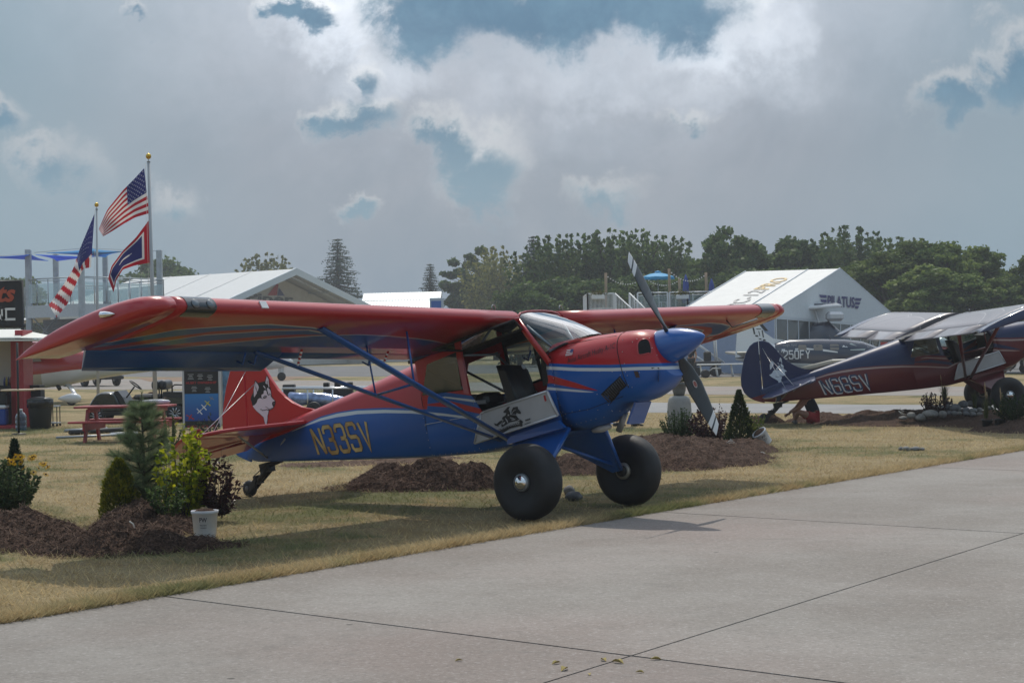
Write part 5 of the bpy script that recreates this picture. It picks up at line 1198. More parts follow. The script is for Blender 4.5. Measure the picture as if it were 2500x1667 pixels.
    # ---- landing gear
    for s in (1, -1):
        ax = V((0, s*.70, .015)); tf, tr = V((.20, s*.30, .47)), V((-.50, s*.33, .455))
        m = MB(); n_ = (tf-ax).cross(tr-ax).normalized()*.022
        m.slab([tuple(tf-n_), tuple(ax+V((.05, 0, 0))-n_), tuple(ax-V((.07, 0, 0))-n_), tuple(tr-n_)], tuple(n_*2)); m.tube(tf, ax+V((.03, 0, 0)), .026); m.tube(tr, ax-V((.05, 0, 0)), .022); put(m, 'gear_leg', LOWC, uv=None)
        m = MB(); m.slab([(.24, s*.38, .475), (-.50, s*.40, .455), (-.48, s*.40, .53), (.18, s*.40, .56)], (0, s*.05, 0)); put(m, 'gear_cuff', LOWC, uv=None)
        m = MB(); m.tube((-.18, -s*.05, .36), tuple(ax+V((0, -s*.04, .05))), .02); m.tube((-.18, -s*.05, .36), (-.18, s*.12, .45), .02); put(m, 'gear_brace', LOWC, uv=None)
        yw = .882; MY = Matrix.Translation((0, s*yw, 0)) @ Matrix.Rotation(R(-90*s), 4, 'X')
        m = MB(); k = R0/.383; half = [(.085,.085),(.13,.105),(.19,.135),(.25,.148),(.30,.142),(.34,.118),(.368,.078),(.381,.03)]
        m.lathe([(r*k, -h) for r, h in half]+[(r*k, h) for r, h in half[::-1]], 40, 0, MY)
        m.v = [(p[0]*ca-p[2]*sa, p[1], p[0]*sa+p[2]*ca) for p in m.v]; m.v = [(p[0], p[1]*(1+.05*max(0, -p[2]/R0)**6), max(p[2], -R0+.006)) for p in m.v]; m.v = [(p[0]*ca+p[2]*sa, p[1], -p[0]*sa+p[2]*ca) for p in m.v]
        w_ = put(m, 'tyre', RUBBER, uv=None)
        m = MB(); m.lathe([(.088,.06),(.09,.115),(.078,.125),(.07,.128)], 24, 0, MY); put(m, 'wheel_rim', STEEL, w_, uv=None)
        m = MB(); m.lathe([(.074,.118),(.072,.128),(.055,.143),(.03,.152),(0,.155)], 24, 0, MY); put(m, 'hub_cap', CHROME, w_, uv=None)
        m = MB(); m.lathe([(.088,-.06),(.09,-.112),(.06,-.118)], 24, 0, MY); m.lathe([(.06,-.10),(.06,-.135),(0,-.14)], 18, 1, MY); put(m, 'brake', [mat('brake disc', (.4, .38, .33), .4, .6), BLACK], w_, uv=None)
    # ---- tail
    fin_ = [(-3.5,1.462),(-3.66,1.52),(-3.79,1.6),(-3.91,1.705),(-4.01,1.82),(-4.11,1.99),(-4.19,2.157),(-4.26,2.26),(-4.36,2.325),(-4.45,2.34),(-4.50,2.1),(-4.60,1.5),(-4.64,1.30),(-3.7,1.42)]
    rud = [(-4.465,2.34),(-4.56,2.335),(-4.66,2.29),(-4.75,2.20),(-4.85,2.05),(-4.94,1.87),(-5.01,1.7),(-5.04,1.55),(-5.02,1.4),(-4.95,1.28),(-4.85,1.19),(-4.74,1.125),(-4.66,1.085),(-4.66,1.3),(-4.615,1.5),(-4.515,2.1)]
    if P.get('round_tail') is None: pass
    def plate(pts, t, nm):
        m = MB(); c = (sum(p[0] for p in pts)/len(pts), sum(p[1] for p in pts)/len(pts)); rings = []
        for yy, q in ((-t, .955), (-t*.55, 1.0), (t*.55, 1.0), (t, .955)): rings.append([(c[0]+(x-c[0])*q, yy, c[1]+(z-c[1])*q) for x, z in pts])
        m.loft(rings, cap=False, smooth=False)
        for r_, rv in ((rings[0], 1), (rings[-1], 0)): m.poly(r_)
        return put(m, nm, SIDE)
    fn = plate(fin_, .024, 'fin'); plate(rud, .017, 'rudder')
    m = MB()
    E = lambda px, py: (P['dogmap'](590+px/11.2, 900+py/11.2))
    bk, wt, ik, gl = DOG
    if P['dogblack']: m.poly([(x, .0265, z) for x, z in (E(*q) for q in bk['k'])], 0)
    for pl in wt: m.poly([(x, .0285, z) for x, z in (E(*q) for q in pl)], 1)
    for pl in ik: m.poly([(x, .0305, z) for x, z in (E(*q) for q in pl)], 0)
    for pl in gl: m.poly([(x, .0325, z) for x, z in (E(*q) for q in pl)], 1)
    put(m, 'dog_emblem', [PRINT_B if P['dogblack'] else LOWC if False else P['doginkm'], P['dogwhite']], fn, uv=None)
    SZ = 1.335
    for s in (1, -1):
        def hp(pts, z, t, nm, mt, piv=None, dfl=0):
            m = MB(); c = (sum(p[0] for p in pts)/len(pts), sum(p[1] for p in pts)/len(pts)); rings = []
            for zz, q in ((-t, .955), (-t*.5, 1.0), (t*.5, 1.0), (t, .955)):
                ring = []
                for x, y in pts:
                    x, y = c[0]+(x-c[0])*q, c[1]+(y-c[1])*q; z_ = zz
                    if piv is not None: x, z_ = piv+(x-piv)*math.cos(dfl)-zz*math.sin(dfl), (x-piv)*math.sin(dfl)+zz*math.cos(dfl)
                    ring.append((x, s*y, z+z_))
                rings.append(ring)
            m.loft(rings, cap=False, smooth=False); m.poly(rings[0]); m.poly(rings[-1]); return put(m, nm, mt, uv=None)
        hp([(-3.53,.06),(-3.58,.3),(-3.66,.7),(-3.75,1.05),(-3.84,1.22),(-3.96,1.30),(-4.14,1.32),(-4.14,.06)], SZ, .022, 'stabilizer', P['stab'])
        hp([(-4.16,.07),(-4.16,1.335),(-3.97,1.335),(-3.91,1.42),(-3.97,1.47),(-4.2,1.47),(-4.5,1.40),(-4.70,1.15),(-4.78,.7),(-4.76,.35),(-4.62,.09)], SZ, .016, 'elevator', P['stab'], -4.15, P['elev'])
        m = MB(); m.path([(-4.12, s*.66, SZ-.02), (-4.34, s*.03, 1.06)], .014, 6, flat=((1, 0, 0), 1.3, .7)); m.path([(-3.95, s*.10, 1.22), (-4.26, s*.03, 1.07)], .012, 6); put(m, 'tail_strut', GREYP, uv=None)
        m = MB(); m.tube((-4.22, s*1.16, SZ+.02), (-4.34, s*.025, 1.97), .0045, n=5); m.tube((-4.35, s*.9, SZ+.0), (-4.42, s*.025, 2.18), .004, n=5); put(m, 'tail_wire', mat('bracing wire', (.6, .6, .6), .35, .4), uv=None)
        if s > 0:
            m = MB(); m.slab([(-4.50, .93, 1.15), (-4.62, .93, 1.12), (-4.60, 1.02, 1.23), (-4.50, 1.02, 1.26)], (0, .03, -.01)); m.tube((-4.53, .9, 1.19), (-4.3, .45, 1.27), .008, n=5); m.tube((-4.55, .85, 1.20), (-4.3, .40, 1.26), .008, n=5); put(m, 'trim_tab', P['topm'], uv=None)
    # tail wheel on its leaf spring
    m = MB(); m.path([(-4.18,0,1.0),(-4.38,0,.985),(-4.52,0,.90),(-4.60,0,.86)], [.035,.04,.035,.02], 8, flat=((0, 1, 0), 1.2, .6)); m.path([(-4.34,.03,.98),(-4.56,.035,.84)], .03, 7); m.box((-4.42,0,.97), (.16,.10,.11), 0); m.box((-4.60,0,.86), (.09,.08,.10), 0)
    m.path([(-4.40,-.03,.93),(-4.60,-.04,.83)], .022, 6); put(m, 'tail_spring', BLACK, uv=None)
    m = MB()
    for s in (1, -1): m.slab([(-4.58, s*.05, .90), (-4.66, s*.05, .86), (-4.80, s*.05, .76), (-4.74, s*.05, .73), (-4.62, s*.05, .80)], (0, -s*.012, 0))
    m.path([(-4.33,.05,1.02),(-4.62,.06,.9)], .006, 4); put(m, 'tail_fork', BLACK, uv=None)
    tz = P.get('twz', .787); m = MB(); m.lathe([(.03,-.035),(.06,-.045),(.092,-.03),(.1,0),(.092,.03),(.06,.045),(.03,.035)], 24, 0, Matrix.Translation((-4.765, 0, tz)) @ Matrix.Rotation(R(90), 4, 'X')); tw = put(m, 'tail_wheel', RUBBER, uv=None)
    for k_ in (-1, 1): m = MB(); m.lathe([(.034,k_*.05),(.02,k_*.055),(.0,k_*.055)], 12, 0, Matrix.Translation((-4.765, 0, tz)) @ Matrix.Rotation(R(90), 4, 'X')); put(m, 'wheel_hub', mat('dull hub', (.12, .12, .125), .5, .5), tw, uv=None)
    # registration
    for wdt, off, mi, sh_ in P['letters']:
        V_, F_, wt_ = strokes(P['reg'], wdt); m = MB(); ex, ez = .937/wt_, .307/1.6
        pts = [(-3.42+a*ex-c/1.6*.06+sh_[0], .93-.117*a*ex/1.0+c*ez+sh_[1]) for a, c in V_]; m.add(decal(pts, off), F_); put(m, 'registration', mi, uv=None)
    return root
def body_at(u, v, y, X0=.6708, Y0=18.875, th=.6598, al=.22256, R0=.383):
    n = Vector((math.cos(th), -math.sin(th), 0)); s = Vector((-math.sin(th), -math.cos(th), 0)); ca, sa = math.cos(al), math.sin(al)
    def tb(P): q = P-Vector((X0, Y0, R0)); xx, yy, zz = q.dot(n), q.dot(s), q.z; return Vector((xx*ca+zz*sa, yy, -xx*sa+zz*ca))
    a = tb(CAM_P); b = tb(CAM_P+ray(u, v))-a; p = a+b*((y-a.y)/b.y); return (p.x, p.y, p.z)
def gradpaint(name, c1, c2, rough=.35):
    m = bpy.data.materials.new(name); m.use_nodes = True; g = NG(m.node_tree); b = g.n['Principled BSDF']; tc = g.new('ShaderNodeTexCoord'); n = g.noise(tc.outputs['Object'], 5, 2, .5)
    g.l.new(g.mix(g.step(n, .3, .7), c1, c2), b.inputs['Base Color']); b.inputs['Roughness'].default_value = rough; b.inputs['Metallic'].default_value = .35; return m
RED_, BLU_, WHT_ = (.44, .014, .018), (.008, .098, .38), (.62, .64, .66)
red = mat('red aircraft paint', RED_, .3, coat=.8); blu = mat('blue aircraft paint', BLU_, .3, coat=.75); wln = mat('white pinstripe', WHT_, .4)
H1 = dict(name='airplane', label='red and blue high-wing bush airplane on huge tyres with its door open, nearest the pavement', X=.6708, Y=18.875, th=.6598, al=.22256, R=.383,
  side=husky_paint('red over blue livery', RED_, BLU_, WHT_, RED_), wing=wing_paint('red and blue wing livery', RED_, BLU_, WHT_, None), topm=red, lowm=blu, linem=wln, spin=blu, blade=.494, flap=R(-3), ail=R(18), ctrl=mat('blue control surface paint', BLU_, .3, coat=.2),
  strut=blu, stab=red, elev=R(14), reg='N33SV', dogblack=True, dogwhite=mat('white emblem vinyl', (.66, .66, .70), .4), doginkm=PRINT_B,
  dogmap=lambda u, v: (lambda p: (p[0], p[2]))(body_at(u, v, .028)),
  letters=[(.30, .004, PRINT_B, (0, 0)), (.235, .006, gradpaint('gold leaf lettering', (.38, .21, .07), (.66, .50, .22)), (0, 0))])
husky(H1)
NAV_, MAR_, COP_ = (.011, .020, .080), (.125, .010, .016), (.42, .30, .27)
nav = mat('navy aircraft paint', NAV_, .3, coat=.75); mar = mat('maroon aircraft paint', MAR_, .3, coat=.75); cop = mat('copper pinstripe', COP_, .4)
H2 = dict(name='airplane', label='navy and maroon high-wing bush airplane among rocks, white dog head on its tail', X=9.93, Y=38.0, th=-.06, al=.247, R=.36, z0=.545,
  side=husky_paint('navy over maroon livery', NAV_, MAR_, COP_, NAV_), wing=wing_paint('wing livery greyed by sky glare', (.16, .14, .15), (.20, .17, .18), (.4, .36, .36), None), topm=nav, lowm=mar, linem=cop, spin=nav, blade=-.2, flap=R(6), ail=R(4), ctrl=mat('control paint greyed by sky glare', (.20, .17, .18), .35, coat=.7),  # wing and control greys hold the sky's glare on dark paint
  strut=mar, stab=nav, elev=R(10), reg='N68SV', dogblack=False, dogwhite=mat('pale emblem vinyl', (.62, .66, .72), .4), doginkm=nav, fine=False, horns=False,
  dogmap=lambda u, v: (lambda p: (p[0]+.02, p[2]-.10))(body_at(u, v, .028)),
  letters=[(.30, .004, mat('pale letter edge', (.55, .54, .56), .4), (-.008, -.006)), (.20, .006, mat('blue letter fill', (.014, .045, .12), .35), (0.008, .006))])
husky(H2)

# ================================================================== OTHER AIRCRAFT AND VEHICLES
def place(u, v=None, Y=None):
    if Y is None: return gp(u, v)
    p = at(u, 900, Y); return Vector((p.x, Y, 0))
def fuselage(root, st, mats, matfn, n=18, name='fuselage', e=2.3):
    """st: (x, z bottom, z top, half width)"""
    m = MB(); rings = []
    for x, zb, zt, w in st:
        zc, h = (zb+zt)/2, (zt-zb)/2; r_ = []
        for k in range(n):
            a = 2*math.pi*k/n+math.pi/n; c, s = math.cos(a), math.sin(a); r_.append((x, math.copysign(abs(c)**(2/e), c)*w, zc+math.copysign(abs(s)**(2/e), s)*h))
        rings.append(r_)
    m.loft(rings)
    nf = n
    for i in range(len(st)-1):
        for k in range(n):
            q = rings[i][k]; q2 = rings[i+1][(k+1) % n]; zf = ((q[2]+q2[2])/2-st[i][1])/(st[i][2]-st[i][1]+1e-6); m.mi[i*n+k] = matfn((q[0]+q2[0])/2, zf)
    o = m.build(name, mats, root, recalc=True); return o, BVHTree.FromPolygons([tuple(v.co) for v in o.data.vertices], [tuple(p.vertices) for p in o.data.polygons])
def sidecal(bv, pts, off=.01, yy=-3):
    out = []
    for x, z in pts:
        h = bv.ray_cast(Vector((x, yy, z)), Vector((0, 1, 0))); out.append((x, (h[0].y if h[0] else -.3)-off, z))
    return out
def smallwheel(root, p, r, w, name='wheel'):
    m = MB(); m.lathe([(r*.5,-w/2),(r*.85,-w/2),(r,-w*.3),(r,w*.3),(r*.85,w/2),(r*.5,w/2)], 18, 0, Matrix.Translation(p) @ Matrix.Rotation(R(90), 4, 'X')); o = m.build(name, RUBBER, root)
    m = MB(); m.lathe([(0,-w*.55),(r*.45,-w*.5),(r*.5,-w*.3)], 12, 0, Matrix.Translation(p) @ Matrix.Rotation(R(90), 4, 'X')); m.build('rim', ALU, o); return o
def wingslab(root, name, pts, th, m_):                          # plan outline (x, y, z) with a rounded section
    m = MB(); P = [Vector(p) for p in pts]; c = sum(P, Vector())/len(P); rings = []
    for dz, q in ((-th*.5, .94), (-th*.2, 1.0), (th*.3, 1.0), (th*.6, .93)): rings.append([c+(p-c)*q+Vector((0, 0, dz)) for p in P])
    m.loft(rings, cap=False, smooth=False); m.poly([tuple(p) for p in rings[0]]); m.poly([tuple(p) for p in rings[-1]]); return m.build(name, m_, root, recalc=True)
NAVY2, MAR2 = mat('deep navy gloss', (.012, .02, .05), .2, coat=.7), mat('dark red gloss', (.14, .012, .018), .25, coat=.6)
GLW = mat('white gloss', (.68, .69, .70), .25, coat=.6); TANG = mat('sunshade tan window', (.20, .17, .14), .2, spec=.7)
# --- navy single-engine airplane beyond the taxiway
SY = 94; k_ = SY/FPX
t = thing('airplane', 'navy low-wing airplane with a white tail and a red stripe, parked before the white tent', 'airplane', place(1820, Y=SY)); b0 = t.location.copy()
lz = lambda u, v: at(u, v, SY).z; lx = lambda u: at(u, 870, SY).x-b0.x
SG = [(1795,870,878,.06),(1815,862,884,.16),(1850,850,889,.34),(1890,838,896,.5),(1925,829,902,.6),(1990,827,906,.65),(2060,828,908,.65),(2105,833,908,.63),(2140,846,908,.58),(2175,857,908,.52),(2230,864,906,.45),(2270,872,902,.34),(2290,880,896,.2),(2300,886,891,.06)]
fo, bv = fuselage(t, [(lx(u), lz(u, b), lz(u, a), w) for u, a, b, w in SG], [NAVY2, MAR2, GLW], lambda x, zf: 2 if zf < .16 else (1 if .52 < zf < .62 and x < lx(2150) else (2 if (zf > .62 and x < lx(1905)) else 0)))
m = MB(); zt = lz(1850, 852)
fp_ = [(lx(1795), lz(1795, 872)), (lx(1801), lz(1801, 800)), (lx(1786), lz(1786, 745)), (lx(1822), lz(1822, 742)), (lx(1845), lz(1845, 778)), (lx(1868), lz(1868, 812)), (lx(1888), lz(1888, 826)), (lx(1920), lz(1920, 831)), (lx(1900), lz(1900, 850)), (lx(1830), lz(1830, 866))]
m.slab([(x, -.06, z) for x, z in fp_], (0, .12, 0)); f_ = m.build('fin', mat('bright white gloss', (.82, .83, .84), .25, coat=.5), t, recalc=True)
m = MB()
for (u0, v0, u1, v1) in ((1832,784,1846,784),(1834,790,1840,796),(1843,790,1849,796),(1838,800,1842,816),(1846,802,1858,804),(1852,808,1854,820),(1860,806,1863,824),(1843,818,1850,822),(1852,826,1858,829),(1862,828,1868,832)): m.poly([(lx(u0), -.066, lz(u0, v0)), (lx(u1), -.066, lz(u1, v0)), (lx(u1)+.06, -.066, lz(u1, v1)), (lx(u0)+.06, -.066, lz(u0, v1))])
m.poly([(lx(1847), -.066, lz(1847, 783)), (lx(1856), -.066, lz(1856, 783)), (lx(1877), -.066, lz(1877, 808)), (lx(1868), -.066, lz(1868, 808))])
m.build('tail_lettering', PRINT_B, f_)
for u0, u1, v0, v1 in ((1945,1965,842,856),(1982,2004,841,855),(2022,2044,840,854)):
    m = MB(); m.poly(sidecal(bv, [(lx(u0+2), lz(u0, v0)), (lx(u1-2), lz(u1, v0)), (lx(u1), lz(u1, v0+3)), (lx(u1), lz(u1, v1-3)), (lx(u1-2), lz(u1, v1)), (lx(u0+2), lz(u0, v1)), (lx(u0), lz(u0, v1-3)), (lx(u0), lz(u0, v0+3))])); m.build('window', TANG, t)
m = MB(); m.poly(sidecal(bv, [(lx(2071), lz(2071, 838)), (lx(2096), lz(2096, 837)), (lx(2108), lz(2108, 852)), (lx(2106), lz(2106, 855)), (lx(2071), lz(2071, 855))])); m.build('window', mat('pale side window', (.45, .50, .46), .15, spec=.8), t)
m = MB(); m.poly(sidecal(bv, [(lx(2110), lz(2110, 839)), (lx(2130), lz(2130, 843)), (lx(2148), lz(2148, 851)), (lx(2128), lz(2128, 852)), (lx(2114), lz(2114, 846))])); m.build('windshield', mat('bright windshield', (.55, .60, .64), .1, spec=.9), t)
m = MB(); V_, F_, w_ = strokes('N250FY', .26, .45); x0, z0_ = lx(1896), lz(1890, 876); ex = (lx(1972)-x0)/w_; m.add(sidecal(bv, [(x0+a*ex, z0_+c/1.6*(19*k_)) for a, c in V_], .012), F_); m.build('registration', PRINT_W, t)
m = MB(); m.add(sidecal(bv, [(lx(1909)+a*.7, lz(1909, 847)+c*.16) for a, c in TXT['magic flyer'][0]], .012), TXT['magic flyer'][1]); m.build('script_lettering', GRYP, t)
m = MB(); m.poly(sidecal(bv, [(lx(2051), lz(2051, 847)), (lx(2056), lz(2056, 842)), (lx(2059), lz(2059, 846)), (lx(2063), lz(2063, 845)), (lx(2065), lz(2065, 848)), (lx(2058), lz(2058, 847))])); m.build('emblem', PRINT_W, t)
for (ua, va, ub, vb) in ((1905,852,1945,850),(1965,849,1982,851),(2004,852,2040,858)): m = MB(); m.poly(sidecal(bv, [(lx(ua), lz(ua, va)), (lx(ub), lz(ub, vb)), (lx(ub), lz(ub, vb+3)), (lx(ua), lz(ua, va+5))])); m.build('white_flash', PRINT_W, t)
TANS = mat('tan aircraft skin', (.46, .42, .34), .35, coat=.4)
wingslab(t, 'stabilizer', [(lx(1806), -.1, lz(1806, 866)), (lx(1850), -.1, lz(1850, 868)), (lx(1822), -2.5, lz(1822, 866)+.12), (lx(1784), -2.5, lz(1784, 866)+.10)], .12, TANS)
wingslab(t, 'stabilizer', [(lx(1806), .1, lz(1806, 866)), (lx(1850), .1, lz(1850, 868)), (lx(1822), 2.5, lz(1822, 866)+.12), (lx(1784), 2.5, lz(1784, 866)+.10)], .12, TANS)
zw = lz(2000, 899)
for s in (-1, 1): wingslab(t, 'wing', [(lx(1945), s*.4, zw-.05), (lx(2055), s*.4, zw), (lx(2040), s*5.6, zw+.42), (lx(1985), s*5.6, zw+.40)], .2, TANS if s < 0 else GLW)
m = MB(); m.lathe([(0,-.9),(.16,-.5),(.2,0),(.16,.5),(0,.9)], 12, 0, Matrix.Translation((lx(2045), -3.0, zw+.12)) @ Matrix.Rotation(R(90), 4, 'Y')); m.build('radar_pod', NAVY2, t)
for x, y in ((lx(1990), -1.6), (lx(1990), 1.6), (lx(2225), 0)):
    smallwheel(t, Vector((x, y, .21)), .21, .14); m = MB(); m.tube((x, y, .21), (x, y, zw), .05); m.build('gear_strut', GLW, t)
m = MB()
for k in range(4):
    a = k*math.pi/2+.5; m.path([(lx(2296), 0, lz(2296, 888)), (lx(2297), math.cos(a)*.5, lz(2296, 888)+math.sin(a)*.5), (lx(2297), math.cos(a)*1.0, lz(2296, 888)+math.sin(a)*1.0)], [.05,.09,.04], 6, flat=((1,0,0),.3,1))
m.build('propeller', BLACK, t); m = MB(); m.tube((lx(2028), 0, lz(2028, 828)), (lx(2026), 0, lz(2026, 818)), .03, .01, 5); m.build('antenna', NAVY2, t)
# --- high-wing airplane seen nose-on behind it
t = thing('airplane', 'small high-wing airplane with a white wing, partly hidden behind the navy airplane', 'airplane', place(1985, Y=101)); b0 = t.location.copy(); q = lambda u, v: at(u, v, 101)-b0
fuselage(t, [(-.6, .75, 1.9, .35), (-.3, .6, 2.6, .5), (.9, .55, 2.75, .55), (1.5, .6, 2.2, .5), (2.0, .75, 1.9, .4)], [NAVY2], lambda x, z: 0)
z1 = q(1975, 752).z; wingslab(t, 'wing', [(q(1925, 0).x, -.5, z1-.05), (q(2036, 0).x, -.6, z1+.08), (q(2036, 0).x, .9, z1+.2), (q(1925, 0).x, .9, z1+.1)], .16, GLW)
m = MB(); m.slab([(q(1958, 0).x, 0, z1+.05), (q(2003, 0).x, 0, z1+.05), (q(1995, 0).x, 0, z1+.24), (q(1964, 0).x, 0, z1+.22)], (0, .5, 0)); m.build('cabin_top', NAVY2, t)
m = MB(); m.tube(q(1990, 757), q(2012, 826), .07, n=6); m.build('lift_strut', GLW, t); m = MB(); m.bbox((q(2020, 0).x, -.3, q(2020, 773).z), (.9, .9, .52), .15); m.build('engine_cowl', mat('silver white cowl', (.6, .6, .62), .25, .3), t)
for x in (-.9, 1.2): smallwheel(t, Vector((x, 0, .25)), .25, .16)
# --- red and white airplane, left, behind the stall
t = thing('airplane', 'red and white airplane with a streamlined wheel fairing, half hidden by the big wing', 'airplane', place(200, Y=63.7)); b0 = t.location.copy(); Yp = 63.7
lz = lambda u, v: at(u, v, Yp).z; lx = lambda u: at(u, 900, Yp).x-b0.x
SG = [(20,880,915,.15),(30,872,935,.42),(60,866,948,.52),(110,858,947,.58),(165,850,940,.6),(225,855,927,.5),(300,872,915,.32),(380,884,905,.16),(440,890,898,.06)]
fuselage(t, [(lx(u), lz(u, b), lz(u, a), w) for u, a, b, w in SG], [mat('red gloss', (.36, .02, .02), .25, coat=.6), GLW, TANS], lambda x, zf: (2 if x < lx(108) else 1) if zf < .46 else 0)  # tan under the nose is ground reflection put into the colour
m = MB(); m.slab([(lx(66), -.60, lz(66, 868)), (lx(105), -.62, lz(105, 864)), (lx(112), -.62, lz(112, 882)), (lx(66), -.60, lz(66, 884))], (0, .04, 0)); m.build('window', TANG, t)
wingslab(t, 'wing', [(lx(70), -5, lz(70, 850)+.15), (lx(150), -5, lz(150, 850)+.15), (lx(165), 5, lz(150, 850)+.1), (lx(60), 5, lz(70, 850)+.1)], .16, mat('red gloss', (.36, .02, .02)))
m = MB(); m.path([(lx(172), -.4, lz(172, 938)), (lx(195), -1.2, lz(195, 948)), (lx(215), -1.7, lz(215, 966))], [.09, .07, .05], 8, flat=((1,0,0),1.2,.5)); m.build('gear_leg', GLW, t)
m = MB(); m.lathe([(.01,-.42),(.08,-.3),(.15,-.1),(.18,.08),(.16,.24),(.09,.34),(.01,.37)], 14, 0, Matrix.Translation((lx(200), -1.75, .24)) @ Matrix.Rotation(R(90), 4, 'Y')); wf = m.build('wheel_fairing', GLW, t); smallwheel(wf, Vector((lx(203), -1.75, .17)), .17, .14, 'tyre')
m = MB(); m.tube((lx(143), -.2, lz(143, 940)), (lx(150), -.25, lz(150, 950)), .07, n=8); m.build('exhaust', BLACK, t)
smallwheel(t, Vector((lx(45), 0, .2)), .2, .14); m = MB(); m.tube((lx(45), 0, .2), (lx(45), 0, .9), .05); m.build('nose_strut', GLW, t)
# --- white airplane whose nose gear shows under the big wing
t = thing('airplane', 'white airplane whose nose wheel and belly show below the big wing', 'airplane', place(660, Y=103.6)); b0 = t.location.copy(); Yp = 103.6
lz = lambda u, v: at(u, v, Yp).z; lx = lambda u: at(u, 900, Yp).x-b0.x
SG = [(520,850,868,.2),(560,845,890,.5),(600,842,902,.65),(640,845,904,.65),(670,852,901,.6),(695,864,896,.42),(708,874,891,.25),(716,880,886,.06)]
fuselage(t, [(lx(u), lz(u, b), lz(u, a), w) for u, a, b, w in SG], [GLW], lambda x, z: 0)
m = MB(); m.slab([(lx(677), -.03, lz(677, 893)), (lx(694), -.03, lz(694, 890)), (lx(694), -.03, lz(694, 908)), (lx(680), -.03, lz(680, 911))], (0, .06, 0)); m.tube((lx(687), 0, .25), (lx(686), 0, lz(686, 895)), .05); m.build('nose_leg', GLW, t)
smallwheel(t, Vector((lx(687), 0, .24)), .24, .16); smallwheel(t, Vector((lx(580), 1.5, .24)), .24, .16); smallwheel(t, Vector((lx(580), -1.5, .24)), .24, .16)
wingslab(t, 'wing', [(lx(560), -5.5, lz(580, 897)+.3), (lx(610), -5.5, lz(580, 897)+.3), (lx(640), .0, lz(600, 897)), (lx(610), 5.5, lz(580, 897)+.3), (lx(560), 5.5, lz(580, 897)+.3), (lx(545), 0, lz(600, 897))], .2, GLW)
for s in (-1.5, 1.5): m = MB(); m.tube((lx(580), s, .24), (lx(580), s, lz(580, 897)), .05); m.build('gear_strut', GLW, t)
# --- red and white airplane beyond the dark one's cabin, and farm-like vehicles at the edge
t = thing('airplane', 'red and white airplane glimpsed through the open cabin of the navy and maroon one', 'airplane', place(2240, Y=76)); b0 = t.location.copy(); Yp = 76
lz = lambda u, v: at(u, v, Yp).z; lx = lambda u: at(u, 860, Yp).x-b0.x
fuselage(t, [(lx(u), lz(u, b), lz(u, a), w) for u, a, b, w in [(2150,870,878,.08),(2200,858,882,.3),(2240,846,890,.5),(2290,842,892,.55),(2340,852,890,.5),(2385,862,884,.35),(2400,870,876,.1)]], [mat('red gloss', (.36, .02, .02)), GLW], lambda x, zf: 1 if zf > .62 and x < lx(2300) else 0)
m = MB(); m.lathe([(0,.02),(.35,.0),(.30,.22),(.12,.36),(0,.38)], 14, 0, Matrix.Translation((lx(2300), 0, lz(2300, 846)))); m.build('canopy', mat('bright canopy', (.55, .58, .6), .1, spec=.9), t)
wingslab(t, 'wing', [(lx(2250), -4.5, .95), (lx(2320), -4.5, .95), (lx(2330), 4.5, .95), (lx(2250), 4.5, .95)], .14, GLW)
for x, y in ((lx(2290), -1.2), (lx(2290), 1.2), (lx(2370), 0)):
    smallwheel(t, Vector((x, y, .2)), .2, .13); m = MB(); m.tube((x, y, .2), (x, y, .95), .04); m.build('gear_strut', GLW, t)
m = MB(); m.slab([(lx(2152), -.03, lz(2150, 874)), (lx(2195), -.03, lz(2190, 862)), (lx(2168), -.03, lz(2165, 835)), (lx(2150), -.03, lz(2150, 835))], (0, .06, 0)); m.build('fin', mat('red gloss', (.36, .02, .02)), t)
t = thing('airplane', 'grey airplane at the right edge, only its front wheel and belly in view', 'airplane', place(2470, Y=84)); b0 = t.location.copy(); Yp = 84
lz = lambda u, v: at(u, v, Yp).z; lx = lambda u: at(u, 860, Yp).x-b0.x
fuselage(t, [(lx(u), lz(u, b), lz(u, a), w) for u, a, b, w in [(2395,858,866,.1),(2410,850,874,.4),(2440,845,880,.55),(2500,838,880,.6),(2600,842,872,.4)]], [GREYP], lambda x, z: 0)
smallwheel(t, Vector((lx(2446), 0, .22)), .22, .15); m = MB(); m.tube((lx(2446), 0, .22), (lx(2446), 0, lz(2446, 880)), .05); m.path([(lx(2446), 0, .5), (lx(2460), 0, lz(2460, 882))], .03); m.build('nose_strut', GLW, t)
wingslab(t, 'wing', [(lx(2470), -5, lz(2480, 880)+.2), (lx(2540), -5, lz(2480, 880)+.2), (lx(2550), 5, lz(2480, 880)+.2), (lx(2470), 5, lz(2480, 880)+.2)], .16, GREYP)
for y in (-1.4, 1.4): smallwheel(t, Vector((lx(2520), y, .22)), .22, .15); m = MB(); m.tube((lx(2520), y, .22), (lx(2520), y, lz(2520, 876)), .05); m.build('gear_strut', GLW, t)
t = thing('tractor', 'dark tow tractor at the far right edge behind the propeller airplane', 'tractor', place(2486, Y=96)); m = MB(); m.bbox((0, 0, .75), (1.7, 1.0, .6), .08); m.bbox((.4, 0, 1.15), (.7, .9, .5), .06); m.build('body', mat('dark tractor paint', (.03, .03, .028), .5), t)
for x in (-.55, .55):
    for y in (-.5, .5): smallwheel(t, Vector((x, y, .32)), .32, .22)
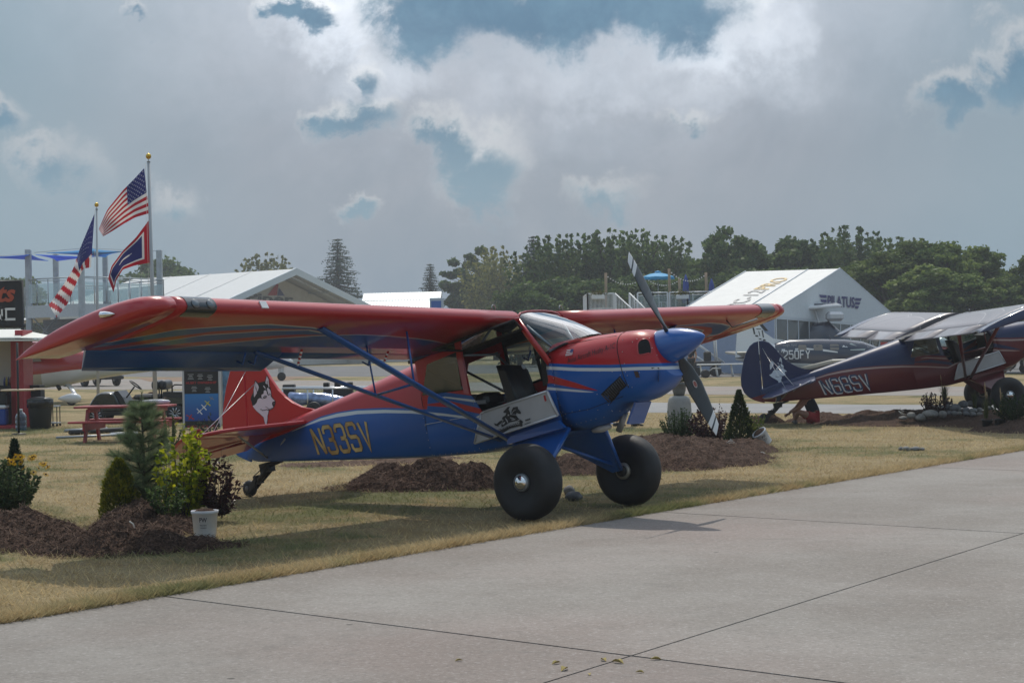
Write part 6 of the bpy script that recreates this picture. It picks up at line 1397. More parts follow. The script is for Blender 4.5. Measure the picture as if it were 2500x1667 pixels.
# --- white pickup, rear view, under the wing
t = thing('pickup_truck', 'white pickup truck seen from behind, chromed wheel and number plate', 'pickup truck', place(222, Y=98), R(124)); m = MB()
m.bbox((.1, 0, .78), (4.4, 1.95, .70), .12, 0, None, 2); m.bbox((.5, 0, 1.35), (1.9, 1.7, .62), .22, 0, None, 2); m.build('body', GLW, t)
m = MB(); m.bbox((-2.12, 0, .46), (.25, 1.9, .2), .04); m.build('bumper', BLACK, t)
m = MB(); m.box((-2.115, .1, .74), (.02, .46, .26)); m.build('number_plate', mat('number plate', (.40, .42, .52), .5), t)
m = MB(); m.box((.5, 0, 1.37), (1.7, 1.74, .36)); m.build('window', WINGLASS, t)
for s in (-1, 1): m = MB(); m.box((-2.10, s*.88, .92), (.04, .12, .25)); m.build('tail_light', REDP, t)
for x in (-1.35, 1.45):
    for y in (-.88, .88): smallwheel(t, Vector((x, y, .36)), .36, .27)
# --- golf cart
CY = 45.7; t = thing('golf_cart', 'black and green golf cart with a double seat back, nose to the left', 'golf cart', place(330, Y=CY)); b0 = t.location.copy()
lz = lambda u, v: at(u, v, CY).z; lx = lambda u: at(u, 980, CY).x-b0.x
CG = mat('dark green cart body', (.012, .022, .018), .25, coat=.6); CB = mat('charcoal cart plastic', (.018, .02, .024), .35)
def prof(mb, pts, y0, y1, mi=0): mb.slab([(lx(u), y0, lz(u, v)) for u, v in pts], (0, y1-y0, 0), mi)
m = MB(); rings = []
hp_ = [(229,1000),(228,990),(236,976),(247,962),(258,957),(280,957),(292,960),(300,975),(312,1000)]
for y, kx in ((-.58,.90),(-.5,1),(0,1.03),(.5,1),(.58,.90)): rings.append([(lx(270)+(lx(u)-lx(270))*kx, y, lz(u, 1000)+(lz(u, v)-lz(u, 1000))*kx) for u, v in hp_])
m.loft(rings); m.build('hood', CG, t)
m = MB(); prof(m, [(278,1000),(282,966),(292,953),(299,953),(310,968),(318,985),(320,1002)], -.5, .5); m.build('dashboard', CB, t)
m = MB(); prof(m, [(233,1002),(447,1002),(480,1002),(480,1012),(233,1012)], -.58, .58); m.build('chassis', BLACK, t)
m = MB(); prof(m, [(322,1003),(326,976),(400,974),(420,968),(480,970),(480,998),(455,984),(432,983),(418,1003)], -.57, .57); m.build('rear_body', CG, t)
m = MB(); m.bbox((lx(365), 0, lz(365, 968)), (.62, 1.0, .12), .05); m.build('seat', BLACK, t)
for du in (0, 17): m = MB(); m.bbox((lx(388+du), .02, lz(388, 939)), (.20, 1.02 if du == 0 else .98, .24), .09, 0, None, 3); m.build('backrest', CB, t)
m = MB()
for du in (-6, 14):
    for s in (-.38, .38): m.tube((lx(388+du), s, lz(388, 972)), (lx(388+du), s, lz(388, 945)), .018)
m.build('seat_frame', BLACK, t)
m = MB(); prof(m, [(408,968),(480,968),(480,955),(408,955)], -.55, .55); m.build('cargo_bed', CB, t)
m = MB(); m.path([(lx(430), -.5, lz(430, 956)), (lx(430), -.5, lz(430, 943)), (lx(436), -.5, lz(436, 938)), (lx(480), -.5, lz(480, 938))], .02); m.build('bed_rail', BLACK, t)
m = MB(); A, B = Vector((lx(314), -.25, lz(314, 970))), Vector((lx(334), -.25, lz(334, 943))); m.tube(A, B, .02); m.build('steering_column', BLACK, t)
ax = (B-A).normalized(); e1 = ax.orthogonal().normalized(); e2 = ax.cross(e1); C_ = B+ax*.05; m = MB(); m.path([C_+e1*math.cos(a)*.17+e2*math.sin(a)*.17 for a in np.linspace(0, 6.283, 25)], .016, 6, cap=False)
for a in (0, 2.1, 4.2): m.tube(C_-ax*.03, C_+e1*math.cos(a)*.17+e2*math.sin(a)*.17, .012, n=5)
m.build('steering_wheel', BLACK, t)
m = MB(); m.poly([(lx(u), -.508 if i < 2 else -.508, lz(u, v)) for i, (u, v) in enumerate(((272,977),(277,979),(288,967),(283,965)))]); m.build('yellow_sticker', mat('yellow sticker', (.6, .6, .1), .5), t)
m = MB()
for k in range(7): m.slab([(lx(241+2*k), -.585, lz(250, 986)), (lx(242+2*k), -.585, lz(250, 986)), (lx(242+2*k), -.585, lz(250, 978)), (lx(241+2*k), -.585, lz(250, 978))], (0, .02, 0))
m.build('grille', BLACK, t)
for u, r in ((247, .205), (437, .225)):
    for y in (-.5, .5):
        w = smallwheel(t, Vector((lx(u), y, r)), r, .2)
        m = MB()
        for k in range(10): a = k*.628; m.tube((lx(u)+math.cos(a)*.03, y-.105 if y < 0 else y+.105, r+math.sin(a)*.03), (lx(u)+math.cos(a)*r*.66, y-.10 if y < 0 else y+.10, r+math.sin(a)*r*.66), .012, n=4)
        m.lathe([(r*.66,-.1),(r*.72,-.11),(r*.72,-.08)], 18, 0, Matrix.Translation((lx(u), y, r)) @ Matrix.Rotation(R(90), 4, 'X')); m.build('spokes', ALU, w)
# --- picnic table
PYT = 35.8; t = thing('picnic_table', 'red wooden picnic table with attached benches, behind the young pine', 'table', place(305, Y=36.3), R(-3)); PRED = mat('red stained timber', (.30, .035, .04), .55, var=.15, vscale=4)
zt_ = .70
for i in range(4): m = MB(); m.bbox((0, -.30+.20*i, zt_-.02), (1.86, .185, .04), .008); m.build('top_plank', PRED, t)
for s in (-1, 1):
    for k in range(2): m = MB(); m.bbox((0, s*(.60+.14*k), .40), (1.86, .125, .04), .008); m.build('bench_plank', PRED, t)
for x in (-.68, .68):
    for s in (-1, 1): m = MB(); m.slab([(x-.02, s*.58, 0), (x-.02, s*.44, 0), (x-.02, s*.18, zt_-.06), (x-.02, s*.32, zt_-.06)], (.04, 0, 0)); m.build('leg', PRED, t)
    m = MB(); m.bbox((x+.045, 0, .31), (.045, 1.5, .15), .008); m.build('bench_beam', PRED, t); m = MB(); m.bbox((x+.045, 0, zt_-.08), (.045, .74, .09), .008); m.build('top_beam', PRED, t)
m = MB(); p = at(380, 993, 36.5); m.lathe([(.0,-.30),(.035,-.26),(.05,-.1),(.05,.1),(.035,.26),(0,.30)], 12, 0, Matrix.Rotation(R(90), 4, 'Y')); tag(m.build('rolled_bag', mat('shiny white cloth', (.6, .6, .66), .3), None, (p.x, p.y, zt_+.05)), 'shiny white rolled bag lying on the red picnic table', 'bag')
for k, (u0, v0, u1, v1, r, lb, c) in enumerate(((158,1055,262,1050,.035,'grey pole lying nearest the left under the picnic table',STEEL),(170,1062,300,1055,.055,'thick black tube lying under the picnic table',BLACK),(137,1071,335,1062,.025,'long grey pole lying in front under the picnic table',STEEL),(270,1064,335,1060,.035,'bright white pole end lying right of the table leg',WHITE))):
    p, q_ = gp(u0, v0), gp(u1, v1); m = MB(); m.tube((0, 0, r), q_-p+Vector((0, 0, r)), r); tag(m.build('pole', c, None, p), lb, 'pole', 'poles lying in the grass')

# --- info boards
t = thing('info_board', 'tall info board with a blue poster of small airplanes, aluminium posts', 'sign', place(492, Y=41.6)); b0 = t.location.copy(); BY = 41.6
lz = lambda u, v: at(u, v, BY).z; lx = lambda u: at(u, 980, BY).x-b0.x
xa, xb = lx(450), lx(535); H_ = 1.98
for x in (xa-.015, xb+.015): m = MB(); m.bbox((x, 0, H_/2), (.045, .045, H_), .006); m.build('post', mat('matt aluminium', (.52, .53, .55), .4, .5), t)
m = MB(); m.slab([(xa, -.012, .02), (xb, -.012, .02), (xb, -.012, H_-.03), (xa, -.012, H_-.03)], (0, .024, 0)); m.build('panel', PRINT_B, t)
pm = bpy.data.materials.new('blue sky poster'); pm.use_nodes = True; g = NG(pm.node_tree); tc = g.new('ShaderNodeTexCoord'); s_ = g.new('ShaderNodeSeparateXYZ'); g.l.new(tc.outputs['Generated'], s_.inputs[0]); g.l.new(g.mix(s_.outputs[2], (.008, .05, .28), (.03, .20, .50)), g.n['Principled BSDF'].inputs['Base Color']); g.n['Principled BSDF'].inputs['Roughness'].default_value = .3
zA, zB = lz(490, 1027), lz(490, 961); m = MB(); m.slab([(xa+.01, -.016, zA), (xb-.01, -.016, zA), (xb-.01, -.016, zB), (xa+.01, -.016, zB)], (0, .003, 0)); m.build('poster', pm, t)
m = MB(); 
def pl_(u, v, s, mi, a):
    c = Vector((lx(u), -.02, lz(u, v))); d = Vector((math.cos(a), 0, math.sin(a))); n = Vector((-d.z, 0, d.x)); m.poly([tuple(c-d*s-n*s*.16), tuple(c+d*s-n*s*.10), tuple(c+d*s+n*s*.10), tuple(c-d*s+n*s*.16)], mi); c2 = c+Vector((0, -.002, 0)); m.poly([tuple(c2-n*s*.7-d*s*.12), tuple(c2+n*s*.7-d*s*.12), tuple(c2+n*s*.7+d*s*.12), tuple(c2-n*s*.7+d*s*.12)], mi)
for u, v, s, mi, a in ((464,1018,.10,0,2.6),(487,1004,.09,1,2.3),(498,994,.085,1,2.3),(507,984,.085,2,2.4),(517,972,.06,3,2.6)): pl_(u, v, s, mi, a)
m.build('airplane_pictures', [REDP, PRINT_W, mat('yellow print', (.55, .5, .05), .5), GRYP], t)
m = MB(); put_text(m, 'HUSKY OWNERSHIP', (xa+.05, -.02, lz(490, 937)), (xb-xa-.1, 0, 0), (0, 0, .055), 0); put_text(m, 'AVIAT AIRCRAFT', (xa+.05, -.02, lz(490, 1044)), (xb-xa-.14, 0, 0), (0, 0, .06), 0); m.build('red_lettering', REDP, t)
m = MB()
for (u, v) in ((467,914),(490,914),(514,916),(475,944),(508,946)):
    for k in range(4): w_ = .075+.03*((k*7+u) % 3); m.box((lx(u), -.02, lz(u, v+3.6*k)), (w_, .003, .014))
stuff(m.build('small_print', mat('faint grey print', (.33, .33, .33), .5), t))
t = thing('info_board', 'second info board with a hazy blue lake picture, mostly behind the tail', 'sign', place(556, Y=43.4)); m = MB(); hh = lz(550, 892)
m.slab([(-.14, 0, .25), (.5, 0, .25), (.5, 0, hh), (-.14, 0, hh)], (0, .03, 0)); m.build('panel', mat('hazy lake picture', (.12, .22, .34), .4, var=.5, vscale=3), t); m = MB()
for x in (-.15, .5): m.bbox((x, .015, .95), (.04, .05, 1.9), .005)
m.build('post', mat('matt aluminium', (.52, .53, .55)), t)
# --- flat trailer with mesh side, tarpaulin roll, black crate
TY = 47; t = thing('trailer', 'flat trailer with a wire mesh side behind the red fuselage', 'trailer', place(790, Y=TY)); b0 = t.location.copy()
lz = lambda u, v: at(u, v, TY).z; lx = lambda u: at(u, 980, TY).x-b0.x
x0, x1 = lx(690), lx(935); zf_ = lz(790, 1000)
m = MB(); m.bbox(((x0+x1)/2, .7, zf_-.05), (x1-x0, 1.5, .08), .01); m.build('bed', mat('trailer boards', (.10, .095, .09), .8), t)
m = MB(); zr_ = lz(790, 946)
for y in (0, 1.4):
    m.path([(x0, y, zr_), (x1, y, zr_-.04)], .028); 
    for k in range(5): x = x0+(x1-x0)*k/4; m.tube((x, y, zf_-.05), (x, y, zr_), .02)
m.build('rail', ALU, t)
m = MB()
for k in range(48): x = x0+(x1-x0)*k/47; m.tube((x, 1.4, zf_), (x, 1.4, zr_), .004, n=3)
for k in range(6): z = zf_+(zr_-zf_)*k/6; m.tube((x0, 1.4, z), (x1, 1.4, z), .004, n=3)
stuff(m.build('wire_mesh', STEEL, t))
for x in (x0+.8, x1-.8):
    for y in (-.05, 1.45): smallwheel(t, Vector((x, y, .2)), .2, .16)
m = MB(); rr = random.Random(4); pts = [(lx(u), .2, lz(u, v)) for u, v in ((702,972),(730,975),(760,973),(790,977),(830,980),(870,983))]; m.path(pts, [.16,.17,.15,.16,.13,.1], 12)
b1 = Vector(pts[0]); m.v = [tuple(Vector(p)-b1+Vector((rr.gauss(0, .012), rr.gauss(0, .012), rr.gauss(0, .012)))) for p in m.v]; tag(m.build('tarpaulin_roll', mat('crumpled blue silver tarp', (.22, .28, .45), .18, .45, var=.4, bump=.6, bscale=9), None, b0+b1), 'crumpled blue and silver tarpaulin roll on the flat trailer', 'tarpaulin')
m = MB(); cx = lx(820); w2 = 36*TY/FPX
m.bbox((0, 0, .12), (2*w2, .4, .24), .02)
for x in (-w2*.82, -.02, w2*.80): m.bbox((x, 0, .30), (w2*.36, .38, .15), .02)
tag(m.build('crate', BLACK, None, (b0.x+cx, TY+.75, lz(820, 970))), 'black plastic crate with cut-out handles on the trailer', 'crate')
m = MB(); m.bbox((0, 0, .16), (.30, .4, .32), .02); tag(m.build('crate', BLACK, None, (b0.x+lx(698), TY+.75, lz(698, 970))), 'small black crate next to the red tail fin', 'crate')

# --- refreshment stall, banner and things beside it
KY = 44; t = thing('market_stall', 'red and white refreshment stall with a flat white awning at the left edge', 'stall', place(10, Y=KY)); b0 = t.location.copy()
lz = lambda u, v, Y=KY: at(u, v, Y).z; lx = lambda u, Y=KY: at(u, 980, Y).x-b0.x
SR = mat('red stall paint', (.34, .025, .035), .45, var=.08); CRE = mat('cream panel', (.50, .49, .46), .6)
m = MB(); m.slab([(lx(-160), .9, .05), (lx(48), .9, .05), (lx(48), .9, lz(20, 832)), (lx(-160), .9, lz(20, 832))], (0, .08, 0)); m.build('back_wall', CRE, t)
m = MB(); m.bbox((lx(38), 0, lz(38, 832)/2), (.16, .16, lz(38, 832)), .015); m.build('corner_post', SR, t)
m = MB(); m.bbox((lx(58), .1, lz(58, 806)/2), (.19, .9, lz(58, 806)), .015); m.build('side_panel', SR, t)
m = MB(); A = [(lx(-160), -1.0, lz(0, 832)), (lx(138), -1.0, lz(130, 832)), (lx(138), 1.3, lz(130, 832)), (lx(-160), 1.3, lz(0, 832))]; m.slab(A, (0, 0, .04)); m.slab([(lx(-160), -.6, lz(0, 826)), (lx(70), -.6, lz(70, 826)), (lx(40), .5, lz(40, 806)), (lx(-160), .5, lz(0, 805))], (0, 0, .03)); m.slab([(lx(70), -.6, lz(70, 826)), (lx(132), -.4, lz(132, 827)), (lx(132), .8, lz(132, 826)), (lx(40), .5, lz(40, 806))], (0, 0, .02)); m.build('awning', mat('white awning', (.66, .66, .62), .6), t)
m = MB(); m.bbox((lx(10), .45, lz(10, 945)), (1.6, .5, .06), .01); m.bbox((lx(10), .5, .45), (1.6, .4, .86), .01); m.build('counter', DARK, t)
m = MB(); m.box((lx(26), .86, lz(26, 855)), (.09, .03, .36)); m.build('menu_board', PRINT_B, t); m = MB(); put_text(m, 'U', (lx(24.3), .84, lz(26, 850)), (.04, 0, 0), (0, 0, .1)); m.build('menu_lettering', CRE, t)
m = MB(); m.bbox((lx(-30), 0, .04), (lx(62)-lx(-120), 1.6, .08), .01); m.build('base', SR, t)
rr = random.Random(2)
BC = [(.05,.06,.2),(.35,.3,.05),(.04,.05,.12),(.3,.05,.05),(.1,.12,.3),(.06,.2,.08)]
for k in range(6):
    m = MB(); m.lathe([(.035,0),(.035,.13),(.014,.18),(.014,.21),(0,.212)], 10); u = 4+k*5; tag(m.build('bottle', mat('bottle colour %s' % 'abcdef'[k], BC[k], .3), None, (b0.x+lx(u), KY+.3, lz(10, 945)+.03)), ['dark blue','yellow','near black','red','blue','green'][k]+' bottle standing on the stall counter', 'bottle')
t = thing('cooler', 'blue picnic cooler with a white lid on the stall base', 'cooler', (b0.x+lx(0), KY-.35, .08)); m = MB(); m.bbox((0, 0, .19), (.52, .34, .38), .03); m.build('body', mat('blue plastic', (.015, .06, .28), .45), t); m = MB(); m.bbox((0, 0, .43), (.54, .36, .09), .03); m.build('lid', WHITE, t)
m = MB(); m.bbox((0, 0, .15), (.56, .34, .30), .04); tag(m.build('bag', mat('black bag', (.015, .015, .016), .6), None, (b0.x+lx(2), KY-.35, .08+.475)), 'black bag lying on top of the blue cooler', 'bag')
t = thing('bar_table', 'slim black standing table with a round pale top before the stall', 'table', gp(46, 1060)); m = MB(); m.tube((0, 0, 0), (0, 0, at(46, 836, 40.2).z), .026); m.lathe([(.16,0),(.15,.02),(.03,.03)], 18); m.build('pole', BLACK, t); m = MB(); z_ = at(46, 952, 40.2).z; m.lathe([(.36,-.018),(.37,-.01),(.37,.01),(.36,.018)], 28, 0, Matrix.Translation((0, 0, z_))); m.build('tabletop', mat('pale wood top', (.42, .33, .22), .5), t)
p = gp(52, 1051); t = thing('water_bottle', 'large clear blue water-cooler bottle on the grass by the red post', 'bottle', p); m = MB(); m.lathe([(.11,0),(.13,.02),(.13,.11),(.122,.12),(.13,.13),(.13,.23),(.122,.24),(.13,.25),(.128,.33),(.09,.40),(.04,.43),(.036,.47)], 20); m.build('body', glassmat('bluish plastic', (.45, .62, .75), .05, .25, (.12, .2, .28)), t); m = MB(); m.lathe([(.04,.465),(.04,.495),(0,.5)], 14); m.build('cap', WHITE, t)
p = gp(99, 1046); t = thing('trash_can', 'black lidded trash can with a bag folded over its rim', 'trash can', p); m = MB(); m.lathe([(.21,0),(.235,.02),(.285,.60),(.29,.66)], 24); m.build('bin', mat('black bin plastic', (.016, .018, .018), .55), t); m = MB(); r_ = [(.30,.50),(.305,.60),(.31,.66),(.29,.675)]; m.lathe(r_, 28); rr = random.Random(8); m.v = [(x*(1+rr.gauss(0, .012)), y*(1+rr.gauss(0, .012)), z+rr.gauss(0, .012)) for x, y, z in m.v]; m.build('bin_bag', mat('black film', (.02, .02, .022), .25), t); m = MB(); m.lathe([(.30,.665),(.305,.685),(.2,.73),(.0,.75)], 24); m.build('lid', mat('grey black lid', (.035, .037, .038), .4), t)
p = gp(134, 1040); t = thing('trolley', 'small black metal trolley standing right of the trash can', 'trolley', p); m = MB(); 
for x in (-.08, .09):
    for y in (-.15, .15): m.tube((x, y, .04), (x, y, .48), .012, n=5)
m.build('frame', BLACK, t); m = MB(); m.bbox((0, 0, .48), (.22, .36, .03), .005); m.build('top', GREYP, t); m = MB(); m.bbox((0, 0, .08), (.22, .36, .03), .005); m.build('shelf', GREYP, t)
for x in (-.08, .09):
    for y in (-.15, .15): m = MB(); m.lathe([(.03,-.012),(.03,.012)], 10, 0, Matrix.Translation((x, y, .03)) @ Matrix.Rotation(R(90), 4, 'X')); m.build('caster', BLACK, t)
NY = 52; t = thing('banner', 'black banner with red script and big white letters at the left edge', 'banner', place(0, Y=NY)); b0 = t.location.copy(); lz = lambda u, v: at(u, v, NY).z; lx = lambda u: at(u, 900, NY).x-b0.x
m = MB(); n = 16; V = []; za, zb = lz(0, 794), lz(0, 690)
for i in range(n+1):
    for j in range(9): x = lx(-120)+(lx(57)-lx(-120))*i/n; V.append((x, .03*math.sin(i*1.9+j*.6), za+(zb-za)*j/8))
m.add(V, [(i*9+j, (i+1)*9+j, (i+1)*9+j+1, i*9+j+1) for i in range(n) for j in range(8)], 0, True); m.build('cloth', mat('black banner cloth', (.012, .013, .016), .6), t)
m = MB(); V_, F_, w_ = strokes('NC', .36, .16); ex = (lx(41)-lx(-14))/w_; z0_ = lz(0, 780); m.add([(lx(-14)+a*ex, -.05, z0_+c/1.6*(25*NY/FPX)) for a, c in V_], F_); m.build('white_lettering', PRINT_W, t)
m = MB(); put_text(m, 'ts', (lx(-8), -.05, lz(0, 738)), (lx(36)-lx(-8), 0, 0), (.12, 0, lz(0, 700)-lz(0, 738))); m.build('red_script', mat('orange red print', (.42, .07, .03), .5), t)
m = MB()
for u in (-118, 55): m.tube((lx(u), .08, 0), (lx(u), .08, lz(0, 686)), .05)
m.tube((lx(-120), .08, lz(0, 688)), (lx(58), .08, lz(0, 688)), .04); m.tube((lx(-120), .08, lz(0, 796)), (lx(62), .08, lz(0, 796)), .05); m.build('frame', BLACK, t)

# --- flagpoles and flags
FRED, FWHT, FBLU = leafmat('flag red', (.36, .015, .03), (.40, .02, .035), .35, 1, .6), leafmat('flag white', (.62, .6, .6), (.68, .66, .66), .35, 1, .6), leafmat('flag blue', (.03, .035, .14), (.035, .04, .16), .35, 1, .6)
GOLD = mat('gilded ball', (.60, .38, .05), .25, .8)
def pole(ub, vb, ut, vt, Y, r, label):
    p = at(ub, vb, Y); p.z = 0; q = at(ut, vt, Y); t = thing('flagpole', label, 'flagpole', p); m = MB(); m.tube((0, 0, 0), q-p, r, r*.7, 10); m.build('pole', mat('satin aluminium pole', (.42, .44, .46), .45, .1), t)
    m = MB(); c = q-p; m.lathe([(.008,0),(.008,.07)], 8, 0, Matrix.Translation(c)); m.lathe([(.035,0),(.04,.02),(.03,.03)], 10, 0, Matrix.Translation(c)); m.build('truck', STEEL, t); m = MB(); m.lathe([(0,.07),(.03,.075),(.052,.1),(.058,.13),(.052,.16),(.03,.185),(0,.19)], 14, 0, Matrix.Translation(c)); m.build('ball', GOLD, t)
    m = MB(); m.path([c+Vector((-r*1.2, -r, -.03)), Vector((-r*1.6, -r*1.2, 1.3))], .004, 4); m.build('halyard', ROPE, t); return t
pole(382, 1066, 362.8, 397, 38.6, .048, 'taller aluminium flagpole with a gold ball and two flags'); pole(240, 1018, 236, 512, 50, .042, 'shorter aluminium flagpole with a gold ball, on the left')
def flag(label, top, bot, Y, fn, rip, stars=True, depth=.16):
    NX, NYY = 52, 39; ts = np.linspace(0, 1, len(top)); c0 = at(*top[0], Y); m = MB(); V = []
    ss = np.linspace(0, 1, NX+1)
    tu, tv = np.interp(ss, ts, [p[0] for p in top]), np.interp(ss, ts, [p[1] for p in top]); bu, bv_ = np.interp(ss, np.linspace(0, 1, len(bot)), [p[0] for p in bot]), np.interp(ss, np.linspace(0, 1, len(bot)), [p[1] for p in bot])
    ker = np.array([1, 2, 3, 2, 1])/9
    def sm(a): b = np.concatenate([[2*a[0]-a[2], 2*a[0]-a[1]], a, [2*a[-1]-a[-2], 2*a[-1]-a[-3]]]); return np.convolve(b, ker, 'valid')
    tu, tv, bu, bv_ = sm(tu), sm(tv), sm(bu), sm(bv_)
    def S(s, t_):
        i = s*NX; a = int(min(i, NX-1)); f = i-a
        T = (tu[a]*(1-f)+tu[a+1]*f, tv[a]*(1-f)+tv[a+1]*f); B = (bu[a]*(1-f)+bu[a+1]*f, bv_[a]*(1-f)+bv_[a+1]*f)
        w = rip*math.sin(s*11+t_*3.2)*s; return at(T[0]*(1-t_)+B[0]*t_+w*.5*0, T[1]*(1-t_)+B[1]*t_, Y+depth*math.sin(s*9+t_*2.5)*min(1, s*2.5)-.55*s)
    for i in range(NX+1):
        for j in range(NYY+1): V.append(S(i/NX, j/NYY)-c0)
    o = len(m.v); m.v += [tuple(p) for p in V]
    for i in range(NX):
        for j in range(NYY): k = i*(NYY+1)+j; m.f.append([k, k+1, k+NYY+2, k+NYY+1]); m.mi.append(fn((i+.5)/NX, (j+.5)/NYY)); m.sm.append(True)
    if stars:
        for r_ in range(9):
            for c_ in range(6 if r_ % 2 == 0 else 5):
                s, t_ = .4*((c_+.5+(.5 if r_ % 2 else 0))/6), (r_+.7)/9.4*7/13; p = S(s, t_)-c0+Vector((0, -.012, 0)); px = S(s+.01, t_)-S(s-.01, t_); py = S(s, t_+.01)-S(s, t_-.01); px, py = px.normalized()*.022, py.normalized()*.022
                m.add([p+px*math.cos(a)*(1 if k % 2 == 0 else .42)+py*math.sin(a)*(1 if k % 2 == 0 else .42) for k, a in enumerate(np.linspace(0, 6.283, 11)[:-1])], [tuple(range(10))], 1)
    m.add([(-.0, -.01, 0), (.03, -.01, 0), (.03+bu[0]*0, -.01, 0)], [], 1)
    o = m.build('flag', [FRED, FWHT, FBLU], None, c0); return tag(o, label, 'flag')
us = lambda s, t: 2 if (s < .4 and t < 7/13) else (0 if int(t*13) % 2 == 0 else 1)
slack = lambda s, t: 2 if s < .36 and t < .75 else (0 if int((s-.36+.10*(t-.5)+.2)/.062) % 2 == 0 else 1)
wy = lambda s, t: 0 if min(s*1.5, (1-s)*1.5, t, 1-t) < .13 else (1 if min(s*1.5, (1-s)*1.5, t, 1-t) < .19 else (1 if .33 < s < .62 and abs(t-.48) < .01+.035*math.sin((s-.33)/.29*3.14) and s < .6 else 2))
flag('American flag flying highest, from the taller flagpole', [(352,411),(325,440),(300,465),(262,512),(241,560)], [(364,521),(330,531),(303,546),(275,564),(252,577)], 38.6, us, 0)
flag('blue flag with white and red border hanging below the upper American flag', [(363,538),(332,580),(300,612),(272,650),(264,680)], [(367,641),(330,648),(300,658),(284,684),(277,714)], 38.6, wy, 0, False)
flag('American flag hanging slack from the shorter flagpole', [(231,521),(196,605),(177,660),(150,703),(119,744)], [(222,653),(203,656),(187,690),(165,742),(138,775)], 50, slack, 0, True, .3)

# --- odds and ends near the tent on the right
t = thing('utility_cart', 'white-framed utility cart with a hoop at its end, behind the spinner', 'cart', place(1722, Y=92)); m = MB(); m.bbox((0, 0, .65), (1.5, 1.0, .25), .04); m.build('bed', mat('dark cart bed', (.05, .05, .055), .6), t); m = MB()
for y in (-.45, .45): m.path([(-.55, y, .7), (-.55, y, 1.9), (-.40, y, 2.05), (.35, y, 2.05), (.5, y, 1.9), (.55, y, .7)], .04)
m.build('hoop', WHITE, t)
for x in (-.5, .5):
    for y in (-.45, .45): smallwheel(t, Vector((x, y, .26)), .26, .16)
m = MB(); m.bbox((.1, -.1, 1.0), (.35, .5, .5), .06); m.build('seat', BLACK, t)
t = thing('stair', 'white metal stair leading up beside the white tent wall', 'stair', place(1715, Y=98)); m = MB()
for s in (0, .7):
    m.path([(-1.3, s, 2.4), (1.2, s, .6)], .035); m.path([(-1.3, s, 1.6), (1.2, s, -.0)], .035)
m.build('handrail', RAILW, t); m = MB()
for k in range(8): q_ = k/7; m.box((-1.3+2.5*q_, .35, 1.55-1.5*q_), (.3, .7, .04))
m.build('tread', GREYP, t)
t = thing('display_bench', 'long low white trestle bench standing under the navy airplane tail', 'bench', place(1765, Y=90)); m = MB(); m.bbox((0, 0, .62), (2.5, .6, .06), .01); m.build('top', WHITE, t)
for x in (-1.1, -.35, .4, 1.15):
    for s in (-1, 1): m = MB(); m.tube((x, s*.1, .6), (x+.08, s*.28, 0), .03, n=6); m.build('leg', WHITE, t)
t = thing('tyre_dolly', 'two-wheeled dolly standing in front of the white trestle bench', 'dolly', place(1722, Y=88.5)); smallwheel(t, Vector((0, -.2, .2)), .2, .14); smallwheel(t, Vector((0, .25, .2)), .2, .14); m = MB(); m.tube((0, -.2, .2), (0, .25, .2), .03); m.path([(0, 0, .2), (.35, 0, .45), (.75, 0, .45)], .03); m.build('frame', GREYP, t)

# ================================================================== MULCH, STONES, PLANTS
mulch('mulch', 'brown bark mulch heaped round the potted shrubs on the left', [(-4.78,17.6,.50,.9,.25),(-4.35,17.3,.33,.6,.17),(-4.6,16.6,.40,.5,.12),(-3.72,18.3,.50,.8,.24),(-3.35,17.9,.35,.6,.16),(-3.62,16.25,.55,.6,.20),(-3.2,16.3,.42,.5,.19),(-3.95,16.3,.38,.5,.14),(-2.88,16.3,.34,.4,.11),(-2.66,16.35,.25,.25,.05)], -3.9, 17.2, 1.75, 2.2, 19000, cell=.032, seed=2)
mulch('mulch', 'dark mulch heap left of the near tyre', [(-1.55,23.1,.62,.7,.24),(-.92,22.9,.75,.75,.36),(-1.2,22.8,1.0,.7,.22),(-.55,22.6,.45,.55,.30),(-1.75,22.9,.45,.5,.12)], -1.15, 22.9, 1.25, 1.0, 9000, cell=.03, seed=5)
mulch('mulch', 'long mulch bed between the far tyre and the urn', [(.85,24.9,.6,.7,.25),(1.5,25.3,.7,.9,.22),(2.25,25.7,.75,1.0,.27),(2.9,26.6,.8,1.3,.2),(2.7,28.6,1.1,1.7,.24),(3.5,29.3,.75,1.3,.17),(2.5,31.2,1.0,1.7,.16),(3.4,27.3,.5,.7,.1),(3.3,31.5,1.0,1.2,.12)], 2.2, 28.6, 2.4, 4.6, 14000, cell=.06, seed=9)
mulch('mulch', 'thin strip of mulch lying behind the fuselage belly', [(-2.8,27.5,.8,.5,.06),(-1.9,27.8,.9,.5,.07),(-1.3,28.6,.6,.4,.05)], -2.1, 27.9, 1.7, 1.2, 1500, cell=.05, seed=11, rough=.7)
mulch('mulch', 'small soil heap beside the sitting person', [(5.15,39.0,.40,.4,.16),(5.42,38.9,.34,.35,.17)], 5.3, 38.95, .7, .7, 1200, cell=.04, seed=12)
o_, HR = mulch('mulch', 'soil and mulch bank under the wheels of the navy and maroon airplane', [(8.6,38.0,2.6,2.3,.23),(10.2,36.8,2.2,3.0,.26),(9.9,33.6,1.6,1.3,.22),(7.4,38.6,1.0,.8,.22),(6.5,39.0,.8,.6,.18),(10.6,34.4,1.4,1.4,.30)], 8.9, 36.5, 3.6, 4.6, 6000, cell=.075, seed=14)
mulch('mulch', 'small dark dirt heap on the grass near the wheel fairing', [(-13.2,66.5,.7,.6,.28),(-12.7,66.3,.5,.5,.2)], -13.0, 66.4, 1.2, .9, 700, cell=.08, seed=15)

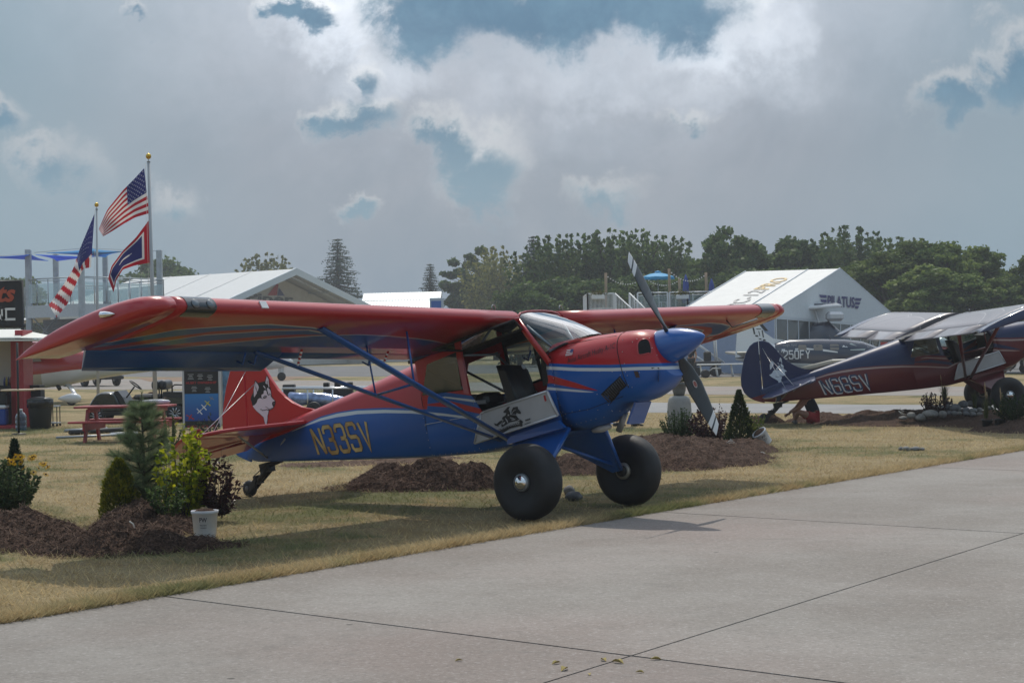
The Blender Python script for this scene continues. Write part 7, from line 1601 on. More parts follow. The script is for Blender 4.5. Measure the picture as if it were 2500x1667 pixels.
def stone(name, p, sx, sy, sz, seed, label, group, tone):
    bm = bmesh.new(); bmesh.ops.create_icosphere(bm, subdivisions=3, radius=1.0); off = Vector((seed*3.1, seed*1.7, 0))
    for v in bm.verts:
        d = v.co.normalized(); k = 1+.16*noise.noise(d*1.3+off)+.06*noise.noise(d*3.4+off)
        v.co = Vector((d.x*sx*k, d.y*sy*k, d.z*sz*k*(.75 if d.z < 0 else 1)))
    me = bpy.data.meshes.new(name); bm.to_mesh(me); bm.free(); me.polygons.foreach_set('use_smooth', [True]*len(me.polygons)); me.materials.append(tone)
    o = bpy.data.objects.new(name, me); COL.objects.link(o); o.location = p; o.rotation_euler.z = seed*1.3
    return tag(o, label, 'stone', group)
ST = [mat('grey fieldstone %s' % 'abc'[i], c, .85, var=.3, vscale=9, bump=.4, bscale=25) for i, c in enumerate(((.17,.168,.165),(.21,.20,.185),(.13,.13,.135)))]
zs = [(940,1385,150,90),(1070,1335,190,95),(1240,1338,115,90),(810,1350,110,85),(700,1365,100,45),(1330,1300,70,55),(1400,1308,80,60),(1470,1305,70,50),(1560,1310,90,55),(1650,1318,90,55),(1745,1320,85,55),(1410,1255,130,100),(1310,1240,105,80),(1235,1235,110,60),(1520,1205,130,95),(1620,1190,90,80),(1468,1258,65,55),(1560,1262,100,60),(1660,1270,95,60),(1745,1262,85,60),(1880,1245,105,60),(1330,1160,90,40)]
SL = ['pale boulder lowest at the left front of the rock pile','largest long boulder of the rock pile','upright brown boulder next to the largest boulder','angular stone left of the rock pile beside the white rope','flat stone at the far left of the rock pile','small stone right behind the upright brown boulder','roundish stone in the front row, third from the brown boulder','small stone in the middle of the front row','oval stone in the front row, left of the tall grass','oval stone in the front row, second from the tall grass','last stone of the front row, touching the tall grass','big grey stone topping the middle of the rock pile','grey stone behind the largest boulder','low stone behind the largest boulder, at the left','dark stone highest on the rock pile, below the far tyre','light stone beside the highest dark stone','small stone tucked under the big middle stone','oval stone just under the highest dark stone','flat stone below the light top stone','flat stone under the far tyre, at the right end','stone behind the tall grass, by the near tyre','pale flat stone at the back by the thin grass']
for i, (x, y, w, h) in enumerate(zs):
    u, v = 2080+x/5.6, 780+y/5.6; g0 = gp(u, v); Y = min(max(g0.y, 35.4), 36.4)+ (0 if y > 1280 else (1280-y)*.010); p = at(u, v, Y); sx = w/5.6*Y/FPX/2*1.2; sz = h/5.6*Y/FPX/2*1.3
    stone('stone', (p.x, Y, max(p.z+sz*.62, sz*.35)), sx, sx*.85, sz, i+1, SL[i], 'stones of the rock pile', ST[(1 if i in (0, 2, 3) else (2 if i in (14, 12) else i % 3))])
for i, (x, y, w, h) in enumerate(((935,1470,62,52),(1000,1475,92,62),(1062,1462,60,40),(1110,1480,115,58),(1185,1478,52,46))):
    u, v = 2000+x/4.704, 780+y/4.704; Y = 28.3+(.15 if i in (0, 2) else 0); p = at(u, v, Y); sx = w/4.704*Y/FPX/2*1.1; sz = h/4.704*Y/FPX/2*1.05
    stone('stone', (p.x, Y, sz*.55), sx, sx*.8, sz, 30+i, ['leftmost stone of the small group on the open lawn','large pale stone, second of the group on the open lawn','small stone at the back of the group on the open lawn','longest stone of the group on the open lawn','last dark stone at the right of the group on the open lawn'][i], 'five stones lying on the open lawn', ST[i % 3])
for i, (u, v, w, h) in enumerate(((1390,1207,34,26),(1400,1222,44,26))): p = gp(u, v); sx = w/2*p.y/FPX; stone('stone', (p.x, p.y, .04), sx, sx*.8, h*.55*p.y/FPX, 40+i, ['grey rough stone behind the near tyre','lower grey stone close to the near tyre, in the shade'][i], 'stones by the near tyre', ST[i*2])
for i, (u, v) in enumerate(((1053,1134),(1071,1134))): p = gp(u, v); stone('stone', (p.x, p.y, .04), .045, .04, .04, 50+i, ['white pebble behind the mulch heap, left of two','white pebble behind the mulch heap, right of two'][i], None, mat('white pebble', (.5, .49, .46), .8))

def leaf_shape(L, W, fold=.12, n=2):
    """a six-sided pointed leaf, folded along its midrib"""
    V = [(0, 0, 0), (-W*.42, L*.3, W*fold), (-W*.5, L*.55, W*fold), (0, L, -L*.08), (W*.5, L*.55, W*fold), (W*.42, L*.3, W*fold), (0, L*.5, -W*.02)]
    return V, [(0, 6, 1), (1, 6, 2), (2, 6, 3), (3, 6, 4), (4, 6, 5), (5, 6, 0)]
def orient(d, roll):
    d = Vector(d).normalized(); x = d.cross(Vector((0, 0, 1))); x = x.normalized() if x.length > .01 else Vector((1, 0, 0)); z = x.cross(d); M = Matrix((x, d, z)).transposed(); return M @ Matrix.Rotation(roll, 3, 'Y')
def leafy(name, label, cat, loc, h, rx, stems, leaf, nleaf, LW, seed, single=0, stemm=BARK, top=1.0, spread=.5, droop=.2, ry=None, base=.02):
    """shrub of curved stems with leaves along them; the first `single` leaves are objects, the rest one mass"""
    r = random.Random(seed); t = thing(name, label, cat, loc); ry = ry or rx; sm = MB(); spots = []
    for i in range(stems):
        a = r.random()*6.28; q = r.random()**.5; hh = h*(top-.45*q*q)*r.uniform(.75, 1.0); tip = Vector((math.cos(a)*rx*q, math.sin(a)*ry*q, hh)); b0 = Vector((math.cos(a)*rx*.22*q, math.sin(a)*ry*.22*q, base)); mid = b0.lerp(tip, .5)+Vector((math.cos(a)*rx*.12, math.sin(a)*ry*.12, -.03*h))
        pts = [b0, b0.lerp(mid, .5)+Vector((r.gauss(0, .01), r.gauss(0, .01), 0)), mid, tip]; sm.path(pts, [.006, .005, .004, .0015], 4, cap=False)
        spots.append(pts)
    stuff(sm.build('stems', stemm, t))
    def spot():
        pts = r.choice(spots); w = r.random()**.7*3; i = min(int(w), 2); p = pts[i].lerp(pts[i+1], w-i); out = Vector((p.x, p.y, 0)); out = out.normalized() if out.length > .005 else Vector((1, 0, 0))
        d = out*spread+Vector((r.gauss(0, .5), r.gauss(0, .5), r.gauss(.35-droop, .45))); return p, d
    lm = [None, None, None]
    if single:
        for k in range(3):
            b = MB(); L, W = LW[0]*(.8+.2*k), LW[1]*(.85+.15*k); b.add(*leaf_shape(L, W)); lm[k] = b
        me = []
        for k in range(3): o = lm[k].build('leaf', leaf, t); me.append(o)
        for i in range(single):
            p, d = spot(); o = me[i] if i < 3 else bpy.data.objects.new('leaf', me[i % 3].data)
            if i >= 3: COL.objects.link(o); o.parent = t
            o.matrix_local = Matrix.Translation(p) @ orient(d, r.gauss(0, .6)).to_4x4()
    b = MB()
    for i in range(nleaf):
        p, d = spot(); s = r.uniform(.6, 1.05); M = orient(d, r.gauss(0, .7)); V, F = leaf_shape(LW[0]*s, LW[1]*s)
        if LW[0] < .045: F = [(0, 1, 2, 3), (0, 3, 4, 5)]
        b.add([M @ Vector(v)+p for v in V], F)
    if nleaf: stuff(b.build('foliage', leaf, t))
    return t, spots
def needle_tree(name, label, loc, h, rx, seed, leaf, n_whorl=6):
    r = random.Random(seed); t = thing(name, label, 'tree', loc); tr, nd = MB(), MB(); tr.path([(0, 0, 0), (.01, 0, h*.4), (-.005, .005, h*.8), (0, 0, h)], [.022, .016, .009, .004], 7)
    def tuft(p, d, L, n):
        for _ in range(n):
            q = (Vector(d).normalized()*.9+Vector((r.gauss(0, .5), r.gauss(0, .5), r.gauss(0, .5)))).normalized(); s = q.orthogonal().normalized()*.0016; l = L*r.uniform(.7, 1.15); e = p+q*l+Vector((0, 0, -.12*l)); nd.add([p-s, p+s, e], [(0, 1, 2)])
    def branch(b, tip, k, L, sub=True):
        mid = b.lerp(tip, .5)-Vector((0, 0, .04*(tip-b).length)); tr.path([b, mid, tip], [.007, .005, .002], 4, cap=False)
        n = max(6, int((tip-b).length/.016))
        for i in range(n):
            w = .15+.85*(i+r.random())/n; p = b.lerp(mid, w*2) if w < .5 else mid.lerp(tip, w*2-1); tuft(p, (tip-b).normalized()+Vector((0, 0, .25)), L, 10)
        if sub:
            for _ in range(4): w = r.uniform(.25, .85); p = b.lerp(mid, w*2) if w < .5 else mid.lerp(tip, w*2-1); d = (tip-b).normalized()+Vector((r.gauss(0, .6), r.gauss(0, .6), r.uniform(-.1, .4))); branch(p, p+d.normalized()*(tip-b).length*.35, k, L, False)
    for i in range(n_whorl):
        z = h*(.04+.80*i/(n_whorl-1)); l0 = rx*(1-.72*(i/(n_whorl-1))**1.3); k = 7 if i < 5 else 5
        for j in range(k):
            a = 6.283*j/k+r.uniform(-.3, .3); l = l0*r.uniform(.75, 1.12); branch(Vector((0, 0, z)), Vector((math.cos(a)*l, math.sin(a)*l, z+l*r.uniform(.30, .6))), i, .12)
    branch(Vector((0, 0, h*.78)), Vector((0, 0, h)), 0, .05, False)
    stuff(nd.build('needles', leaf, t)); tr.build('trunk', BARK, t); return t
PINEL = leafmat('soft pine needles', (.11, .16, .080), (.25, .31, .155), .5, 5)
p = gp(352, 1268); needle_tree('pine_sapling', 'young soft-needled pine standing in the mulch, the tallest plant on the left', (p.x, p.y, .10), 1.22, .42, 3, PINEL, 10)
def scaly(name, label, loc, h, rx, seed, leaf, n=5200, cone=True, size=.03):
    r = random.Random(seed); t = thing(name, label, 'shrub', loc); b, s = MB(), MB(); s.path([(0, 0, 0), (0, 0, h*.85)], [.018, .004], 6); 
    for _ in range(n):
        w = r.random(); z = h*(w**(1.25 if cone else .9)); q = rx*((1-(z/h)**(1.25 if cone else 2.6))*.98+.02); a = r.random()*6.28; q *= (.72+.3*r.random())*(1+.13*math.sin(a*5+z*9+seed)); p = Vector((math.cos(a)*q, math.sin(a)*q, z))
        d = Vector((math.cos(a)*.75, math.sin(a)*.75, .9))+Vector((r.gauss(0, .3), r.gauss(0, .3), r.gauss(0, .3))); M = orient(d, r.gauss(0, .8)); l = size*r.uniform(.6, 1.3)
        b.add([M @ Vector(v)+p for v in ((0, 0, 0), (-l*.28, l*.5, 0), (0, l*1.3, 0), (l*.28, l*.5, 0))], [(0, 1, 2, 3)])
    stuff(b.build('foliage', leaf, t)); s.build('stem', BARK, t); return t
GOLDARB = leafmat('golden green scale leaves', (.08, .11, .014), (.32, .29, .025), .4, 4)
DKARB = leafmat('deep green scale leaves', (.024, .048, .015), (.08, .115, .035), .3, 6)
p = gp(285, 1282); scaly('arborvitae', 'golden green rounded arborvitae left of the young pine', (p.x, p.y+.15, .04), .60, .185, 5, GOLDARB, 5200, False, .035)
p = gp(1807, 1092); scaly('arborvitae', 'dark green cone-shaped arborvitae in front of the dark rudder', (p.x, p.y, .12), .80, .235, 6, DKARB, 5200, True, .035)
p = at(37, 1200, 21.2); scaly('dwarf_spruce', 'small pointed dwarf spruce rising behind the yellow daisies', (p.x, 21.2, 0), at(37, 1077, 21.2).z, .15, 7, leafmat('bluish spruce sprigs', (.018, .04, .022), (.05, .085, .045), .2, 6), 2600, True, .04)
YG = leafmat('lime yellow leaves', (.13, .20, .012), (.52, .50, .025), .5, 3.2)
p = gp(452, 1275); leafy('ninebark', 'lime yellow leafy shrub between the young pine and the white pot', 'shrub', (p.x, p.y, .05), 1.00, .31, 44, YG, 1100, (.075, .055), 4, 290)
BUR = leafmat('burgundy leaves', (.022, .010, .012), (.10, .042, .042), .3, 5, .35)
p = gp(535, 1285); leafy('ninebark', 'dark burgundy-leaved shrub right behind the white pot', 'shrub', (p.x-.07, p.y+.5, .05), .70, .23, 30, BUR, 520, (.072, .036), 8, 200)
GR1 = leafmat('mid green leaves', (.035, .07, .02), (.12, .17, .055), .4, 5)
p = gp(400, 1296); leafy('groundcover_shrub', 'low green leafy plant at the foot of the lime yellow shrub', 'shrub', (p.x, p.y+.2, .12), .40, .24, 22, GR1, 900, (.05, .028), 18, 0)
# yellow daisies
p = gp(42, 1262); t, sp_ = leafy('coneflower_plant', 'clump of yellow daisies with dark centres at the left edge', 'flowers', (p.x-.08, p.y-.15, .03), .66, .38, 70, leafmat('daisy foliage', (.035, .065, .028), (.12, .16, .065), .4, 5), 4600, (.06, .03), 21, 0)
PET = leafmat('yellow petals', (.48, .24, .005), (.60, .36, .01), .3, 2, .5); CEN = mat('dark flower centre', (.04, .018, .008), .8)
b = MB()
for k in range(12): a = k*.5236; b.add([(math.cos(a+e)*q, math.sin(a+e)*q, z) for e, q, z in ((-.12, .006, .002), (-.17, .022, .001), (0, .034, -.004), (.17, .022, .001), (.12, .006, .002))], [(0, 1, 2, 3, 4)])
fl = b.build('blossom', PET, t); b = MB(); b.lathe([(.009,0),(.008,.006),(0,.010)], 8); fc = b.build('centre', CEN, fl)
rr = random.Random(5); fpos = []
for u, v in [(160,1120),(178,1117),(168,1128),(183,1126),(150,1130),(90,1165),(100,1172),(78,1170),(95,1158),(170,1168),(260,1128),(275,1122),(285,1125),(268,1140),(250,1135),(195,1215),(350,1185),(362,1195),(385,1198),(392,1210),(365,1180),(340,1175),(315,1218),(375,1268),(275,1252),(60,1135),(75,1142),(110,1178),(130,1125),(140,1112)]:
    fpos.append((u/3.357, 1000+ (v-1120+440)/3.357 if False else 780+(v-0)/3.357))
for i, (u, v) in enumerate(fpos):
    q = at(u, v, t.location.y-.12-.15*rr.random())-t.location; o = fl if i == 0 else fl.copy()
    if i: COL.objects.link(o); c_ = fc.copy(); COL.objects.link(c_); c_.parent = o
    o.location = q; o.rotation_euler = (R(38)+rr.gauss(0, .25), rr.gauss(0, .3), rr.random()*6)
    o.scale = (1.25,)*3
# orange flowering shrub behind the pine
p = gp(412, 1098); t, sp_ = leafy('blanket_flower', 'leafy shrub with orange red flowers by the tall flagpole', 'flowers', p, .66, .26, 20, GR1, 1300, (.045, .024), 31, 0); b = MB(); ORG = leafmat('orange red petals', (.35, .05, .01), (.55, .22, .02), .3, 3, .5)
for k in range(8): a = k*.785; b.add([(math.cos(a+e)*q, math.sin(a+e)*q, z) for e, q, z in ((-.2, .006, .002), (0, .036, 0), (.2, .006, .002))], [(0, 1, 2)])
fl2 = b.build('blossom', ORG, t)
for i in range(16):
    o = fl2 if i == 0 else fl2.copy()
    if i: COL.objects.link(o)
    a = rr.random()*6.28; q = rr.random()**.5*.22; o.location = (math.cos(a)*q, math.sin(a)*q-.05, .62-q*.9+rr.gauss(0, .03)); o.rotation_euler = (R(35)+rr.gauss(0, .4), rr.gauss(0, .4), 0); o.scale = (1.3,)*3
# shrub behind the sign posts
p = gp(515, 1062); leafy('rose_bush', 'small dark green bush at the foot of the info board', 'shrub', (p.x, p.y, 0), .5, .3, 14, leafmat('dark bush leaves', (.012, .024, .01), (.04, .06, .025), .2, 5), 420, (.05, .03), 33, 0)
# white nursery pot
def pot(label, loc, r, h, tilt=None, text=True, col=None, soil=True):
    t = thing('flower_pot', label, 'flower pot', loc); m = MB(); m.lathe([(r*.80,0),(r*.82,.004),(r*.98,h-.03),(r*1.04,h-.028),(r*1.05,h),(r*.98,h),(r*.95,h-.03)], 28); o = m.build('pot', col or mat('white pot plastic', (.62, .63, .66), .45, var=.06), t)
    if soil: m = MB(); m.lathe([(r*.96,h-.03),(r*.6,h+.012),(0,h+.02)], 20); m.build('soil', M_MULCH, t)
    if text:
        m = MB()
        def wrap(V, cx, cz, w, hh): return [((r*(.82+.16*((cz+c*hh)/h))+.003)*math.sin((cx+a*w)/r), -(r*(.82+.16*((cz+c*hh)/h))+.003)*math.cos((cx+a*w)/r), cz+c*hh) for a, c in V]
        for key, cx, cz, w, hh in (('PW', -.035, h*.60, .075, .042), ('PROVEN', -.03, h*.46, .065, .014), ('WINNERS', -.03, h*.37, .065, .012)): V_, F_ = TXT[key]; m.add(wrap(V_, cx, cz, w, hh), F_)
        m.build('lettering', mat('pot print', (.05, .05, .07), .5), t)
    if tilt: t.rotation_euler = tilt
    return t
p = gp(501, 1312); pot('white nursery pot with dark lettering, standing before the lime yellow shrub', p, .122, .255)
p = gp(1872, 1092); pot('white nursery pot lying tilted beside the cone-shaped arborvitae', (p.x, p.y, .07), .12, .24, (R(8), R(-38), R(10)), True)
pp = gp(1850, 1092); leafy('potted_shrub', 'yellow green shrub growing out of the tilted white pot', 'shrub', (pp.x-.10, pp.y+.1, .22), .46, .26, 16, leafmat('fresh yellow green leaves', (.06, .10, .018), (.22, .24, .05), .35, 4), 420, (.055, .035), 41, 0)
# urn with a flower pot on it
p = gp(1660, 1068); t = thing('urn', 'tall grey concrete urn standing at the end of the mulch bed', 'urn', p); UY = p.y; sc = UY/FPX
m = MB(); m.lathe([(r_*sc, (1068-v)*sc) for r_, v in ((25,1068),(28,1050),(29.5,1025),(29.5,1000),(28.5,984),(26,973),(22,967),(17,966),(16,970))], 32); m.build('body', mat('grey concrete', (.30, .29, .275), .85, var=.12, bump=.25, bscale=50), t)
m = MB()
for k in range(36): a = k*.1745; m.path([(math.cos(a)*29.2*sc, math.sin(a)*29.2*sc, (1068-v)*sc) for v in (1045, 1000)], .004, 4)
stuff(m.build('fluting', mat('grey concrete', (.30, .29, .275)), t))
z0_ = (1068-966)*sc; t2 = thing('flower_pot', 'grey rimmed flower pot placed on top of the concrete urn', 'flower pot', (p.x, p.y, z0_)); m = MB(); m.lathe([(12.5*sc,0),(16*sc,12*sc),(17.5*sc,26*sc),(18.8*sc,27*sc),(18.8*sc,33*sc),(17*sc,33*sc),(16.5*sc,28*sc)], 26); m.build('pot', mat('dark grey concrete', (.17, .17, .165), .85, var=.1), t2); m = MB(); m.lathe([(16.8*sc,29*sc),(0,30*sc)], 20); m.build('soil', M_MULCH, t2)
leafy('potted_shrub', 'dark green plant in the pot on the concrete urn, behind the propeller', 'shrub', (p.x, p.y, z0_+.2), .36, .17, 14, leafmat('dark glossy leaves', (.010, .024, .010), (.035, .06, .024), .2, 6), 420, (.045, .026), 51, 0)
p = gp(1662, 1085); leafy('boxwood', 'round dark green fine-leaved bush in front of the urn', 'shrub', (p.x, p.y+.2, .05), .62, .34, 70, leafmat('fine dark leaves', (.022, .05, .016), (.075, .12, .04), .35, 6), 5200, (.036, .022), 52, 0)
p = gp(1742, 1090); leafy('ninebark', 'dark burgundy shrub between the urn and the cone-shaped arborvitae', 'shrub', (p.x, p.y+.3, .08), .60, .42, 46, BUR, 2400, (.06, .032), 53, 0)
p = gp(1760, 1075); leafy('sapling', 'thin twiggy dark plant showing beside the propeller tip', 'shrub', (p.x, p.y+.6, .05), .78, .18, 9, BUR, 150, (.05, .026), 54, 0)
# right-hand garden
p = at(2288, 1005, 36.9); leafy('ninebark', 'dark leafy shrub at the left end of the rock pile', 'shrub', (p.x, 36.9, .18), .52, .36, 26, BUR, 1300, (.055, .032), 61, 0)
p = at(2470, 1030, 34.2); leafy('boxwood', 'dark low bush at the right edge below the near wheel', 'shrub', (p.x, 34.2, .15), .55, .55, 40, leafmat('fine dark leaves', (.014, .032, .012), (.05, .08, .03)), 4500, (.04, .025), 62, 0)
GRS = leafmat('ornamental grass blades', (.055, .085, .02), (.19, .20, .07), .4, 4); PLM = mat('tan grass plume', (.42, .30, .17), .9)
def grassclump(label, p, h, w, n, seed, plumes=4):
    r = random.Random(seed); t = thing('ornamental_grass', label, 'grass clump', p); b = MB()
    for _ in range(n):
        a = r.random()*6.28; L = h*r.uniform(.5, 1); q = w*r.random(); x, y = math.cos(a), math.sin(a); s = Vector((-y, x, 0))*.004; P0 = Vector((x*.03, y*.03, 0)); P1 = Vector((x*q*.4, y*q*.4, L*.6)); P2 = Vector((x*q, y*q, L*(1-.25*r.random()))); b.add([P0-s, P0+s, P1+s*.8, P1-s*.8, P2], [(0, 1, 2, 3), (3, 2, 4)])
    stuff(b.build('blades', GRS, t))
    for k in range(plumes):
        a = r.random()*6.28; q = w*.5*r.random(); e = Vector((math.cos(a)*q, math.sin(a)*q, h*r.uniform(.95, 1.25))); m = MB(); m.path([(0, 0, 0), e*.6, e], [.003, .0025, .002], 4); m.path([e*.8, e*.9, e], [.004, .012, .003], 6); m.build('plume', PLM, t)
for k, (u, v, Y, h, w, n, lb) in enumerate(((2408,1045,34.6,.70,.12,170,'tall grass clump with tan plumes left of the near wheel'),(2448,1048,34.3,.66,.14,130,'grass clump right in front of the near wheel'),(2306,985,37.6,.55,.22,120,'thin grass clump between the dark shrub and the far wheel'),(2262,1003,37.4,.28,.10,90,'short yellowish grass tuft left of the dark shrub'),(2380,1000,37.2,.45,.14,110,'grass clump in the shade before the far wheel'))):
    p = at(u, v, Y); grassclump(lb, (p.x, Y, max(0, p.z)), h, w, n, 70+k, 4 if k < 3 else 0)
BP = mat('black nursery pot', (.012, .012, .013), .5)
for u, v, Y, tl, lb in ((2410,1056,34.3,(R(6),0,0),'black nursery pot holding the tall grass clump, left of two'),(2440,1052,34.1,(R(-14),R(10),0),'black nursery pot leaning to the right, right of two')):
    p = at(u, v, Y); pot(lb, (p.x, Y, max(.0, p.z)), .10, .19, tl, False, BP)
# pale rope ends and cable loops
def ropebit(pts, lb, r=.007):
    c = pts[0]; m = MB(); m.path([p-c for p in pts], r, 5); tag(m.build('rope', ROPE, None, c), lb, 'rope')
def rp(uv, Y, dz=0): return [at(u, v, Y) for u, v in uv]
ropebit(rp([(316,1272),(325,1278),(331,1295),(337,1309)], 16.9), 'white rope end arching over the mulch by the young pine'); ropebit(rp([(268,1308),(276,1305),(280,1296),(288,1289)], 16.9), 'thin pale rope curled on the mulch left of the arched rope', .005); ropebit(rp([(216,1305),(226,1302),(238,1308)], 16.6), 'short white rope bit on the left of the mulch', .006)
ropebit(rp([(1748,1097),(1758,1098),(1768,1108)], 27.6), 'white rope loop at the front of the long mulch bed'); ropebit(rp([(1772,1083),(1782,1075),(1795,1080),(1778,1082),(1790,1076),(1783,1072)], 28.4), 'bundle of white ties on the long mulch bed', .006); ropebit(rp([(1816,1109),(1828,1106),(1838,1109),(1825,1110)], 27.2), 'coil of white rope on the grass before the tilted pot'); ropebit(rp([(1853,1108),(1860,1103),(1867,1106),(1870,1109)], 27.2), 'small white rope arch on the grass right of the coil'); ropebit(rp([(2194,1003),(2200,1010),(2212,1012),(2197,1006),(2206,1004)], 36.2), 'white twine left of the rock pile', .006)
# yellow leaves blown onto the pavement
LYEL = mat('dry yellow leaf', (.48, .38, .14), .7, var=.2)
LL = ['curled yellow leaf alone on the pavement, left of the others','yellow leaf left of the crossing of the pavement joints','yellow leaf nearest the camera on the pavement','long yellow leaf beside the diagonal joint near the bottom','small yellow leaf just before the crossing joints','yellow leaf lying right on the crossing of the joints','pale yellow leaf right of the diagonal joint','yellow leaf lying beyond the crossing joints on the right']
for i, (u, v) in enumerate(((1110,1613),(1347,1621),(1370,1638),(1440,1648),(1480,1614),(1523,1619),(1573,1641),(1616,1609))):
    p = gp(u, v, .018); m = MB(); L = .05+.02*(i % 3); m.add(*leaf_shape(L, L*.36, .5)); o = m.build('fallen_leaf', LYEL, None, p, R(-80+35*i % 160)); o.rotation_euler = (.12, .1*(i % 3-1), R(-70+23*i)); tag(o, LL[i], 'leaf', 'yellow leaves on the pavement')

# ================================================================== PEOPLE
SKIN, HAIR = mat('skin', (.42, .22, .15), .55), mat('brown hair', (.045, .028, .018), .7)
def skinned(root, name, V, E, rad, m_, sub=2, rootv=0):
    me = bpy.data.meshes.new(name); me.from_pydata(V, E, []); o = bpy.data.objects.new(name, me); COL.objects.link(o); o.parent = root; me.materials.append(m_)
    md = o.modifiers.new('skin', 'SKIN'); md.use_smooth_shade = True
    for i, s in enumerate(me.skin_vertices[0].data): s.radius = (rad[i], rad[i]) if not isinstance(rad[i], tuple) else rad[i]; s.use_root = (i == rootv)
    sb = o.modifiers.new('subsurf', 'SUBSURF'); sb.levels = sb.render_levels = sub; return o
def head(root, c, face, hat=None):
    """head with nose, ears, eyes and hair; face is the direction the person looks"""
    f = Vector(face).normalized(); s = Vector((0, 0, 1)).cross(f).normalized(); u = f.cross(s); M = Matrix((f, s, u)).transposed().to_4x4(); M.translation = Vector(c)
    m = MB(); m.lathe([(.0,-.125),(.035,-.12),(.06,-.085),(.072,-.03),(.078,.03),(.07,.08),(.04,.112),(0,.12)], 16, 0, M @ Matrix.Diagonal((1.18, 1, 1, 1)))
    V = lambda x, y, z: tuple(M @ Vector((x, y, z)))
    m.add([V(.082,-.014,-.03), V(.082,.014,-.03), V(.112,0,-.032), V(.088,0,.03)], [(0, 1, 2), (0, 2, 3), (1, 3, 2)])
    for y in (-1, 1): m.lathe([(.022,-.008),(.026,0),(.012,.008)], 8, 0, M @ Matrix.Translation((-.005, y*.078, -.005)) @ Matrix.Rotation(R(90), 4, 'X'))
    hd = m.build('head', SKIN, root)
    m = MB()
    for y in (-.03, .03): m.lathe([(.009,0),(0,.005)], 8, 0, M @ Matrix.Translation((.081, y, .012)) @ Matrix.Rotation(R(90), 4, 'Y'))
    m.lathe([(.02,0),(0,.003)], 8, 0, M @ Matrix.Translation((.075, 0, -.065)) @ Matrix.Rotation(R(90), 4, 'Y') @ Matrix.Diagonal((.25, 1, 1, 1))); m.build('face_detail', mat('face detail', (.06, .03, .03), .5), hd)
    m = MB(); m.lathe([(.080,-.035),(.086,.03),(.078,.085),(.045,.12),(0,.13)], 16, 0, M @ Matrix.Translation((-.018, 0, .004)) @ Matrix.Diagonal((1.12, 1.04, 1, 1))); m.build('hair', HAIR, root)
    if hat: m = MB(); m.lathe([(.088,.05),(.09,.075),(.07,.115),(0,.135)], 16, 0, M @ Matrix.Diagonal((1.2, 1.05, 1, 1))); m.slab([V(.09,-.06,.055), V(.09,.06,.055), V(.165,.045,.045), V(.165,-.045,.045)], tuple(u*.008)); m.build('cap', hat, root)
def hand(root_mesh, W, d, side, parent):
    pass
def fingers(root, W, d, n, curl):
    """palm and five bent fingers from the wrist W along d; n is the palm normal"""
    d = Vector(d).normalized(); n = Vector(n); n = (n-d*n.dot(d)).normalized(); s = d.cross(n); V = [Vector(W)]; E = []; rad = [.024]; V.append(Vector(W)+d*.05); rad.append(.032); E.append((0, 1)); V.append(Vector(W)+d*.085); rad.append(.030); E.append((1, 2))
    m = MB(); m.path([V[0], V[1], V[2]], [.022, .034, .036], 8, flat=(tuple(s), 1.0, .42))
    for k in range(4):
        b = Vector(W)+d*.082+s*(.027-.018*k); L = (.068, .078, .073, .056)[k]; p1 = b+d*L*.45; p2 = p1+(d*math.cos(curl)+n*math.sin(curl))*L*.32; p3 = p2+(d*math.cos(curl*2)+n*math.sin(curl*2))*L*.25; m.path([b, p1, p2, p3], [.0095, .009, .008, .006], 6)
    b = Vector(W)+d*.028+s*.030; m.path([b, b+d*.03+s*.026, b+d*.062+s*.03+n*.012], [.012, .010, .007], 6); m.build('hand', SKIN, root)
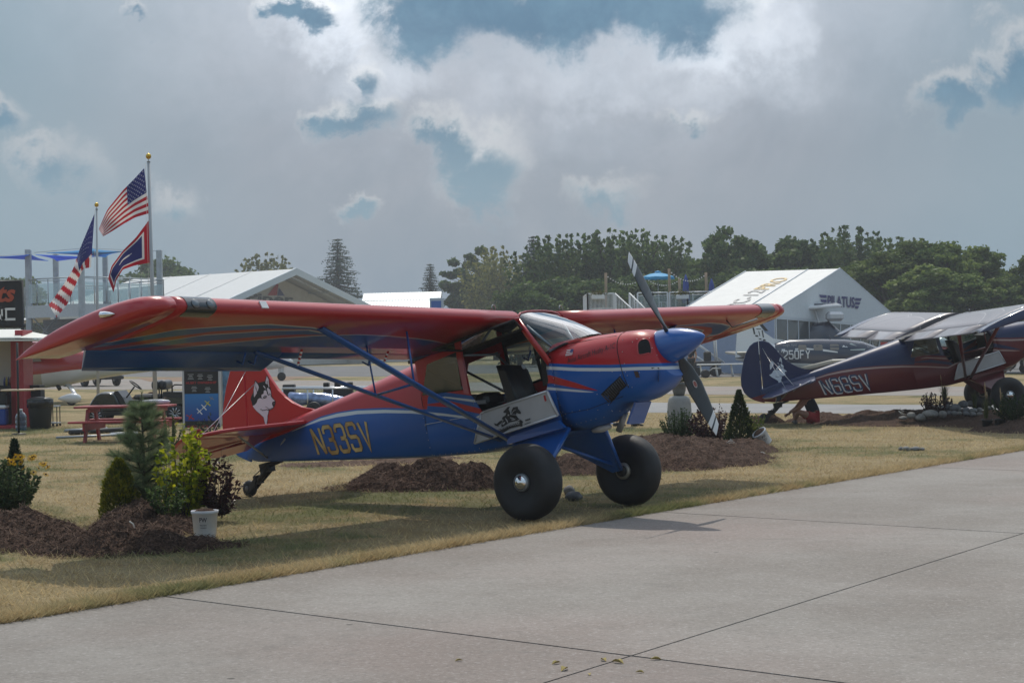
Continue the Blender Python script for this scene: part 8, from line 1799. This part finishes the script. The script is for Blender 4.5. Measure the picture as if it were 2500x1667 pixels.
def person(label, loc, rz, J, top, legs, shoes, hat=None, sleeves=.5, longleg=True, face=(1, 0, 0), bare=False):
    """J: joints in metres, x forward, y left"""
    t = thing('person', label, 'person', loc, rz); V = {k: Vector(v) for k, v in J.items()}
    order = ['pel', 'waist', 'chest', 'neck', 'headb', 'lsh', 'lel', 'lwr', 'rsh', 'rel', 'rwr', 'lhip', 'lkn', 'lan', 'rhip', 'rkn', 'ran']; ix = {k: i for i, k in enumerate(order)}
    E = [('pel','waist'),('waist','chest'),('chest','neck'),('neck','headb'),('chest','lsh'),('lsh','lel'),('lel','lwr'),('chest','rsh'),('rsh','rel'),('rel','rwr'),('pel','lhip'),('lhip','lkn'),('lkn','lan'),('pel','rhip'),('rhip','rkn'),('rkn','ran')]
    rd = dict(pel=.125, waist=.12, chest=.135, neck=.055, headb=.05, lsh=.06, lel=.044, lwr=.028, lhip=.088, lkn=.058, lan=.038); rad = [rd.get(k, rd.get('l'+k[1:], .05)) for k in order]
    skinned(t, 'body', [V[k] for k in order], [(ix[a], ix[c]) for a, c in E], rad, SKIN)
    head(t, V['headb']+Vector((.02, 0, .115)), face, hat)
    up = ['pel', 'waist', 'chest', 'neckb', 'lsh', 'lsl', 'rsh', 'rsl']; V['neckb'] = V['chest'].lerp(V['neck'], .72); V['lsl'] = V['lsh'].lerp(V['lel'], sleeves); V['rsl'] = V['rsh'].lerp(V['rel'], sleeves)
    up = ['pel', 'waist', 'chest', 'neckb', 'lsh', 'rsh']+([] if bare else ['lsl', 'rsl']); k2 = {k: i for i, k in enumerate(up)}; e2 = [('pel','waist'),('waist','chest'),('chest','neckb'),('chest','lsh'),('chest','rsh')]+([] if bare else [('lsh','lsl'),('rsh','rsl')])
    r2 = dict(pel=.14, waist=.14, chest=.15, neckb=.07, lsh=.074 if not bare else .05, rsh=.074 if not bare else .05, lsl=.062, rsl=.062); skinned(t, 'shirt', [V[k] for k in up], [(k2[a], k2[c]) for a, c in e2], [r2[k] for k in up], top)
    q = 1.0 if longleg else .55; V['lc'] = V['lhip'].lerp(V['lkn'], q) if not longleg else V['lkn']; V['rc'] = V['rhip'].lerp(V['rkn'], q) if not longleg else V['rkn']
    lg = ['pel', 'lhip', 'lc', 'rhip', 'rc']; e3 = [('pel','lhip'),('lhip','lc'),('pel','rhip'),('rhip','rc')]; r3 = dict(pel=.14, lhip=.105, rhip=.105, lc=.078 if longleg else .095, rc=.078 if longleg else .095)
    if longleg:
        V['le'] = V['lkn'].lerp(V['lan'], .9); V['re'] = V['rkn'].lerp(V['ran'], .9); lg += ['le', 're']; e3 += [('lc','le'),('rc','re')]; r3['le'] = r3['re'] = .064
    k3 = {k: i for i, k in enumerate(lg)}; skinned(t, 'trousers' if longleg else 'shorts', [V[k] for k in lg], [(k3[a], k3[c]) for a, c in e3], [r3[k] for k in lg], legs)
    for s in 'lr':
        an = V[s+'an']; f = Vector(J.get(s+'toe', (an.x+.2, an.y, .04)))-an; fd = Vector((f.x, f.y, 0)).normalized(); m = MB(); sd = Vector((-fd.y, fd.x, 0)); z0_ = min(an.z, .09) if longleg else an.z
        rings = []
        for a, w, h in ((-.07,.032,.07),(-.02,.04,.085),(.06,.043,.07),(.13,.046,.05),(.175,.036,.035),(.20,.015,.02)): c = Vector((an.x, an.y, max(0, an.z-.085)))+fd*a; rings.append([c+sd*(w*math.cos(x))+Vector((0, 0, .5*h*(1+math.sin(x)))) for x in np.linspace(0, 6.283, 13)[:-1]])
        m.loft(rings); m.build('shoe', shoes, t); d = V[s+'wr']-V[s+'el']; fingers(t, V[s+'wr'], d, (.3, -.6 if s == 'l' else .6, 0) if longleg else (0, 0, -1), .5)
    return t
STAND = dict(pel=(0,0,.96), waist=(0,0,1.12), chest=(.01,0,1.32), neck=(0,0,1.47), headb=(.015,0,1.53), lsh=(0,.19,1.41), lel=(-.02,.25,1.13), lwr=(.09,.25,.90), rsh=(0,-.19,1.41), rel=(-.02,-.25,1.13), rwr=(.10,-.25,.90), lhip=(0,.09,.90), lkn=(.03,.10,.49), lan=(0,.11,.085), rhip=(0,-.09,.90), rkn=(.03,-.10,.49), ran=(-.0,-.11,.085))
walk = dict(STAND, lkn=(.16,.09,.50), lan=(.20,.09,.085), rkn=(-.02,-.09,.49), ran=(-.22,-.10,.10))
p = gp(1528, 1041); person('person walking behind the engine, only dark trousers and black shoes in view', p, R(8), walk, mat('grey shirt', (.2, .2, .21), .8), mat('dark grey trousers', (.055, .055, .058), .8), BLACK)
p = place(1688, Y=86); person('person in a dark navy shirt and cap standing behind the spinner', (p.x, 86, 0), R(-120), dict(STAND, rel=(.05,-.27,1.15), rwr=(.24,-.14,1.2)), mat('dark navy shirt', (.012, .016, .03), .8), mat('dark trousers', (.03, .03, .035), .8), BLACK, mat('tan cap', (.35, .28, .18), .7))
SIT = dict(pel=(0,0,.12), waist=(.06,0,.28), chest=(.16,0,.47), neck=(.24,0,.60), headb=(.30,0,.64), lsh=(.18,.18,.56), lel=(.36,.24,.34), lwr=(.52,.10,.24), rsh=(.18,-.18,.56), rel=(.36,-.26,.32), rwr=(.54,-.10,.22), lhip=(.06,.10,.12), lkn=(.40,.30,.26), lan=(.42,-.08,.09), rhip=(.06,-.10,.12), rkn=(.40,-.32,.26), ran=(.44,.06,.09), ltoe=(.44,-.3,.05), rtoe=(.46,.3,.05))
p = gp(1990, 1033); person('person in red shorts and a navy top sitting cross-legged under the dark tail', (p.x+.02, p.y, 0), R(180), SIT, mat('navy tank top', (.012, .018, .035), .8), mat('red shorts', (.40, .03, .035), .7), mat('grey sandal', (.12, .11, .1), .7), None, .3, False, bare=True)

# ================================================================== HAZY AIR
hm = bpy.data.materials.new('hazy air'); hm.use_nodes = True; g = NG(hm.node_tree); g.n.clear(); o_ = g.new('ShaderNodeOutputMaterial'); v_ = g.new('ShaderNodeVolumePrincipled')
v_.inputs['Color'].default_value = (.86, .92, 1.0, 1); v_.inputs['Density'].default_value = HAZE; v_.inputs['Anisotropy'].default_value = .2
g.l.new(v_.outputs[0], o_.inputs['Volume'])
m = MB(); m.box((0, 130, 14.5), (900, 420, 31)); hz = stuff(m.build('haze', hm))
SC.cycles.volume_bounces = 1
